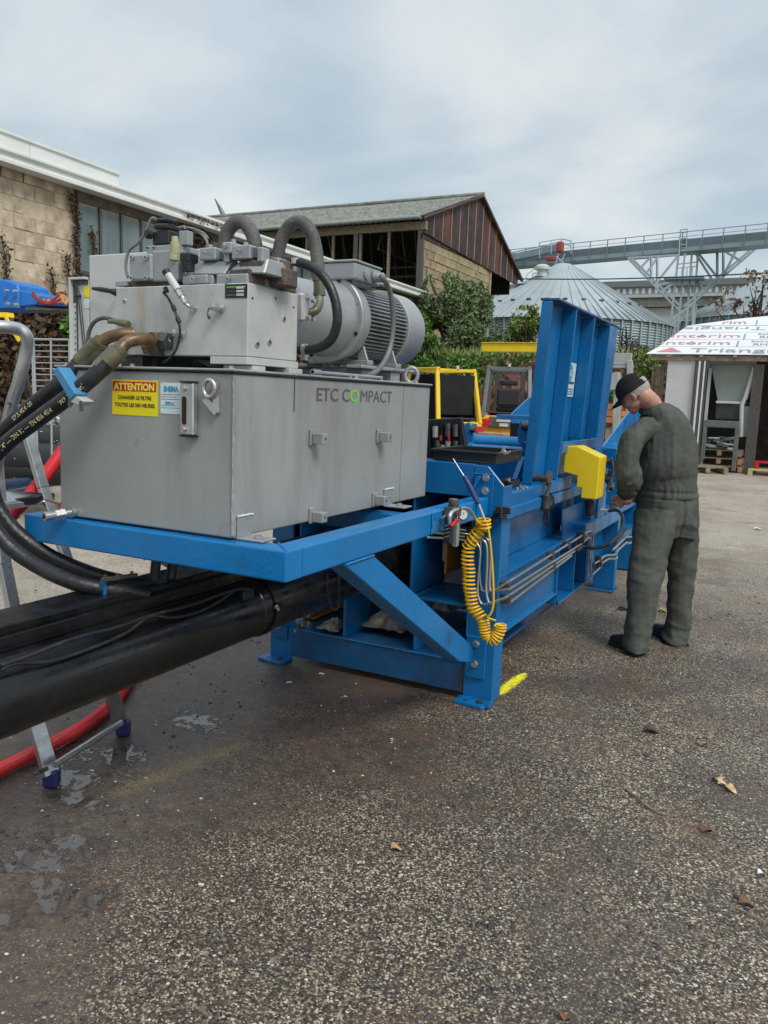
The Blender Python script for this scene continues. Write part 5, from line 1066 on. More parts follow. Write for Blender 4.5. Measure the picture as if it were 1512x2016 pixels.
# ================================================================ stepladder
ld = thing('stepladder', 'aluminium folding stepladder with navy plastic feet straddling under the black cylinder', 'stepladder', (-2.45, 2.25, 0))
LP = {}
fR = at(240, 1432, z=.03); fL = at(102, 1535, z=.03)
topR = at(45, 660, d=3.1)
navy = M('navy_plastic', (.02, .025, .12), .45, var=.2)
def rail(a, b, w=.055, h=.022, nm='ladder_rail'):
    G().bar(a, b, w, h, up=Vector((0, 1, .2))).build(nm, alu, ld, bevel=.003)
# front frame: leans back from feet up to the hoop
hoopR = at(50, 655, d=3.0)
dirR = (at(222, 1362, d=fR.dot(Vector(_f))-CAMH*_f[2]) - fR).normalized()
rail(at(100, 1525, z=.05), at(68, 1415, d=3.02), .03, .06)
rail(at(238, 1425, z=.05), at(212, 1345, d=3.30), .03, .06)
for (px, py, nm) in ((102, 1547, 0), (243, 1447, 1)):
    q = at(px, py, z=0); q2 = at(px-4, py-22, z=.06)
    g = G(); g.obx(Vector((q.x, q.y, .034)), (.055, .055, .066), Matrix.Rotation(.5, 3, 'Z')); g.build('ladder_foot', navy, ld, bevel=.008)
g = G(); g.tube([at(108, 1506, z=.115), at(238, 1423, z=.115)], .013, 12); g.build('ladder_rung', alu, ld, smooth=60)
g = G(); q = at(93, 1513, z=.1); g.cyl(q, q+Vector((.0, -.03, 0)), .008, 10); g.build('rivet', steeld, ld)
rail(at(65, 1405, d=3.03), at(40, 1330, d=3.08), .03, .06)
rail(at(212, 1345, d=3.30), at(165, 1175, d=3.5), .03, .05)
# hoop handrail
g = G(); g.tube([at(-60, 640, d=2.9), at(0, 643, d=2.95), at(35, 648, d=3.0), at(52, 662, d=3.02), at(52, 690, d=3.04), at(40, 740, d=3.06), at(22, 800, d=3.1), at(5, 870, d=3.15), at(-20, 960, d=3.2)], .024, 14, smooth=7); g.build('hoop_rail', alu, ld, smooth=60)
rail(at(38, 798, d=3.5), at(85, 960, d=3.5), .03, .045); rail(at(85, 960, d=3.5), at(158, 1180, d=3.5), .03, .045)
rail(at(-10, 880, d=3.2), at(8, 1110, d=3.2), .03, .05); rail(at(8, 1110, d=3.2), at(35, 1240, d=3.2), .03, .05)
g = G(); g.prism([at(0, 962, d=3.3), at(90, 972, d=3.5), at(103, 978, d=3.6), at(60, 985, d=3.4), at(0, 992, d=3.15)], (0, 0, -.03)); g.build('ladder_tread', alu, ld, bevel=.006)
g = G(); g.bar(at(30, 990, d=3.3), at(104, 978, d=3.58), .02, .035); g.build('tread_nosing', plast, ld, bevel=.004)
for px, py in ((20, 795), (12, 870)):
    g = G(); q = at(px, py, d=3.07); g.cyl(q, q-Vector(_f)*.012, .006, 8); g.build('rivet', steeld, ld)
g = G(); g.bar(at(46, 725, d=3.4), at(63, 800, d=3.5), .02, .03); g.build('ladder_hinge', steeld, ld, bevel=.003)
# ================================================================ red corrugated hose
def ribbed(path, r, name_label, seg=.0115):
    P = spline(path, 16); L = [0]
    for i in range(1, len(P)): L.append(L[-1]+(P[i]-P[i-1]).length)
    L = np.array(L); n = int(L[-1]/(seg/2)); out = []; rr = []
    for k in range(n):
        s = L[-1]*k/(n-1); i = max(0, min(len(P)-2, int(np.searchsorted(L, s)-1))); out.append(P[i].lerp(P[i+1], (s-L[i])/max(1e-6, L[i+1]-L[i]))); rr.append(r if k % 2 else r*.86)
    g = G(); g.tube(out, rr, 16); return g
g = ribbed([at(125, 885, d=3.75), at(90, 935, d=3.6), at(50, 985, d=3.5), at(20, 1020, d=3.45), at(-20, 1100, d=3.5), at(-60, 1180, d=3.6)], .030, '')
g2 = ribbed([at(-60, 1545, z=.04), at(0, 1515, z=.035), at(60, 1485, z=.035), at(120, 1455, z=.035), at(175, 1422, z=.035), at(220, 1385, z=.035), at(250, 1345, z=.035), at(268, 1300, z=.035), at(260, 1240, z=.035), at(150, 1200, z=.035), at(0, 1222, z=.035), at(-80, 1235, z=.035)], .028, '')
rh = g.build('corrugated_hose', redm, smooth=60); tag(rh, 'red corrugated hose slanting up between the ladder and the grey tank', 'hose')
rh = g2.build('corrugated_hose', redm, smooth=60); tag(rh, 'red corrugated hose lying on the wet ground under the black cylinder', 'hose')
# ================================================================ MECHANIC
FW, RT, UP = Vector(_f), Vector(_r), Vector(_u)
man = thing('person', 'man in green grey coveralls and black cap bending over fittings on the press', 'person', (-.75, 5.15, 0))
def ltube(g, rows, n=22):   # rows: px, py, half width px, depth, depth ratio
    P = [at(a[0], a[1], d=a[3]) for a in rows]; P2 = spline(P, 5)
    t_ = np.linspace(0, len(rows)-1, len(P2)); hw = np.interp(t_, range(len(rows)), [a[2]*a[3]/FPX for a in rows]); ra = np.interp(t_, range(len(rows)), [a[4] for a in rows])
    T, _ = ptframes(P2); vs = []; fs = []
    for i, p in enumerate(P2):
        t = T[i]; s = t.cross(FW).normalized(); q = s.cross(t).normalized()
        for k in range(n):
            a = 2*math.pi*k/n; vs.append(p+s*math.cos(a)*hw[i]+q*math.sin(a)*hw[i]*ra[i])
    for i in range(len(P2)-1):
        for k in range(n): fs.append((i*n+k, i*n+(k+1) % n, (i+1)*n+(k+1) % n, (i+1)*n+k))
    fs.append(tuple(range(n))[::-1]); fs.append(tuple((len(P2)-1)*n+k for k in range(n)))
    g.add(vs, fs)
def merged(g, name, m, voxel, smooth_it, parent, disp=None, sm=180):
    o = g.build('tmp', m, None); md = o.modifiers.new('r', 'REMESH'); md.mode = 'VOXEL'; md.voxel_size = voxel
    ms_ = o.modifiers.new('s', 'SMOOTH'); ms_.iterations = smooth_it; ms_.factor = .5
    dg = bpy.context.evaluated_depsgraph_get(); me = bpy.data.meshes.new_from_object(o.evaluated_get(dg)); bpy.data.objects.remove(o)
    vs = []; 
    for v in me.vertices:
        c = v.co.copy(); 
        if disp: c = c + v.normal*disp(c)
        vs.append(c)
    h = G(); h.add(vs, [tuple(p.vertices) for p in me.polygons]); bpy.data.meshes.remove(me)
    return h.build(name, m, parent, smooth=sm)
g = G()
# torso
ltube(g, [(1286, 795, 15, 5.02, 1.3), (1290, 806, 29, 5.02, 1.4), (1298, 824, 42, 5.03, 1.35), (1306, 845, 51, 5.03, 1.2), (1309, 880, 62, 5.03, 1.0), (1312, 915, 63, 5.03, .95), (1314, 940, 60, 5.04, .9), (1315, 952, 58, 5.04, .88), (1315, 972, 60, 5.05, .9), (1315, 1005, 62, 5.06, .93), (1312, 1030, 63, 5.07, .92), (1310, 1060, 56, 5.07, .8)], 30)
# legs
ltube(g, [(1292, 1010, 44, 4.99, 1.0), (1284, 1060, 40, 4.97, 1.0), (1275, 1110, 36, 4.95, 1.0), (1269, 1146, 34, 4.94, 1.0), (1265, 1185, 31, 4.93, 1.0), (1260, 1223, 28, 4.93, 1.05), (1254, 1256, 27, 4.94, 1.25), (1250, 1278, 28, 4.95, 1.4)])
ltube(g, [(1332, 1010, 43, 5.12, .95), (1338, 1060, 38, 5.14, .95), (1341, 1105, 30.5, 5.15, 1.0), (1342, 1137, 26, 5.16, 1.0), (1338, 1172, 26, 5.17, 1.0), (1337, 1209, 25, 5.18, 1.05), (1332, 1245, 25, 5.20, 1.2), (1323, 1266, 26, 5.21, 1.35)])
# near arm and far arm sleeves
ltube(g, [(1284, 838, 20, 4.92, 1.0), (1264, 848, 24, 4.87, 1.0), (1248, 870, 26, 4.84, 1.0), (1239, 902, 26, 4.83, 1.0), (1240, 932, 27, 4.84, 1.0), (1241, 950, 25, 4.88, 1.0), (1234, 966, 19, 4.95, 1.0), (1226, 975, 12.5, 5.02, 1.0)])
ltube(g, [(1312, 836, 24, 5.15, 1.0), (1290, 880, 23, 5.25, 1.0), (1272, 930, 22, 5.27, 1.0), (1262, 965, 19, 5.2, 1.0), (1248, 978, 13, 5.12, 1.0)])
# collar
ltube(g, [(1281, 808, 25, 5.0, 1.1), (1278, 799, 20, 4.99, 1.15), (1276, 793, 18, 4.985, 1.15)])
S0 = (at(1338, 1000, d=5.0)-Vector((-.75, 5.15, 0))).dot(RT); AX = (at(1272, 850, d=4.86)-Vector((-.75, 5.15, 0))).dot(RT)
def ridge(x, y, z): return (1-abs(noise.noise(Vector((x, y, z))))*2.2)
def folds(c):
    q = c-Vector((-.75, 5.15, 0)); z = c.z; s = q.dot(RT); f_ = q.dot(FW)
    back = (.0075*ridge(s*13, f_*5, z*2.2)+.003*noise.noise(Vector((s*45, f_*20, z*7))))*(1 if z > .95 else .45)
    diag = .008*ridge(s*4+z*4.5, f_*3, z*5-s*6)*(1 if (z < .95 or s < AX+.02) else .25)
    fine = .0018*ridge(s*16-z*14, f_*9, z*20+s*9)
    waist = -.007*math.exp(-((z-.990)/.007)**2)-.008*math.exp(-((z-.945)/.006)**2)+.002*math.exp(-((z-.967)/.014)**2)
    gath = .0028*math.sin(s*190+f_*90+3*math.sin(z*30))*math.exp(-((z-.98)/.06)**2)
    seat = -.009*math.exp(-((s-S0+.10*(.94-z))/.009)**2) if .60 < z < .94 and f_ < .05 else 0
    knee = .006*ridge(s*8, f_*8, z*15)*math.exp(-((z-.47)/.16)**2)+.008*ridge(s*6+2+z*6, f_*6, z*16)*math.exp(-((z-.10)/.12)**2)
    elbow = .010*ridge(s*10+z*9, f_*8, z*14-s*12)*math.exp(-((z-1.02)/.10)**2) if s < AX else 0
    return back+diag+fine+waist+gath+seat+knee+elbow-.012
merged(g, 'coverall', cloth, .0068, 7, man, folds)
# head
hc_ = at(1247, 771, d=4.97)
gz = (-.64*RT-.50*UP+.60*FW).normalized(); cr_ = (-.48*RT+.86*UP+.05*FW); cr_ = (cr_-gz*cr_.dot(gz)).normalized(); lt = cr_.cross(gz).normalized()
if lt.dot(FW) > 0: lt = -lt
def hl(a, b, c): return hc_+gz*a+cr_*b+lt*c
def ell(g, c, r, n=16, m=12):
    vs = []; fs = []
    for j in range(m+1):
        t = math.pi*j/m
        for k in range(n):
            a = 2*math.pi*k/n; x = math.sin(t)*math.cos(a)*r[0]; y = math.cos(t)*r[1]; z = math.sin(t)*math.sin(a)*r[2]; vs.append(hl(c[0]+x, c[1]+y, c[2]+z))
    for j in range(m):
        for k in range(n): fs.append((j*n+k, (j+1)*n+k, (j+1)*n+(k+1) % n, j*n+(k+1) % n))
    g.add(vs, fs)
g = G()
ell(g, (-.005, .01, 0), (.094, .088, .074)); ell(g, (.035, -.035, 0), (.052, .075, .058)); ell(g, (.055, -.085, 0), (.035, .032, .042)); ell(g, (.072, -.103, 0), (.018, .018, .022)); ell(g, (.094, -.035, 0), (.016, .026, .012)); ell(g, (.104, -.05, 0), (.014, .012, .013)); ell(g, (.075, -.005, 0), (.018, .014, .05)); ell(g, (.080, -.075, 0), (.014, .014, .024)); ell(g, (.055, -.045, .034), (.028, .026, .02)); ell(g, (.055, -.045, -.034), (.028, .026, .02)); ell(g, (.02, -.07, .05), (.035, .022, .012)); ell(g, (.02, -.07, -.05), (.035, .022, .012))
nb = at(1287, 812, d=5.03); g.tube([hl(-.02, -.02, 0), hl(-.04, -.07, 0), nb, nb-Vector((0, 0, .25))], [.058, .056, .066, .12], 20, smooth=4)
# forearms and core so the body is one continuous figure
for A_ in ([(1287, 840, 5.03), (1262, 850, 4.88), (1240, 935, 4.83), (1228, 973, 4.99), (1222, 984, 5.05)], [(1300, 850, 5.06), (1306, 845, 5.16), (1272, 930, 5.26), (1250, 976, 5.14), (1236, 984, 5.08)]):
    g.tube([at(a[0], a[1], d=a[2]) for a in A_], [.036, .034, .028, .023, .026], 14, smooth=4)
for A_ in ([(1312, 990, 5.05), (1284, 1040, 4.98), (1266, 1150, 4.95), (1253, 1262, 4.95)], [(1312, 990, 5.05), (1338, 1040, 5.13), (1341, 1140, 5.17), (1328, 1252, 5.2)]):
    g.tube([at(a[0], a[1], d=a[2]) for a in A_], [.1, .08, .05, .035], 14, smooth=4)
g.tube([at(1287, 812, d=5.03), at(1306, 870, d=5.03), at(1312, 950, d=5.04), at(1312, 1000, d=5.05)], [.07, .12, .12, .12], 18, smooth=4)
# hands: palm, four fingers, thumb, both closed on a hose fitting
hands = []
for (px, py, d_, sg) in ((1217, 990, 5.07, 1), (1234, 987, 5.1, -1)):
    w0 = at(px+6, py-6, d=d_-.02); k0 = at(px-5, py+0, d=d_+.02)
    g.tube([w0, w0.lerp(k0, .5), k0], [.026, .034, .03], 12, smooth=3)
    for i in range(4):
        b_ = k0+UP*(.026-.017*i)+FW*.004; L_ = (.044, .05, .046, .036)[i]
        e1 = b_+(-RT*.75+FW*.3-UP*.25).normalized()*L_*.55; e2 = e1+(-RT*.15+FW*.9-UP*.35).normalized()*L_*.4; e3 = e2+(RT*.7+FW*.3-UP*.2).normalized()*L_*.3
        g.tube([b_, e1, e2, e3], [.0098, .0088, .0082, .0066], 8, smooth=3)
    tb_ = w0+(-RT*.2+UP*.9)*.014-FW*.012; g.tube([tb_, tb_+(-RT*.9+UP*.35)*.03-FW*.004, tb_+(-RT*1.0+UP*.05)*.055+FW*.006], [.012, .0105, .008], 8, smooth=3)
merged(g, 'body', skin_, .0048, 3, man)
# ear
g = G(); ell(g, (-.008, -.022, .074), (.017, .031, .009)); ell(g, (-.002, -.046, .072), (.009, .010, .007)); g.build('ear', skin_, man, smooth=180)
g = G(); ell(g, (-.006, -.02, .0805), (.009, .018, .004)); g.build('ear_hollow', M('ear_shade', (.32, .12, .09), .6), man, smooth=180)
g = G(); ell(g, (-.008, -.022, -.074), (.017, .031, .009)); g.build('ear', skin_, man, smooth=180)
for s_ in (1, -1):
    g = G(); ell(g, (.083, -.018, .03*s_), (.008, .006, .013)); g.build('eye', cabm, man, smooth=180)
# hair round the back and sides, stubble
def cap_shell(name, m, r, c, cond, parent, n=48, mm=28, off=0.0, thick=.004):
    vs = []; fs = []; keep = {}
    for j in range(mm+1):
        t = math.pi*j/mm
        for k in range(n):
            a = 2*math.pi*k/n; vs.append((c[0]+math.sin(t)*math.cos(a)*r[0], c[1]+math.cos(t)*r[1], c[2]+math.sin(t)*math.sin(a)*r[2]))
    for j in range(mm):
        for k in range(n):
            f_ = (j*n+k, (j+1)*n+k, (j+1)*n+(k+1) % n, j*n+(k+1) % n); ctr = [sum(vs[i][q] for i in f_)/4 for q in range(3)]
            if cond(*ctr): fs.append(f_)
    g = G(); g.add([hl(*v) for v in vs], fs); o = g.build(name, m, parent, smooth=180, fixn=False)
    md = o.modifiers.new('thick', 'SOLIDIFY'); md.thickness = thick; md.offset = 1
    return o
cap_shell('hair', hairm, (.098, .094, .0785), (-.006, .008, 0), lambda x, y, z: y > -.052-.0*x and x < .030 and not (abs(z) > .05 and x > -.022 and y < -.008) and y < .05, man, off=0)
cap_shell('cap', capm, (.104, .098, .085), (-.002, .012, 0), lambda x, y, z: y > .006 and not (x < -.070 and y < .048 and abs(z-.0) < .036), man, thick=.003)
g = G(); pts = [hl(-.002+.104*math.cos(a), .008, .086*math.sin(a)) for a in np.linspace(0, 2*math.pi, 40)]; g.tube(pts, .0042, 6, caps=False); g.build('cap_band', capm, man, smooth=80)
g = G(); pts = [hl(-.083-.012*math.cos(a), .046+.0*a, .036*math.sin(a)) for a in np.linspace(-1.4, 1.4, 10)]; g.tube(pts, .0035, 6); g.build('cap_strap', capm, man, smooth=80)
g = G(); pts = [hl(-.090, .052+.012*math.cos(a), .012+.037*math.sin(a)) for a in np.linspace(-1.6, 1.6, 12)]; g.tube(pts, .0028, 6); g.build('cap_piping', M('cap_grey_trim', (.12, .1, .09), .6), man, smooth=80)
g = G(); V_ = []; F_ = []
for i in range(13):
    a = -1.15+2.3*i/12
    for k, rr in enumerate((.095, .125, .155, .172)):
        V_.append(hl(.0+rr*math.cos(a)*(1.0), .010-.022*(k/3)-.02*math.sin(a)**2*(k/3)*1.2, .078*math.sin(a)*(1+.03*k)))
for i in range(12):
    for k in range(3): F_.append((i*4+k, (i+1)*4+k, (i+1)*4+k+1, i*4+k+1))
g.add(V_, F_); o = g.build('cap_brim', capm, man, smooth=180, fixn=False); md = o.modifiers.new('thick', 'SOLIDIFY'); md.thickness = .004
# shoes
def shoe(toe, heel, wd=.05):
    T = Vector(toe); H_ = Vector(heel); d = (T-H_); L_ = d.length; d.normalize(); s = Vector((-d.y, d.x, 0)); g = G(); n = 18; rows = ((0, .3, .35), (.03, .75, .8), (.15, .85, 1.0), (.35, .85, 1.05), (.55, .95, .82), (.75, 1.08, .62), (.9, .95, .55), (.98, .62, .42), (1, .3, .25)); vs = []; fs = []
    for u, w_, h_ in rows:
        for k in range(n):
            a = 2*math.pi*k/n; x = math.cos(a)*wd*w_; z = .05+math.sin(a)*.055*h_
            z = max(z, .004)
            if math.sin(a) < -.2: z = .004+.0*z
            vs.append(H_+d*L_*u+s*x+Vector((0, 0, z*1.05*(.55+.45*h_) if z > .01 else z)))
    for i in range(len(rows)-1):
        for k in range(n): fs.append((i*n+k, i*n+(k+1) % n, (i+1)*n+(k+1) % n, (i+1)*n+k))
    fs.append(tuple(range(n))[::-1]); fs.append(tuple((len(rows)-1)*n+k for k in range(n))); g.add(vs, fs); o = g.build('shoe', leather, man, smooth=60)
    md = o.modifiers.new('sub', 'SUBSURF'); md.levels = 1; md.render_levels = 1
    P = []
    for u, w_ in ((-.01, .5), (.0, .8), (.15, .95), (.4, .9), (.75, 1.12), (.92, 1.0), (1.0, .6), (1.02, .1)): P.append((u, w_))
    poly = [H_+d*L_*u+s*wd*w_*1.04+Vector((0, 0, .001)) for u, w_ in P]+[H_+d*L_*u-s*wd*w_*1.04+Vector((0, 0, .001)) for u, w_ in P[::-1]]
    G().prism(poly, (0, 0, .020)).build('sole', rubber, man, bevel=.003)
    return o
a, b = at(1202, 1266, z=0), at(1272, 1286, z=0); shoe((a.x, a.y, 0), (b.x, b.y, 0), .05)
a, b = at(1288, 1243, z=0), at(1345, 1273, z=0); shoe((a.x, a.y, 0), (b.x, b.y, 0), .05)
# seams and pocket details
def cseam(pts, r=.0022, nm='seam'):
    g = G(); g.tube([at(*q[:2], d=q[2]) for q in pts], r, 6, smooth=5); g.build(nm, cloth, man, smooth=80)
tag(G().cyl(at(1204, 993, d=5.05), at(1216, 990, d=5.08), .012, 14).build('hose_nipple', steel, smooth=40), 'shiny steel hose fitting held in the fingers of the mechanic', 'fitting')

# ================================================================ WORKSHOP (left)
WX = -14.0
stone = M('tan_cement_block', (.48, .385, .275), .95, var=.28, scale=4, bump=1.0, bscale=11, dirt=(.27, .22, .165), damt=.5, dscale=3.5, objrand=.12)
stone2 = M('pale_cement_block', (.50, .41, .30), .95, var=.25, scale=4, bump=1.0, bscale=11, objrand=.12, dirt=(.25, .2, .16), damt=.3, dscale=5)
mortar = M('pale_mortar', (.50, .41, .30), .95, var=.15, scale=4, bump=.5, bscale=30)
ws = thing('workshop', 'long workshop with tan block wall, tall dusty glazing and white metal eaves along the left', 'building', (WX, 8, 3))
EZ0, EZ1 = 5.585, 5.40   # eave bottom at near and far end
G().bx(WX-6, WX-.06, 2, 30.7, 2.9, 5.40).build('wall', mortar, ws); G().bx(WX-6, WX-.10, 2, 30.6, 5.40, 5.60).build('wall', mortar, ws)
# blocks: individual pieces on the visible stretch
bw, bh = .50, .30; me_cache = []
for vv in range(5):
    gg = G(); rb = random.Random(vv); gg.bx(-.05, -.042+.006*rb.random(), -bw/2+.008+.012*rb.random(), bw/2-.006-.012*rb.random(), -bh/2+.006+.008*rb.random(), bh/2-.006-.01*rb.random())
    o = gg.build('block', stone if vv % 2 else stone2, ws, bevel=.008, seg=2); o.parent = None; o.location = (0, 0, 0); me_cache.append(o)
wy = at(150, 400, x=WX).y
rb = random.Random(3)
tmpl = me_cache
cnt = 0
for j in range(9):
    z = 3.15+bh*j; y = wy-.02-bw/2*(1 if j % 2 else 2)-.0
    if True:
        if not j % 2:
            o = tmpl[1].copy(); COL.objects.link(o); o.parent = ws; o.scale = (1, .48, 1); o.location = Vector((WX-.012, wy-.02-bw*.25, z))
        while y > 9.6:
            o = tmpl[rb.randrange(5)].copy(); COL.objects.link(o); o.parent = ws; o.location = Vector((WX-.012+rb.uniform(-.012, .012), y, z))-ORG[ws.name]; cnt += 1
            # template meshes hold coordinates relative to the workshop origin
            o.location += ORG[ws.name]
            y -= bw
for o in tmpl: bpy.data.objects.remove(o)
# glazing bays with mullions
wyend = 30.0
gy0 = wy+.05
p = at(212, 470, x=WX); p2 = at(181, 470, x=WX); pane = .62
y = gy0; k = 0
for k in range(22):
    y0 = gy0+k*pane; 
    if y0 > 26: break
    G().bx(WX-.05, WX-.04, y0+.03, y0+pane-.03, 3.95, 5.30).build('window_pane', glassm, ws)
    if k < 8: G().bx(WX-.05, WX-.04, y0+.03, y0+pane-.03, 3.15, 3.86).build('window_pane', glassm, ws)
    G().bx(WX-.055, WX-.0, y0-.03, y0+.028, 3.1, 5.34).build('mullion', steeld, ws)
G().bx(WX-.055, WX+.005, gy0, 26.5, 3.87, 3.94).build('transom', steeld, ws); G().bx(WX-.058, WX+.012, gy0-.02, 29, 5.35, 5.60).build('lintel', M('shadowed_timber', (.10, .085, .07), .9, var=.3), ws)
# white eaves: stepped gutter profile running the whole length, dropping slightly
def eave(prof, y0, y1, name, m=white):
    g = G(); n = len(prof); A = [(WX+x, y0, z) for x, z in prof]; B = [(WX+x, y1, z-.16*(y1-y0)/22) for x, z in prof]
    g.add(A+B, [tuple(range(n))[::-1], tuple(range(n, 2*n))]+[(i, (i+1) % n, n+(i+1) % n, n+i) for i in range(n)]); return g.build(name, m, ws, bevel=.01)
eave([(.02, 5.62), (.34, 5.62), (.34, 5.70), (.30, 5.72), (.30, 5.80), (.36, 5.82), (.36, 5.88), (.1, 5.9), (.02, 5.9)], 4, 30.8, 'gutter')
eave([(-1.2, 6.10), (.30, 5.895), (.30, 5.905), (-1.2, 6.30)], 4, 30.6, 'roof_sheet')
eave([(-3.6, 6.7), (-1.2, 6.31), (-1.2, 6.2), (-3.6, 6.2)], 4, 30.5, 'roof_sheet')
yr = at(236, 348, x=WX+.1).y; ym = at(60, 290, x=WX+.1).y
for y0, y1 in ((4, ym-.005), (ym+.005, yr)):
    za, zb_ = at(0, 258, x=WX+.1).z, at(236, 345, x=WX+.1).z
    z_ = lambda y: za+(zb_-za)*(y-at(0, 258, x=WX+.1).y)/(yr-at(0, 258, x=WX+.1).y)
    g = G(); g.add([(WX+.08, y0, 5.9), (WX+.08, y1, 5.86), (WX+.08, y1, z_(y1)), (WX+.08, y0, z_(y0)), (WX-.6, y0, 5.9), (WX-.6, y1, 5.86), (WX-.6, y1, z_(y1)), (WX-.6, y0, z_(y0))], [(0, 1, 2, 3), (4, 7, 6, 5), (0, 4, 5, 1), (1, 5, 6, 2), (2, 6, 7, 3), (3, 7, 4, 0)]); g.build('parapet_panel', white, ws)
    G().add([(WX+.12, y0, z_(y0)), (WX+.12, y1, z_(y1)), (WX-.65, y1, z_(y1)), (WX-.65, y0, z_(y0)), (WX+.12, y0, z_(y0)+.05), (WX+.12, y1, z_(y1)+.05), (WX-.65, y1, z_(y1)+.05), (WX-.65, y0, z_(y0)+.05)], [(0, 1, 2, 3), (4, 7, 6, 5), (0, 4, 5, 1), (1, 5, 6, 2), (2, 6, 7, 3), (3, 7, 4, 0)]).build('parapet_cap', white, ws)
# ================================================================ foliage tools
def leafcloud(pts, size, seed=0, asp=1.7, up=.3):
    rr = random.Random(seed); g = G(); vs = []; fs = []
    for c in pts:
        s = size*rr.uniform(.6, 1.3); d = Vector((rr.gauss(0, 1), rr.gauss(0, 1), rr.gauss(0, 1)+up)).normalized(); e = d.cross(Vector((rr.gauss(0, 1), rr.gauss(0, 1), rr.gauss(0, 1)))).normalized()
        o = len(vs); c = Vector(c); vs += [c-d*s*.5*asp, c+e*s*.42, c+d*s*.5*asp, c-e*s*.42]; fs.append((o, o+1, o+2, o+3))
    g.v = vs; g.f = fs; return g
def foliage(name, cols, island=.45, rough=.6):
    m, t, b = bsdf(name); ge = N(t, 'ShaderNodeNewGeometry'); st = [(i/(len(cols)-1), c) for i, c in enumerate(cols)] if len(cols) > 1 else [(0, cols[0])]
    r = ramp(t, st); LK(t, ge, 'Random Per Island', r, 0); LK(t, r, 0, b, 'Base Color'); b.inputs['Roughness'].default_value = rough; b.inputs['Specular IOR Level'].default_value = .3
    return m
olive_l = foliage('olive_leaves', [(.065, .10, .038), (.12, .17, .065), (.20, .25, .13), (.09, .13, .055)])
ivy_l = foliage('ivy_leaves', [(.03, .08, .012), (.07, .18, .022), (.12, .24, .04), (.045, .11, .016)], rough=.45)
lime_l = foliage('lime_leaves', [(.09, .13, .03), (.16, .21, .05), (.22, .25, .07)])
dry_l = foliage('dry_brown_leaves', [(.035, .018, .012), (.09, .04, .022), (.14, .07, .04), (.05, .028, .018), (.03, .045, .014), (.2, .13, .09)])
grass_l = foliage('grass_blades', [(.08, .14, .025), (.15, .23, .05), (.32, .28, .13), (.12, .19, .04)])
bark = M('bark', (.06, .045, .035), .9, var=.3, bump=.5)
def blob(rr, c, r, n, hollow=.55, thr=-.05, fr=1.2):
    out = []
    while len(out) < n:
        v = Vector((rr.gauss(0, 1), rr.gauss(0, 1), rr.gauss(0, 1))).normalized()*(hollow+(1-hollow)*rr.random()); p = Vector((c[0]+v.x*r[0], c[1]+v.y*r[1], c[2]+v.z*r[2]))
        if noise.noise(p*fr) > thr: out.append(p)
    return out
# ---- terrain: raised ground behind the red bank and behind the left retaining wall
soil = M('grassy_soil', (.09, .11, .035), .95, var=.3, scale=.6, bump=.5, bscale=8, dirt=(.17, .13, .07), damt=.4, dscale=.35)
BKY, BKZ = 26.3, 3.0
g = G(); g.add([(-300, BKY+.6, BKZ), (300, BKY+.6, BKZ), (300, 700, BKZ+1.0), (-300, 700, BKZ+1.0), (-300, -100, BKZ), (WX+.3, -100, BKZ), (WX+.3, BKY+.6, BKZ)], [(0, 1, 2, 3), (4, 5, 6, 0)])
tag(g.build('terrain', soil, fixn=False), kind='structure')
earth = M('red_earth_bank', (.15, .066, .046), .95, var=.5, scale=2.2, bump=1.0, bscale=9, dirt=(.05, .03, .024), damt=.45, dscale=1.6)
def bankface(x0, x1, fn, nm, ax='x'):
    nx_, nz = int(abs(x1-x0)/.08), 46; V_ = []; F_ = []
    for j in range(nz+1):
        for i in range(nx_+1):
            u = x0+(x1-x0)*i/nx_; v = j/nz
            hgt = BKZ+.12*noise.noise(Vector((u*.4, 3, 1)))
            q = noise.noise(Vector((u*.9, v*2.6, 5)))*.30+noise.noise(Vector((u*2.4, v*6, 2)))*.22+noise.noise(Vector((u*6, v*20, 9)))*.13+noise.noise(Vector((u*15, v*45, 4)))*.05
            dd = .75*(v**1.6)+q*(1 if 0 < j else .6)
            if v > .9: dd += (v-.9)*3.0
            z = hgt*min(1, v*1.02)
            V_.append((u, BKY-.5+dd, z) if ax == 'x' else (WX+.85-dd, u, z))
    for j in range(nz):
        for i in range(nx_): a = j*(nx_+1)+i; F_.append((a, a+1, a+nx_+2, a+nx_+1))
    g = G(); g.add(V_, F_); tag(g.build(nm, earth, smooth=50), kind='structure')
bankface(WX-.5, 22, None, 'earth_bank'); bankface(4, BKY+.5, None, 'earth_bank_left', 'y')
# dark hollow at the foot of the bank
rr = random.Random(4)
# ivy over the bank and left retaining wall
pts = []
for k in range(17000):
    x = rr.uniform(-13.5, 12); v = rr.random()**.7; dens_ = noise.noise(Vector((x*.35, v*1.3, 7)))
    thr = -.25 if x < -9.2 else (.30 if x < -7.5 else .02)
    if dens_+(v-.72)*1.0 < thr-.1: continue
    pts.append((x, BKY-.62+.85*v**1.6+rr.uniform(-.22, .12)+(v-.9)*2.5*(v > .9), BKZ*v*1.02+rr.uniform(0, .12)))
tag(leafcloud(pts, .10, 1).build('ivy', ivy_l, fixn=False), kind='stuff')
pts = []
for k in range(46000):
    y = rr.uniform(7, 26); v = rr.random(); pts.append((WX+.95-.75*v**1.6+rr.uniform(-.25, .22)+.2*noise.noise(Vector((y, v*3, 1))), y, BKZ*v*1.05+.02))
tag(leafcloud(pts, .105, 2, 1.4).build('dry_creeper', dry_l, fixn=False), kind='stuff')
pts = blob(rr, (WX+.9, 11.9, 2.6), (.25, .5, .5), 260, .2); tag(leafcloud(pts, .12, 3, 1.3).build('ivy_patch', ivy_l, fixn=False), kind='stuff')
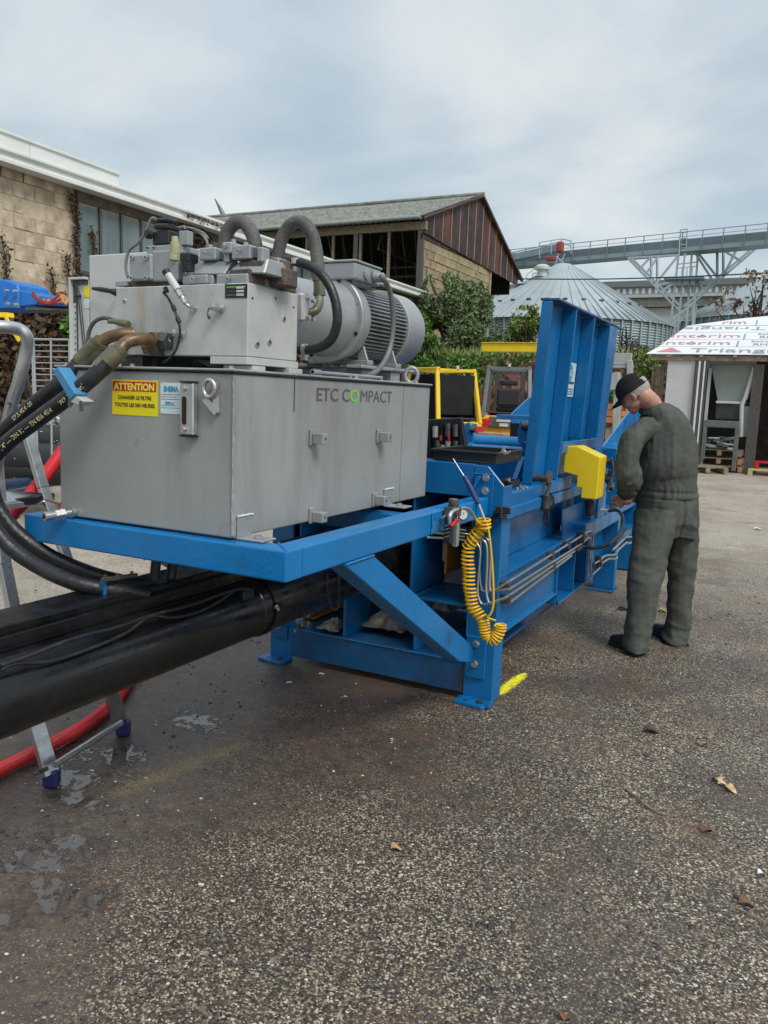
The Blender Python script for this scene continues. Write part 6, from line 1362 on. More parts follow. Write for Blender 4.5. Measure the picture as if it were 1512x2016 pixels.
# creeper strands climbing the workshop wall
def strand(x, pts_, n, lab, w=.06, s=.05):
    P = spline([Vector((x, *q)) for q in pts_], 8); out = []
    for k in range(n):
        p = P[rr.randrange(len(P))]; out.append(p+Vector((rr.uniform(-.02, .05), rr.gauss(0, w), rr.gauss(0, w))))
    cr__ = thing('creeper', lab, 'creeper', P[0]); g = leafcloud(out, s, rr.randrange(99)); g.build('foliage', dry_l, cr__, fixn=False)
    g = G(); g.tube(P, .012, 5); g.build('stem', bark, cr__)
def wyz(px, py): q = at(px, py, x=WX+.03); return (q.y, q.z)
strand(WX+.03, [wyz(148, 610), wyz(152, 540), wyz(150, 470), wyz(148, 420), wyz(138, 385)], 420, 'dry creeper climbing the full height of the wall corner beside the glazing', .055)
strand(WX+.03, [wyz(142, 600), wyz(135, 540), wyz(130, 505)], 130, 'short dry creeper just left of the corner of the block wall')
strand(WX+.03, [wyz(14, 560), wyz(12, 520), wyz(4, 470)], 150, 'dry creeper at the far left of the block wall')
strand(WX+.03, [wyz(108, 575), wyz(104, 550), wyz(99, 530)], 80, 'smallest dry creeper near the middle of the block wall')
strand(WX+.03, [wyz(187, 500), wyz(183, 470), wyz(180, 450)], 90, 'creeper tuft clinging to the first window mullion', .05)
strand(WX+.1, [wyz(400, 500), wyz(385, 480), wyz(350, 468)], 420, 'russet creeper mass under the eaves behind the valves', .22, .09)
strand(WX+.35, [wyz(348, 426), wyz(380, 436), wyz(420, 452), wyz(432, 458)], 120, 'thin creeper running along the top of the white gutter', .045)
# ================================================================ OLD BARN
BX = -16.5; by0, byr, by1 = 35.3, 42.2, 48.9; zr_, ze = 12.35, 9.75
barn = thing('barn', 'old barn with mossy corrugated roof, rusty gable sheets and an open timber side', 'building', (BX-10, 42, 3))
moss = M('mossy_fibre_cement', (.20, .20, .18), .95, var=.3, scale=2.5, bump=.6, bscale=10, dirt=(.115, .12, .085), damt=.45, dscale=2.2)
def corr(y0, z0, y1, z1, x0, x1, nm):
    pit = .30; n = int((x1-x0)/pit*4); V_ = []; F_ = []; rows = 10
    for j in range(rows+1):
        v = j/rows
        for i in range(n+1):
            x = x0+(x1-x0)*i/n; w_ = .055*math.sin(2*math.pi*(x-x0)/pit)
            V_.append((x, y0+(y1-y0)*v, z0+(z1-z0)*v+w_+(.05 if j % 2 else 0)+.05*noise.noise(Vector((x*.2, j, 0)))))
    for j in range(rows):
        for i in range(n): a = j*(n+1)+i; F_.append((a, a+1, a+n+2, a+n+1))
    g = G(); g.add(V_, F_); o = g.build(nm, moss, barn, smooth=60); md = o.modifiers.new('t', 'SOLIDIFY'); md.thickness = .03
corr(by0-.5, ze-.08, byr, zr_, BX-22, BX+.25, 'roof'); corr(by1+.9, ze-.72, byr, zr_, BX-22, BX+.25, 'roof')
G().cyl((BX-22, byr, zr_+.07), (BX+.28, byr, zr_+.07), .13, 10).build('ridge_cap', moss, barn, smooth=60)
rusty = M('rusty_sheet', (.045, .022, .022), .7, var=.35, scale=1.2, bump=.2, dirt=(.21, .06, .022), damt=.33, dscale=.6, streak=True)
nsh = 13; wsh = (by1+.4-by0)/nsh
zb_sheet = 9.15
for i in range(nsh):
    y0 = by0+i*wsh; y1 = y0+wsh-.05
    def rz(y): return ze+.12+(zr_-ze-.12)*(y-by0)/(byr-by0) if y < byr else ze-.5+(zr_-ze+.5)*(by1+.6-y)/(by1+.6-byr)
    zb = zb_sheet - .04*(i)
    if y0 < byr < y1: poly = [(BX, y0, zb), (BX, y1, zb), (BX, y1, rz(y1)), (BX, byr, zr_), (BX, y0, rz(y0))]
    else: poly = [(BX, y0, zb), (BX, y1, zb), (BX, y1, max(zb+.02, rz(y1))), (BX, y0, rz(y0))]
    G().prism(poly, (.05, 0, 0)).build('gable_sheet', rusty, barn)
    G().bx(BX+.052, BX+.075, y1+.0, y1+.05, zb, max(zb+.05, min(rz(y1), rz(y1+.05))-.03)).build('gable_batten', M('pale_batten', (.3, .28, .26), .8) if i == 0 else bpy.data.materials['pale_batten'], barn)
G().bar((BX+.2, by0-.55, ze-.02), (BX+.2, byr, zr_+.02), .12, .16).build('barge_board', rusty, barn); G().bar((BX+.2, byr, zr_+.02), (BX+.2, by1+.9, ze-.74), .12, .16).build('barge_board', rusty, barn)
G().bx(BX-.1, BX-.02, by0, by1+.3, zb_sheet-.25, zb_sheet-.02).build('gable_beam', rusty, barn)
bl_m = M('rust_streaked_block', (.33, .265, .165), .95, var=.25, scale=1.5, bump=.8, bscale=5, dirt=(.19, .10, .05), damt=.42, dscale=.8, streak=True, objrand=.16)
G().bx(BX-.32, BX-.05, by0+.25, 44.5, 3, zb_sheet-.26).build('gable_wall', bl_m, barn)
bt = G().bx(0, .035, -.335, .335, -.185, .185).build('wall_block', bl_m, barn, bevel=.03)
rows_ = 16; cols_ = 13
for j in range(rows_):
    for i in range(cols_):
        y = by0+.65+i*.71+(.35 if j % 2 else 0); z = zb_sheet-.47-j*.40
        if y > 44.3: continue
        o = bt.copy(); COL.objects.link(o); o.location = Vector((BX-.05+rr.uniform(-.02, .02), y, z)); 
        o.location += Vector((0, 0, 0))
bt_l = [x for x in COL.objects if x.name.startswith('wall_block')]
for x in bt_l: x.location -= Vector((0, 0, 0)) 
bpy.data.objects.remove(bt)
for x in (BX-.15, BX-3.6, BX-10.5, BX-17.5):
    G().bx(x-.12, x+.12, by0+.0, by0+.24, 3, ze-.05).build('post', steeld, barn)
G().bx(BX-.3, BX-.05, by1-4.2, by1-4.0, 3, zb_sheet-.2).build('post', stone, barn)
G().bx(BX-22, BX+.15, by0-.05, by0+.15, ze-.45, ze-.08).build('wall_plate', wood, barn)
G().tube([(BX-22, by0-.62, ze-.1), (BX+.1, by0-.62, ze-.02)], .10, 8).build('gutter', M('zinc_gutter', (.3, .33, .33), .5, .5), barn, smooth=60)
for i in range(13):
    x = BX-1.8-i*1.55; ln = (5.2, 2.0, 3.2, 3.4, 2.2, 1.2, 2.4, 1.2, 2.6, 1.5, 1.2, 3, 2)[i]
    G().bx(x-.06, x+.06, by0+.02, by0+.14, ze-.5-ln, ze-.46).build('stud', wood, barn)
G().bx(BX-22, BX-8.3, by0+.3, by0+.36, 7.0, 8.25).build('boarding', M('dark_boarding', (.06, .055, .05), .9, var=.3), barn)
for zz_ in (7.0, 8.3): G().bx(BX-22, BX-8.3, by0+.2, by0+.29, zz_, zz_+.22).build('rail', wood, barn)
G().bar((BX-6.4, by0-.1, 6.6), (BX-5.4, by0-.1, 7.1), .2, .12).build('loose_board', wood, barn)
barn_shade = M('barn_inside_shade', (.018, .016, .015), .95, var=.3)  # shade inside the open barn, put into the colour
G().bx(BX-22, BX-.4, by1+.2, by1+.3, 8.1, 9.2).build('rear_sheeting', barn_shade, barn)
for (ya, za, yb_, zb2) in ((by0+.0, ze-.22, byr, zr_-.25), (by1+.5, ze-.75, byr, zr_-.25)): G().add([(BX-22, ya, za), (BX-.1, ya, za), (BX-.1, yb_, zb2), (BX-22, yb_, zb2)], [(0, 1, 2, 3)]).build('roof_shade_sheet', barn_shade, barn)  # sheets added below both slopes, coloured as the roof's shaded underside
G().bx(BX-22, BX-7, by1+.1, by1+.18, 3, 8.0).build('rear_sheeting', barn_shade, barn)
# trusses inside
for x in (BX-2.5, BX-6, BX-9.5, BX-13, BX-16.5):
    g = G(); g.bar((x, by0+.3, 8.6), (x, by1-.1, 8.6), .1); 
    for q in range(9):
        ya = by0+.3+q*1.5; zt_ = min(ze+.1+(zr_-ze-.3)*(1-abs(ya+.75-byr)/(byr-by0)), zr_-.3); g.bar((x, ya, 8.6), (x, ya+.75, zt_), .07); g.bar((x, ya+.75, zt_), (x, ya+1.5, 8.6), .07)
    g.bar((x, by0+.3, ze-.25), (x, byr, zr_-.25), .1); g.bar((x, byr, zr_-.25), (x, by1, ze-.6), .1)
    g.build('truss', steeld, barn)
for z_ in (8.2, 8.7): G().bx(BX-20, BX-.5, by0+6.5, by0+6.6, z_, z_+.1).build('purlin', steeld, barn)
# ================================================================ SILOS
silom = M('galvanised_sheet', (.37, .42, .435), .45, .2, var=.1, scale=.4, bump=.0, dirt=(.26, .29, .30), damt=.3, dscale=.25)
silow = M('corrugated_wall_sheet', (.34, .40, .42), .5, .2, var=.1, scale=.5, bump=0)
def silo(cx_, cy_, lab, first):
    t = thing('grain_silo', lab, 'silo', (cx_, cy_, 3.2), 'corrugated grain silos')
    Rr, zt_, za_ = 8.0, 7.1, 11.7; n = 96; V_ = []; F_ = []
    for j in range(7):
        rr_ = Rr*1.02*(1-j/6)+.55*(j/6); z = zt_+(za_-zt_)*j/6
        for i in range(n*2):
            a = math.pi*i/n; V_.append((cx_+rr_*math.cos(a), cy_+rr_*math.sin(a), z))
    for j in range(6):
        for i in range(n*2): F_.append((j*2*n+i, j*2*n+(i+1) % (2*n), (j+1)*2*n+(i+1) % (2*n), (j+1)*2*n+i))
    g = G(); g.add(V_, F_); g.build('roof_cone', silom, t, smooth=30)
    for i in range(n):      # standing seams, each its own piece
        a = 2*math.pi*i/n
        if math.sin(a-.25) > .35: continue
        p0 = Vector((cx_+Rr*1.03*math.cos(a), cy_+Rr*1.03*math.sin(a), zt_+.02)); k_ = .62 if i % 2 else .08; p1 = Vector((cx_+Rr*k_*math.cos(a), cy_+Rr*k_*math.sin(a), zt_+(za_-zt_)*(1-k_)/(1-.07)*.985))
        G().bar(p0, p1, .05, .11).build('roof_seam', silom, t)
    V_ = []; F_ = []; m_3 = 46
    for j in range(m_3+1):
        z = 3.1+(zt_-3.1)*j/m_3; rr_ = Rr+(.035 if j % 2 else -.035)
        for i in range(n): a = 2*math.pi*i/n; V_.append((cx_+rr_*math.cos(a), cy_+rr_*math.sin(a), z))
    for j in range(m_3):
        for i in range(n): F_.append((j*n+i, j*n+(i+1) % n, (j+1)*n+(i+1) % n, (j+1)*n+i))
    g = G(); g.add(V_, F_); g.build('silo_wall', silow, t)
    for i in range(64):
        a = 2*math.pi*i/64
        if math.sin(a-.25) > .2: continue
        p = Vector((cx_+(Rr+.09)*math.cos(a), cy_+(Rr+.09)*math.sin(a), 3.1)); G().bar(p, p+Vector((0, 0, zt_-3.12)), .10, .08, up=Vector((math.cos(a), math.sin(a), 0))).build('stiffener', silow, t)
    for i in range(30):   # roof hooks ring
        a = 2*math.pi*i/30; rq = Rr*.74; p = Vector((cx_+rq*math.cos(a), cy_+rq*math.sin(a), zt_+(za_-zt_)*.27+.1)); G().bx(p.x-.14, p.x+.14, p.y-.08, p.y+.08, p.z, p.z+.12).build('roof_hook', steeld, t)
    return t
sc1 = at(1101, 648, d=60); silo(sc1.x, sc1.y, 'large galvanised silo with conical roof directly behind the open hatch', True)
sc2 = at(1560, 640, d=60); sl2 = silo(sc2.x, sc2.y, 'galvanised silo at the right edge above the printed shed roof', False)
sl2.location.z += .9
# platform, vent, rails on silo top
top = thing('roof_platform', 'railed access platform with a white vent on top of the silo cone', 'platform', (sc1.x, sc1.y, 11.2))
def rl(pts, r=.035, m=silom, nm='rail', par=None):
    g = G()
    for a, b in zip(pts[:-1], pts[1:]): g.tube([a, b], r, 6)
    g.build(nm, m, par or top)
dS = 58.0
def ps(px, py, dd=None): return at(px, py, d=dd or dS)
g = G(); g.lathe(ps(1067, 545), (0, 0, 1), [(0, .36), (.45, .36), (.5, .55), (.7, .55), (.85, .3)], 20); g.build('roof_vent', cabm, top, smooth=40)
for pts_ in ([ps(1037, 560), ps(1037, 541), ps(1054, 528)], [ps(1049, 556), ps(1049, 538), ps(1100, 536)], [ps(1037, 550), ps(1100, 546)], [ps(1100, 558), ps(1100, 536)], [ps(1085, 556), ps(1085, 537)], [ps(1120, 532), ps(1130, 532), ps(1152, 560)], [ps(1120, 536), ps(1120, 524)], [ps(1136, 545), ps(1136, 536)], [ps(1148, 556), ps(1147, 548)]): rl(pts_)
G().obx(ps(1062, 559), (3.6, 1.2, .08), Matrix.Identity(3)).build('platform_deck', silom, top)
# ================================================================ CONVEYOR BRIDGE + TOWER
cv_ = thing('conveyor_bridge', 'long grey conveyor gallery with handrails crossing above the silos', 'conveyor', at(1250, 510, d=60))
galvg = M('galvanised_gallery', (.27, .33, .36), .5, .15, var=.1, scale=.6, bump=0)
galvd = M('galvanised_dark', (.17, .215, .24), .5, .15, var=.15, scale=.6, bump=0)
zc = at(1102, 517, d=63).z
def pz(px, py): return at(px, py, z=zc)
A = pz(985, 530); B = pz(1560, 481)
dirc = (B-A).normalized(); sidec = Vector((dirc.y, -dirc.x, 0)).normalized()
if sidec.dot(FW) > 0: sidec = -sidec
def seg(u0, u1, off, z0, z1, w_, nm, m): 
    a = A+dirc*u0+sidec*off; b = A+dirc*u1+sidec*off; G().bar(a+Vector((0, 0, (z0+z1)/2)), b+Vector((0, 0, (z0+z1)/2)), w_, z1-z0).build(nm, m, cv_)
Lc = (B-A).length
seg(0, Lc, 0, 0, .12, 1.6, 'gallery_floor', galvg); seg(0, Lc, .75, .12, .30, .06, 'side_beam', galvg); seg(0, Lc, .3, .28, .85, .6, 'conveyor_trough', galvd); seg(0, Lc, -.1, .85, .93, .9, 'trough_cover', galvg)
nseg = int(Lc/1.35)
for i in range(nseg+1):
    a = A+dirc*(Lc*i/nseg)+sidec*.8; G().bar(a, a+Vector((0, 0, 1.35)), .06).build('rail_post', galvd, cv_)
seg(0, Lc, .8, 1.30, 1.35, .05, 'handrail', galvg); seg(0, Lc, .8, 1.0, 1.03, .04, 'handrail', galvg)
# upper feeder above the first silo
fd = thing('feed_conveyor', 'short sloping conveyor with a red motor head over the silo apex', 'conveyor', at(1090, 500, d=61))
a = at(985, 513, d=66); b = at(1100, 488, d=61)
G().bar(a, b, .5, .5).build('trough', galvg, fd)
for s_ in (.42, -.42): G().bar(a+Vector((0, 0, s_)), b+Vector((0, 0, s_)), .08, .06).build('handrail', galvg, fd)
c = at(1103, 487, d=60.5); G().bx(c.x-.26, c.x+.26, c.y-.26, c.y+.26, c.z-.42, c.z+.42).build('red_motor', M('faded_red', (.30, .05, .045), .6), fd, bevel=.15, seg=3)
c2 = at(1088, 508, d=60.5); G().bx(c2.x-.5, c2.x+.2, c2.y-.3, c2.y+.3, c2.z-.2, c2.z+.1).build('red_motor', bpy.data.materials['faded_red'], fd, bevel=.05)
for pts_ in ([at(1062, 508, d=60), at(1062, 477, d=60), at(1105, 470, d=60.5), at(1124, 474, d=61), at(1124, 500, d=61)], [at(1062, 484, d=60), at(1105, 478, d=60.5), at(1124, 484, d=61)], [at(1105, 470, d=60.5), at(1105, 484, d=60.5)], [at(1085, 474, d=60), at(1085, 500, d=60)], [at(1100, 500, d=60), at(1085, 545, d=60)], [at(1112, 500, d=60), at(1098, 530, d=60)], [at(1095, 505, d=60), at(1112, 520, d=60)]): rl(pts_, .04, galvg, 'frame_rail', fd)
tw = thing('steel_tower', 'grey lattice tower with spread W shaped struts holding up the conveyor gallery', 'tower', at(1360, 655, d=58))
dT = 56.6
def tb__(p, q, w_=.14): G().bar(at(*p, d=dT), at(*q, d=dT), w_).build('strut', galvg, tw)
for p, q in (((1236, 508), (1328, 603)), ((1242, 507), (1336, 600)), ((1236, 508), (1336, 502)), ((1282, 505), (1282, 555)), ((1294, 505), (1294, 567)), ((1258, 531), (1281, 506)), ((1288, 562), (1334, 505)), ((1270, 542), (1296, 505)), ((1288, 562), (1336, 553)), ((1300, 574), (1334, 553)),
             ((1364, 500), (1488, 490)), ((1488, 490), (1352, 606)), ((1479, 491), (1346, 603)), ((1424, 495), (1424, 545)), ((1412, 496), (1412, 555)), ((1376, 500), (1416, 551)), ((1370, 500), (1406, 557)), ((1426, 494), (1459, 514)), ((1418, 549), (1368, 553)), ((1370, 553), (1390, 573)), ((1450, 492), (1424, 544)),
             ((1336, 500), (1318, 660)), ((1348, 500), (1334, 660)), ((1362, 500), (1350, 655)), ((1374, 500), (1363, 655)), ((1322, 628), (1358, 603)), ((1322, 655), (1342, 628)), ((1330, 604), (1356, 632))): tb__(p, q, .13)
for p, q in (((1326, 632), (1362, 630)), ((1330, 605), (1368, 603)), ((1334, 548), (1370, 546)), ((1336, 520), (1372, 516)), ((1338, 465), (1337, 505)), ((1352, 463), (1350, 505)), ((1340, 452), (1340, 466)), ((1353, 451), (1352, 466)), ((1340, 452), (1353, 451)), ((1340, 458), (1353, 457)), ((1340, 470), (1353, 469)), ((1340, 482), (1353, 481)), ((1340, 494), (1353, 493)), ((1362, 600), (1362, 650)), ((1372, 598), (1366, 650))): tb__(p, q, .07)
c = at(1348, 549, d=dT); G().bx(c.x-1.3, c.x+1.3, c.y-.7, c.y+.7, c.z-.1, c.z+.05).build('tower_deck', galvd, tw)
for px in (1332, 1342, 1352, 1362, 1372): tb__((px, 546), (px+1, 526), .05)
tb__((1332, 528), (1373, 524), .05)
for k in range(9): tb__((1361, 605+k*5), (1369, 604+k*5), .05)
# ================================================================ LONG WAREHOUSE behind
lw = thing('warehouse', 'very long pale warehouse with a band of translucent panels across the background', 'building', (-20, 131, 4))
ly = 130; zt1 = at(1200, 556, y=ly).z
def zz(py): return at(1240, py, y=ly).z
pw = M('pale_render', (.44, .44, .42), .8, var=.06, scale=.05, bump=0)
G().bx(-75, 30, ly+.5, ly+30, 3, zz(606)).build('lower_wall', pw, lw)
G().bx(-75, 30, ly, ly+30, zz(565), zz(553)).build('roof_edge', M('dark_roof_edge', (.16, .17, .17), .7), lw)
G().bx(-75, 30, ly+.3, ly+29, zz(580), zz(565)+.0).build('translucent_band', M('band_shade', (.20, .22, .22), .6), lw)
for i in range(105):
    x = -72+i*.95; G().bx(x, x+.42, ly+.22, ly+.29, zz(578.5), zz(568)).build('band_panel', M('band_light', (.5, .53, .53), .5) if i == 0 else bpy.data.materials['band_light'], lw)
G().bx(-75, 30, ly-.5, ly+29, zz(587), zz(581)).build('ledge', pw, lw)
G().bx(-75, 30, ly-.2, ly+29, zz(605), zz(588)).build('roof_slope', moss, lw)
# ================================================================ TREES AND SHRUBS
def tree(lab, base, trunk, blobs, mat, leafs, nm='tree', seed=0, cat='tree', limbs=8, thr=-.08, fr=1.1, asp=1.7):
    rt = random.Random(seed); t = thing(nm, lab, cat, base); pts = []
    for c, r, n in blobs: pts += blob(rt, c, r, n, .35, thr, fr)
    leafcloud(pts, leafs, seed, asp).build('crown', mat, t, fixn=False)
    g = G(); b = Vector(base)
    for k in range(limbs):
        c, r, n = blobs[k % len(blobs)]; e = Vector((c[0]+rt.uniform(-.6, .6)*r[0], c[1]+rt.uniform(-.6, .6)*r[1], c[2]+rt.uniform(-.2, .7)*r[2])); m1 = b.lerp(e, .5)+Vector((rt.uniform(-.2, .2), rt.uniform(-.2, .2), .2))
        g.tube([b, m1, e], [trunk, trunk*.6, trunk*.2], 6, smooth=4)
    g.build('trunk', bark, t); return t
def W3(px, py, y): return tuple(at(px, py, y=y))

tree('tall grey green olive like tree against the rust streaked barn wall', W3(885, 720, 30), .16, [(W3(880, 600, 30), (1.3, 1.2, 1.3), 8200), (W3(850, 640, 30), (.9, 1.0, 1.2), 5000), (W3(925, 610, 31), (.95, 1.0, 1.2), 4200), (W3(895, 670, 30), (1.4, 1.2, 1.0), 6500), (W3(860, 575, 30), (.6, .8, .7), 1200)], olive_l, .085, seed=21, asp=2.6)
tree('bright green ivy covered bush hanging over the bank left of the forklift', W3(850, 740, 26.5), .08, [(W3(835, 700, 26.4), (1.0, .8, .8), 3200), (W3(880, 740, 26.1), (.9, .5, .8), 2600), (W3(905, 790, 25.9), (.5, .4, .8), 1100), (W3(815, 650, 27), (.7, .7, .8), 1500)], ivy_l, .10, nm='bush', seed=22, cat='bush', asp=1.4)
tree('yellow green shrub in front of the silo left of the hatch', W3(1035, 690, 29), .05, [(W3(1035, 640, 29), (.65, .6, .75), 1500), (W3(1022, 668, 29), (.7, .6, .5), 1100), (W3(1052, 625, 29), (.4, .5, .5), 500)], lime_l, .085, nm='shrub', seed=23, cat='shrub', thr=.05, fr=2)
tree('dark lower shrub on the bank under the yellow beam', W3(1010, 700, 28), .04, [(W3(1000, 690, 28), (1.2, .6, .35), 1400), (W3(975, 665, 29), (.3, .4, .6), 220)], olive_l, .08, nm='shrub', seed=24, cat='shrub', thr=.0)
tree('sparse tree with brown withered leaves above the printed shed roof', W3(1480, 690, 30), .05, [(W3(1440, 605, 30), (.9, .5, .45), 170), (W3(1475, 585, 30), (1.0, .5, .6), 190), (W3(1500, 545, 30), (.7, .5, .4), 150), (W3(1510, 610, 30), (.6, .5, .6), 120)], foliage('withered_leaves', [(.16, .10, .065), (.28, .20, .14), (.11, .07, .05)]), .085, seed=25, limbs=14, thr=.12, fr=2.2)
def bare(lab, base, tips, r, seed):
    rt = random.Random(seed); t = thing('bare_shrub', lab, 'shrub', base); g = G()
    for tp in tips:
        m1 = Vector(base).lerp(Vector(tp), .5)+Vector((rt.uniform(-.15, .15), 0, rt.uniform(-.1, .1))); g.tube([base, m1, tp], [r, r*.7, r*.25], 6, smooth=4)
        for k in range(4):
            q = m1.lerp(Vector(tp), rt.random()); g.tube([q, q+Vector((rt.uniform(-.35, .35), 0, rt.uniform(.05, .4)))], [r*.3, r*.1], 4)
    g.build('trunk', M('charred_bark', (.035, .025, .02), .9) if 'charred_bark' not in bpy.data.materials else bpy.data.materials['charred_bark'], t); return t
bare('black leafless shrub just right of the blue hatch', W3(1240, 735, 27), [W3(1226, 650, 27), W3(1232, 642, 27), W3(1265, 685, 27), W3(1215, 690, 27), W3(1270, 700, 27), W3(1245, 668, 27)], .07, 31)
tree('low russet brush around the black leafless shrub', W3(1240, 720, 27.5), .03, [(W3(1235, 705, 27.5), (.9, .5, .5), 900)], dry_l, .07, nm='shrub', seed=33, cat='shrub', thr=.0)
for sx_, sy_, sw in ((960, 700, 2.5),): pass
pts = []
for k in range(15000):
    x = rr.uniform(-14, 14); y = BKY+rr.uniform(-.2, 6.5)**1.0; pts.append((x, y, BKZ+rr.uniform(0, .16)))
g = G(); vs = []; fs = []
for c in pts:
    c = Vector(c); h_ = rr.uniform(.12, .42); d = Vector((rr.gauss(0, .3), rr.gauss(0, .3), 1)).normalized(); e = Vector((rr.uniform(-1, 1), rr.uniform(-1, 1), 0)).normalized()*.025; o = len(vs); vs += [c-e, c+e, c+d*h_]; fs.append((o, o+1, o+2))
g.v, g.f = vs, fs; tag(g.build('grass', grass_l, fixn=False), kind='stuff')
# ================================================================ yellow lifting beam
yb = thing('lifting_beam', 'yellow steel beam on a post, sticking out left of the blue hatch', 'beam', W3(1090, 800, 17))
a, b = at(948, 678, y=17), at(1100, 688, y=17)
G().bx(a.x, b.x, 17, 17.14, b.z-.06, a.z+.03).build('beam', yellow, yb, bevel=.01); G().bx(a.x, b.x, 16.97, 17.17, a.z+.031, a.z+.045).build('beam_flange', yellow, yb); G().bx(b.x-.02, b.x+.13, 17, 17.15, 0, b.z+.3).build('post', yellow, yb)
# ================================================================ FORKLIFTS
def forklift(loc, lab, cabcol, bodycol, enclosed, rz):
    t = thing('forklift', lab, 'forklift', (0, 0, 0), None); 
    def b_(nm, m, *a, bev=.02): return G().bx(*a).build(nm, m, t, bevel=bev, seg=2)
    # local: rear faces -Y, mast at +Y
    G().prism([(-.55, -1.05, .25), (-.55, -.98, 1.05), (-.55, -.3, 1.1), (-.55, -.2, .8), (-.55, .9, .75), (-.55, .95, .25)], (1.1, 0, 0)).build('body', bodycol, t, bevel=.05, seg=3)
    G().bx(-.36, .36, -1.09, -1.0, .80, 1.04).build('rear_panel', M('dark_grey_panel', (.08, .085, .09), .5) if 'dark_grey_panel' not in bpy.data.materials else bpy.data.materials['dark_grey_panel'], t, bevel=.02)
    for s in (-1, 1):
        G().prism([(s*.52, -1.1, .98), (s*.30, -1.1, .98), (s*.34, -1.1, .84), (s*.50, -1.1, .80)], (0, .06, 0)).build('tail_light', M('tail_red', (.5, .015, .02), .3) if 'tail_red' not in bpy.data.materials else bpy.data.materials['tail_red'], t, bevel=.005)
    G().bx(-.2, .2, -1.105, -1.092, .93, .98).build('name_strip', cabm, t); G().bx(-.13, .06, -1.105, -1.092, .83, .90).build('number_plate', cabm, t)
    b_('bonnet', M('black_vinyl', (.02, .02, .022), .5) if 'black_vinyl' not in bpy.data.materials else bpy.data.materials['black_vinyl'], -.42, .42, -.9, -.2, 1.1, 1.14)
    bv = bpy.data.materials['black_vinyl']
    G().bx(-.25, .25, -.55, -.05, 1.14, 1.26).build('seat', bv, t, bevel=.05, seg=3); G().bx(-.24, .24, -.62, -.50, 1.26, 1.66).build('backrest', bv, t, bevel=.05, seg=3); G().bx(-.20, .20, -.60, -.52, 1.72, 1.84).build('headrest', bv, t, bevel=.04, seg=3)
    for s in (-1, 1): G().cyl((s*.1, -.56, 1.6), (s*.1, -.56, 1.78), .012, 6).build('headrest_post', steel, t)
    for s in (-1, 1):
        g = G(); g.bar((s*.50, -.95, 1.02), (s*.44, -.72, 2.08), .085); g.build('cab_pillar', cabcol, t, bevel=.01)
        g = G(); g.bar((s*.50, .72, .8), (s*.44, .35, 2.08), .085); g.build('cab_pillar', cabcol, t, bevel=.01)
        g = G(); g.bar((s*.44, -.76, 2.1), (s*.44, .40, 2.1), .085); g.build('roof_rail', cabcol, t, bevel=.01)
        for yy2 in (-.65, .65):
            w = G(); w.cyl((s*.40, yy2, .26), (s*.58, yy2, .26), .26, 24); w.build('wheel', rubber, t, smooth=30)
        G().bar((s*.3, 1.0, .1), (s*.3, 1.0, 2.15), .12, .14).build('mast_rail', steeld, t, bevel=.005)
        G().bx(s*.28-.05, s*.28+.05, 1.1, 2.1, .06, .10).build('fork', steeld, t)
    for yy2 in (-.76, -.35, 0, .4): G().bx(-.42, .42, yy2-.03, yy2+.03, 2.07, 2.12).build('roof_bar', cabcol, t)
    G().bx(-.3, .3, .98, 1.04, 1.2, 1.28).build('mast_cross', steeld, t); G().bx(-.3, .3, .98, 1.04, 2.02, 2.1).build('mast_cross', steeld, t)
    g = G(); pts_ = [(.15+.17*math.cos(a), .18+.03*math.sin(a), 1.45+.17*math.sin(a)) for a in np.linspace(0, 6.28, 22)]; g.tube(pts_, .015, 6); g.bar((.15, .5, 1.0), (.15, .18, 1.45), .05); g.build('steering_wheel', bv, t)
    g = G(); g.cyl((.0, -.78, 2.12), (.0, -.78, 2.19), .035, 12); g.build('beacon', M('beacon_amber', (.6, .5, .4), .4) if 'beacon_amber' not in bpy.data.materials else bpy.data.materials['beacon_amber'], t)
    if enclosed:
        for s in (-1, 1): G().prism([(s*.47, -.8, 1.1), (s*.47, .6, .9), (s*.44, .35, 2.0), (s*.44, -.7, 2.0)], (.008*s, 0, 0)).build('side_window', glassd, t)
        G().bx(-.42, .42, -.80, -.79, 1.2, 2.0).build('rear_window', glassd, t)
    t.location = loc; t.rotation_euler = (0, 0, rz); return t
glassd = M('cab_inside_shade', (.012, .014, .014), .12, var=.2, bump=0, spec=.25)  # opaque panes, darkness inside the cab painted into their colour
fy = M('forklift_yellow', (.72, .50, .02), .45, var=.08); fo = M('forklift_orange', (.75, .36, .015), .45, var=.08); fgr = M('grey_cab_tube', (.18, .19, .20), .5, .3)
p = at(985, 900, y=19.0); fk2 = forklift((-6.6, 19.6, 0), 'orange yellow forklift with an open grey cab parked below the red bank', fgr, fo, False, .30); fk2.scale = (1.1,)*3
fk1 = forklift((-6.95, 15.9, 0), 'bright yellow forklift with a closed cab half hidden by the oil tank', fy, fy, True, .95)
for i, (px, py, w_, h_) in enumerate(((965, 852, .42, 0), (1003, 856, .30, 0))):
    c = at(px, py, y=12.5); tag(G().bx(c.x-w_/2, c.x+w_/2, 12.5, 12.8, 0, c.z+h_/2).build('cardboard_box', cardm, bevel=.01), ('taller left cardboard box in front of the orange forklift', 'shorter right cardboard box in front of the orange forklift')[i], 'box')
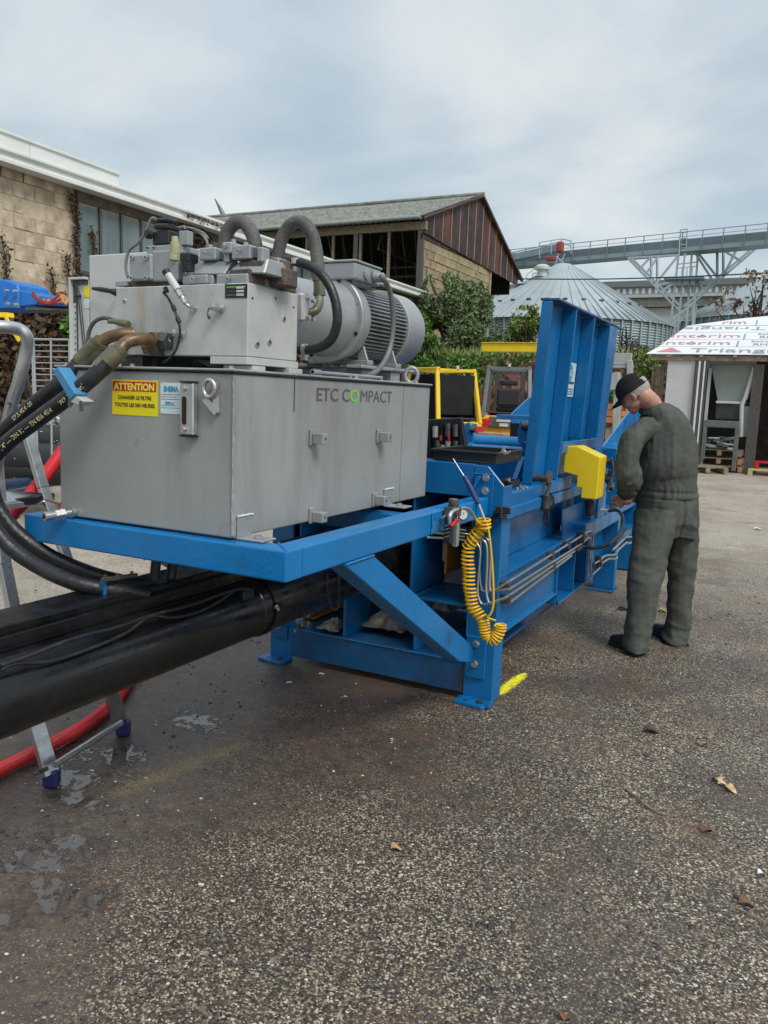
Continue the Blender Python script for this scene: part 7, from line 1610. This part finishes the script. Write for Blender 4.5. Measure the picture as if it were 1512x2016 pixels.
# wooden crates right of the hatch
cr2 = thing('wooden_crate', 'orange brown wooden crate behind the man in front of the white frame', 'crate', W3(1205, 850, 12.5))
for k in range(3):
    a, b = at(1192, 795+k*13, y=12.5), at(1222, 795+k*13, y=12.5); G().bx(a.x, b.x, 12.5, 13.1, a.z-.085, a.z+.0).build('slat', M('orange_wood', (.42, .17, .06), .8) if k == 0 else bpy.data.materials['orange_wood'], cr2, bevel=.004)
a, b = at(1192, 830, y=12.5), at(1222, 830, y=12.5); G().bx(a.x, b.x, 12.55, 13.05, 0, a.z-.09).build('crate_base', wood, cr2)
# white roller frame
cabd = M('weathered_grey_white', (.36, .37, .36), .6, var=.15)
wf = thing('roller_frame', 'off white steel frame with a roller between the hatch and the man', 'frame', W3(1225, 860, 11))
for p, q, w_ in (((1213, 862), (1216, 755), .09), ((1240, 820), (1240, 710), .07), ((1203, 752), (1222, 750), .22), ((1203, 722), (1248, 722), .03)):
    G().bar(at(*p, y=11), at(*q, y=11), w_).build('frame_bar', cabd, wf, bevel=.005)
a, b = at(1203, 706, y=11), at(1243, 706, y=11); G().bx(a.x, b.x, 11, 11.06, a.z-.08, a.z+.07).build('head_plate', cabd, wf, bevel=.005)
# ================================================================ SHED (right) with printed roof panels
sh_ = thing('shed', 'open shed roofed with white printed panels, at the right behind the man', 'shed', (-1.2, 22, 0))
SY = 21.0; e0, e1 = at(1272, 697, y=SY), at(1512, 692, y=SY)
pan = M('printed_panel_white', (.68, .70, .71), .35, var=.04, scale=1, bump=0)
# slope plane: from front eave (y=21,z=e0.z) up to back ridge
sl_ = .36; ez = e0.z
def rp_(x, s, lift=0.0): return Vector((x, SY+s*math.cos(sl_), ez+s*math.sin(sl_)+lift))
xr_ = 3.0; strip = .62
lefts = [e0.x, e0.x+.20, e0.x+.33, e0.x+.47, e0.x+.62]
ext = Vector((0, math.cos(sl_), math.sin(sl_)))
pgr = M('faded_print_grey', (.27, .28, .29), .5, bump=0); pgd = M('faded_print_red', (.56, .20, .19), .5, bump=0)
txts = [('\u25b2  Triangle  int\u00e9rim', [('Triangle', inkd, 1.15, 0)], False)]
for i in range(4):
    x0 = lefts[i]; s0, s1 = i*strip, (i+1)*strip-.012
    a, b, c, d = rp_(x0, s0, .004*i), rp_(xr_, s0, .004*i), rp_(xr_, s1, .004*i), rp_(lefts[i+1], s1, .004*i)
    g = G(); nrm = Vector((0, -math.sin(sl_), math.cos(sl_)))*.012; g.prism([a, b, c, d], nrm); g.build('roof_panel', pan, sh_)
def rtext(t, x, s, size, m, flip=False, sx=1.0, bold=.001):
    off = .014+.004*4
    if not flip: lettering(t, size, m, rp_(x, s, off), (1, 0, 0), ext, sh_, bold=bold, sx=sx)
    else: lettering(t, size, m, rp_(x, s, off), (-1, 0, 0), -ext, sh_, bold=bold, sx=sx)
g = G(); g.add([rp_(e0.x+.22, .12, .02), rp_(e0.x+.82, .12, .02), rp_(e0.x+.52, .52, .022)], [(0, 1, 2)]); g.build('logo_triangle', pgd, sh_, fixn=False)
rtext('Triangle', e0.x+.98, .14, .44, pgr, sx=1.5)
rtext('int\u00e9rim', e0.x+.18, strip+.14, .40, pgd, sx=1.45); rtext('|', e0.x+1.95, strip+.1, .5, pgr, bold=0); rtext('Solutions', e0.x+2.3, strip+.36, .2, pgr, bold=.002); rtext('RH', e0.x+2.35, strip+.08, .26, pgr)
rtext('int\u00e9rim', e0.x+.35, 2*strip+.14, .40, pgd, sx=1.45); rtext('|', e0.x+2.05, 2*strip+.1, .5, pgr, bold=0); rtext('Solutions', e0.x+2.4, 2*strip+.36, .2, pgr, bold=.002); rtext('RH', e0.x+2.45, 2*strip+.08, .26, pgr)
rtext('Triangle', e0.x+2.55, 3*strip+.48, .44, pgr, flip=True, sx=1.4)
g = G(); g.add([rp_(e0.x+2.75, 3*strip+.5, .03), rp_(e0.x+3.5, 3*strip+.5, .03), rp_(e0.x+3.1, 3*strip+.15, .03)], [(0, 1, 2)]); g.build('logo_triangle', pgd, sh_, fixn=False)
# topmost steeper panel rising to the right
a = rp_(e0.x+.62, 4*strip, .02); b = rp_(xr_, 4*strip, .02); sl2_ = .50
def rq(x, s): return Vector((x, a.y+s*math.cos(sl2_), a.z+s*math.sin(sl2_)))
g = G(); g.prism([rq(e0.x+.62, 0), rq(xr_, 0), rq(xr_, 1.1), rq(e0.x+3.3, .78), rq(e0.x+1.9, .45)], Vector((0, -math.sin(sl2_), math.cos(sl2_)))*.012); g.build('roof_panel', pan, sh_)
e2 = Vector((0, math.cos(sl2_), math.sin(sl2_)))
def qtext(t, x, s, size, m, sx=1.0, bold=.001): lettering(t, size, m, rq(x, s)+Vector((0, -.012, .018)), (1, 0, 0), e2, sh_, bold=bold, sx=sx)
qtext('rim', e0.x+1.45, .08, .3, pgd, 1.5); qtext('|', e0.x+2.25, .06, .4, pgr, bold=0); qtext('RH', e0.x+2.6, .08, .26, pgr, 1.4); qtext('Solutions', e0.x+2.6, .38, .18, pgr, 1.3, .002)
G().bx(e0.x+.12, xr_, SY+.05, SY+.12, ez-.14, ez-.02).build('eave_beam', wood, sh_)
for k in range(5): G().bx(e0.x+.5+k*.75, e0.x+.58+k*.75, SY-.02, SY+2.2, ez-.06, ez-.015).build('rafter', woodl, sh_)
# walls : pale panel, dark and white uprights
a, b = at(1316, 705, y=SY+.1), at(1370, 705, y=SY+.1)
G().bx(a.x, b.x, SY+.10, SY+.14, .02, ez-.14).build('wall_panel', M('grey_white_panel', (.52, .53, .53), .5, var=.05), sh_)
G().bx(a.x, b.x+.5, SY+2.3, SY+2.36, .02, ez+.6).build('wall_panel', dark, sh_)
for px, m_4, wpx in ((1374, steeld, 5), (1379, pan, 4), (1384, steeld, 5), (1389, pan, 3), (1393, steeld, 4)):
    q, q2 = at(px-wpx/2, 705, y=SY+.06), at(px+wpx/2, 705, y=SY+.06); G().bx(q.x, q2.x, SY+.03, SY+.09, .02, ez-.15).build('upright', m_4, sh_)
q, q2 = at(1396, 718, y=SY+.3), at(1402, 718, y=SY+.3); G().bx(q.x, q2.x, SY+.3, SY+.36, .02, 2.5).build('upright', bpy.data.materials['grey_white_panel'], sh_)
a, b = at(1393, 703, y=SY+.5), at(1490, 703, y=SY+.5); G().bx(a.x, b.x, SY+.5, SY+.54, 2.5, 2.8).build('lintel_panel', bpy.data.materials['grey_white_panel'], sh_)
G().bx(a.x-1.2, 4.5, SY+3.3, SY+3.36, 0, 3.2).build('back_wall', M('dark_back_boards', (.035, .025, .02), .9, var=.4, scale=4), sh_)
for px, py in ((1490, 700), (1497, 702), (1504, 702)):
    q = at(px, py, y=SY+.3); G().bx(q.x-.04, q.x+.04, SY+.2, SY+.26, 0, 2.6).build('upright', steeld, sh_)
for k, px in enumerate((1284, 1291, 1297, 1303)):
    q = at(px, 760, y=SY+.8); G().bx(q.x-.035, q.x+.035, SY+.8, SY+.87, 0, 2.55).build('upright', wood, sh_)
# hopper machine in the shed
hm = thing('feed_hopper', 'grey feed hopper with a funnel body on a dark frame inside the shed', 'hopper', W3(1430, 925, 21.2))
hg = M('hopper_grey', (.25, .28, .26), .6, var=.06)
f_ = PL([(1400, 718), (1486, 718), (1462, 793), (1414, 793)], y=21.4); h_ = [v+Vector((.0, .8, 0)) for v in f_]
G().add(f_+h_, [(0, 1, 2, 3), (4, 7, 6, 5), (0, 4, 5, 1), (1, 5, 6, 2), (2, 6, 7, 3), (3, 7, 4, 0)]).build('funnel', hg, hm)
def hb(p, q, y, dep, m, nm): a, b = at(p[0], (p[1]+q[1])/2, y=y), at(q[0], (p[1]+q[1])/2, y=y); t_, l_ = at((p[0]+q[0])/2, p[1], y=y), at((p[0]+q[0])/2, q[1], y=y); G().bx(a.x, b.x, y, y+dep, max(0, l_.z), t_.z).build(nm, m, hm, bevel=.01)
hb((1409, 793), (1464, 826), 21.35, .8, M('charcoal_sheet', (.035, .037, .042), .6), 'chute_box'); hb((1463, 800), (1481, 860), 21.3, .3, hg, 'side_box'); hb((1409, 790), (1465, 795), 21.3, .85, cabm, 'funnel_rim')
g = G(); g.tube(PL([(1486, 723), (1468, 782), (1461, 795), (1459, 860)], y=21.3), .055, 10); g.build('auger_pipe', cabm, hm, smooth=50)
fg = M('grey_green_frame', (.10, .12, .115), .6, var=.15)
hb((1384, 828), (1456, 842), 21.0, .12, fg, 'frame_beam'); hb((1381, 842), (1389, 905), 21.0, .12, fg, 'frame_leg'); hb((1443, 842), (1452, 928), 21.0, .12, fg, 'frame_leg')
def pallet(lab, x, y, z, w_, d_, m, rz=0, first=True):
    t = thing('pallet', lab, 'pallet', (0, 0, 0), 'pallets at the shed')
    for k in range(5): G().bx(-w_/2, w_/2, -d_/2+k*d_/5+.02, -d_/2+(k+1)*d_/5-.04, .12, .142).build('board', m, t)
    for k in range(3): G().bx(-w_/2+k*(w_-.1)/2, -w_/2+.1+k*(w_-.1)/2, -d_/2, d_/2, .022, .118).build('bearer', m, t)
    for k in range(3): G().bx(-w_/2+k*(w_-.1)/2, -w_/2+.1+k*(w_-.1)/2, -d_/2, d_/2, 0, .02).build('runner', m, t)
    t.location = (x, y, z); t.rotation_euler = (0, 0, rz)
q = at(1416, 905, y=21.4)
pallet('lowest wooden pallet under the heap of parts in the shed', q.x, 21.6, 0.02, 1.1, .8, woodl); pallet('middle wooden pallet of the stack in the shed', q.x, 21.6, .20, 1.05, .8, woodl); pallet('topmost wooden pallet of the stack in the shed', q.x, 21.6, .40, 1.0, .8, wood)
q = at(1386, 925, y=20.6); pallet('old brown pallet tilted on the ground in front of the stack', q.x, 20.7, .02, .9, .8, wood, .3)
q = at(1508, 915, y=21.5); pallet('red painted pallet at the right edge of the shed', q.x+.3, 21.6, .16, 1.1, .8, redpaint); pallet('yellowish pallet under the red one', q.x+.25, 21.2, 0, 1.2, .9, M('pale_yellow_wood', (.5, .42, .2), .8))
q = at(1465, 918, y=21.5); tag(G().bx(q.x-.35, q.x+.25, 21.4, 21.9, .02, .09).build('red_board', redpaint), 'flat red board on the ground between the frame leg and the pallets', 'board')
pm = thing('machine_parts', 'heap of green grey cast machine parts stacked on the pallets in the shed', 'machine parts', W3(1418, 880, 21.4))
rq_ = random.Random(9)
for k in range(26):
    c = at(rq_.uniform(1394, 1446), rq_.uniform(862, 886), y=21.3+rq_.uniform(0, .3)); c.z = max(c.z, .58); G().obx(c, (rq_.uniform(.15, .35), rq_.uniform(.1, .3), rq_.uniform(.03, .08)), Matrix.Rotation(rq_.uniform(-.25, .25), 3, 'Y') @ Matrix.Rotation(rq_.uniform(-.5, .5), 3, 'Z')).build('casting', fg if k % 3 else cabm, pm, bevel=.008)
# ================================================================ LEFT: crane boom, wire rack, tubes
cb_t = thing('crane_boom', 'blue crane boom with bolted plates and red straps along the left creeper wall', 'crane boom', at(60, 580, d=11))
bb = M('crane_blue', (.008, .13, .45), .4, var=.1)
def q3(*pts, d=10.5, t=.5): return [at(a, b, d=d) for a, b in pts], Vector((0, t, 0))
P, v = q3((-80, 548), (10, 550), (34, 560), (37, 573), (37, 608), (-80, 608)); G().prism(P, v).build('boom_head', bb, cb_t, bevel=.015)
P, v = q3((38, 572), (64, 575), (75, 583), (70, 601), (38, 604), t=.4); G().prism(P, v).build('boom_arm', bb, cb_t, bevel=.015)
P, v = q3((76, 586), (150, 590), (150, 606), (74, 602), t=.3); G().prism(P, v).build('boom_extension', M('crane_dark_blue', (.02, .05, .2), .5), cb_t, bevel=.01)
G().prism(*q3((50, 605), (170, 609), (170, 612), (50, 610), d=10.45, t=.4)).build('boom_rail', steeld, cb_t)
for px, py in ((16, 573), (33, 574), (18, 598), (35, 600)):
    g = G(); c = at(px, py, d=10.45); g.cyl(c, c+Vector((0, -.05, 0)), .02, 8); g.build('bolt', steel, cb_t)
for k, pts_ in enumerate(([(65, 575), (75, 588), (95, 596), (110, 586), (122, 576), (132, 580)], [(63, 580), (80, 595), (100, 598), (120, 588)], [(118, 578), (124, 592), (131, 600)])):
    g = G(); g.tube([at(a, b, d=10.3) for a, b in pts_], .017, 6, smooth=5); g.build('strap', M('red_strap', (.28, .035, .03), .8) if k == 0 else (bpy.data.materials['red_strap'] if k == 1 else M('orange_strap', (.6, .2, .06), .8)), cb_t)
for k in range(6): G().prism(*q3((84+k*9, 588), (88+k*9, 588), (87+k*9, 596), (83+k*9, 596), d=10.42, t=.02)).build('boom_mark', M('boom_orange', (.6, .3, .08), .6) if k == 0 else bpy.data.materials['boom_orange'], cb_t)
G().bx(*[v for v in (lambda c: (c.x-2.2, c.x-2.0, c.y-.1, c.y+.2, 0, c.z-.2))(at(-80, 600, d=10.6))]).build('boom_support', bb, cb_t)
yb2 = thing('yellow_bracket', 'yellow steel bracket above the ladder hoop at the left edge', 'bracket', at(5, 650, d=9))
G().prism([at(a, b, d=9) for a, b in ((-40, 614), (12, 615), (13, 624), (-40, 624))], (0, .1, 0)).build('bracket_plate', yellow, yb2); G().bar(at(10, 622, d=9), at(38, 672, d=9), .03).build('bracket_bar', yellow, yb2); G().bar(at(-8, 617, d=9.3), at(-8, 600, d=10.3), .04).build('bracket_hanger', yellow, yb2)
wr2 = thing('wire_rack', 'galvanised wire mesh rack between the ladder and the open cabinet', 'wire rack', at(100, 860, d=8))
for k in range(14): g = G(); g.tube([at(62, 668+k*11.5, d=8), at(138, 669+k*11.5, d=8)], .012 if k == 0 else .006, 5); g.build('wire', galv, wr2)
for a, b in (((63, 667), (70, 905)), ((66, 667), (74, 905)), ((100, 668), (102, 905)), ((136, 668), (138, 905))): g = G(); g.tube([at(*a, d=8), at(*b, d=8)], .011, 5); g.build('wire_post', galv, wr2)
# pile of perforated black tubes, debris and blue beams on the gravel
for k, (px, py, L_, r, lab) in enumerate(((62, 905, 3.2, .20, 'thick perforated black tube on top of the pile behind the ladder'), (40, 925, 3.0, .16, 'second perforated black tube in front at the left of the pile'), (110, 870, .8, .20, 'short black tube end standing behind the pile'))):
    c = at(px, py, d=9.2+.3*(k == 2)); t = thing('perforated_tube', lab, 'tube', c, 'black perforated tubes')
    ax_ = Vector((.9, .35, .0)).normalized(); g = G(); g.lathe(c-ax_*L_/2, ax_, [(0, r), (L_, r)], 24); g.build('tube_wall', plast, t, smooth=40)
    for i in range(90):
        a = rr.uniform(0, 6.28); u_ = rr.uniform(-L_/2, L_/2); s1_, s2_ = frame_from(ax_); p = c+ax_*u_+(s1_*math.cos(a)+s2_*math.sin(a))*(r+.001); nn3 = (s1_*math.cos(a)+s2_*math.sin(a))
        if nn3.dot(FW) > .2: continue
        G().cyl(p, p+nn3*.003, .007, 5).build('perforation', cabm, t)
tag(G().cyl(at(0, 952, d=8.7), at(75, 946, d=9.2), .045, 14).build('blue_pipe', blued, smooth=40), 'dull blue pipe lying under the black perforated tubes', 'pipe')
bp_ = thing('blue_beam', 'bright blue steel beam lying on the gravel behind the ladder', 'beam', at(60, 960, z=.1))
a, b = at(-30, 955, z=.15), at(190, 925, z=.15)
G().bar(a, b, .22, .06).build('beam_web', bb, bp_, bevel=.008); G().bar(a-Vector((0, 0, .05)), b-Vector((0, 0, .05)), .1, .10).build('beam_flange', bb, bp_)
rub = G(); rz_ = random.Random(8)
for k in range(140):
    c = at(rz_.uniform(30, 130), rz_.uniform(815, 885), d=10.3+rz_.uniform(-.4, .4)); rub.obx(c, (rz_.uniform(.03, .13), rz_.uniform(.03, .12), rz_.uniform(.02, .08)), Matrix.Rotation(rz_.uniform(0, 3), 3, 'Z') @ Matrix.Rotation(rz_.uniform(0, 1), 3, 'X'))
tag(rub.build('rubble', M('pale_rubble', (.42, .40, .37), .9, island=.3)), kind='stuff')
# overhead cable and wind turbine blade
g = G(); a, b = at(1016, 549, d=48), at(1520, 537, d=40); g.tube([a, a.lerp(b, .35)-Vector((0, 0, .12)), a.lerp(b, .7)-Vector((0, 0, .1)), b], .035, 5, smooth=6); tag(g.build('overhead_cable', plast), 'dark overhead cable stretched from the barn across the silo', 'cable')
a, b = at(437, 418, d=90), at(423, 391, d=90)
G().tube([a-Vector((0, 0, 3)), a, b], [.34, .30, .06], 8); g = G(); g.tube([a+(a-b)*.6, a, b], [.34, .26, .06], 8); tag(g.build('turbine_blade', M('blade_grey', (.14, .18, .21), .5), smooth=60), 'thin grey wind turbine blade poking up over the barn roof', 'turbine blade')
S.cycles.max_bounces = 6

# ---- third level: small pieces belong to the part that carries them
def under(root, rules):
    kids = [o for o in COL.objects if o.parent == root]
    for par, subs in rules:
        ps_ = [o for o in kids if o.name.split('.')[0] == par]
        if not ps_: continue
        for o in kids:
            if o.name.split('.')[0] in subs and o not in ps_ and o.parent == root:
                b = ctr(o); best = min(ps_, key=lambda p: (ctr(p)-b).length); o.parent = best
def ctr(o):
    bb = [Vector(c) for c in o.bound_box]; return sum(bb, Vector())/8
under(pu, [('warning_sticker', ('warning_band',)), ('maker_sticker', ('sticker_print',)), ('level_gauge', ('gauge_cap', 'sight_slot', 'sight_glass')), ('mounting_lug', ('lug_hole', 'lug_plate')), ('ball_valve', ('valve_bore', 'valve_handle')),
           ('manifold_block', ('port_plug', 'port_socket', 'bolt_hole', 'block_foot')), ('name_plate', ('plate_field',)), ('valve_body', ('socket_screw', 'screw_socket')), ('solenoid_coil', ('coil_rib', 'solenoid_cap', 'solenoid_knob', 'solenoid_plug')),
           ('motor_core', ('cooling_fin', 'end_shield', 'fan_cowl', 'motor_flange', 'terminal_neck', 'terminal_box', 'terminal_lid', 'cable_gland', 'blank_gland', 'motor_foot')), ('pump_flange', ('flange_screw',)), ('pressure_sensor', ('sensor_plug', 'sensor_nipple', 'sensor_nut')), ('sensor_cable', ('cable_grommet',)), ('test_coupling', ('coupling_cap',)), ('cover_plate', ('cap_screw',))])
under(press, [('sticker', ('sticker_print', 'sticker_logo')), ('hatch_sheet', ('hatch_rib', 'hatch_side', 'hatch_flange', 'hatch_cross_bar', 'hatch_cap')), ('pressure_gauge', ('gauge_face', 'gauge_needle')), ('filter_bowl', ('bowl_slot',)), ('ram_cylinder', ('cylinder_clamp', 'sensor_cable', 'sensor_block')), ('foot_plate', ('bolt_hole',)), ('pivot_pin', ('pin_washer',))])
under(ec, [('door_panel', ('yellow_label', 'paper_label', 'perforated_rail', 'rail_hole', 'latch_rod', 'latch_bar', 'door_seal', 'door_rim'))])
under(man, [('cap', ('cap_brim', 'cap_band', 'cap_strap', 'cap_piping')), ('ear', ('ear_hollow',)), ('shoe', ('sole',))])
under(ws, [('gutter', ('parapet_cap',))]); under(sh_, [('roof_panel', ('lettering', 'logo_triangle'))])
for s_t in [o for o in COL.objects if o.name.startswith('grain_silo')]: under(s_t, [('roof_cone', ('roof_seam', 'roof_hook')), ('silo_wall', ('stiffener',))])
for s_t in (fk1, fk2): under(s_t, [('backrest', ('headrest', 'headrest_post')), ('body', ('rear_panel', 'tail_light', 'name_strip', 'number_plate'))])
under(barn, [('gable_wall', ('wall_block',)), ('gable_sheet', ('gable_batten',))])
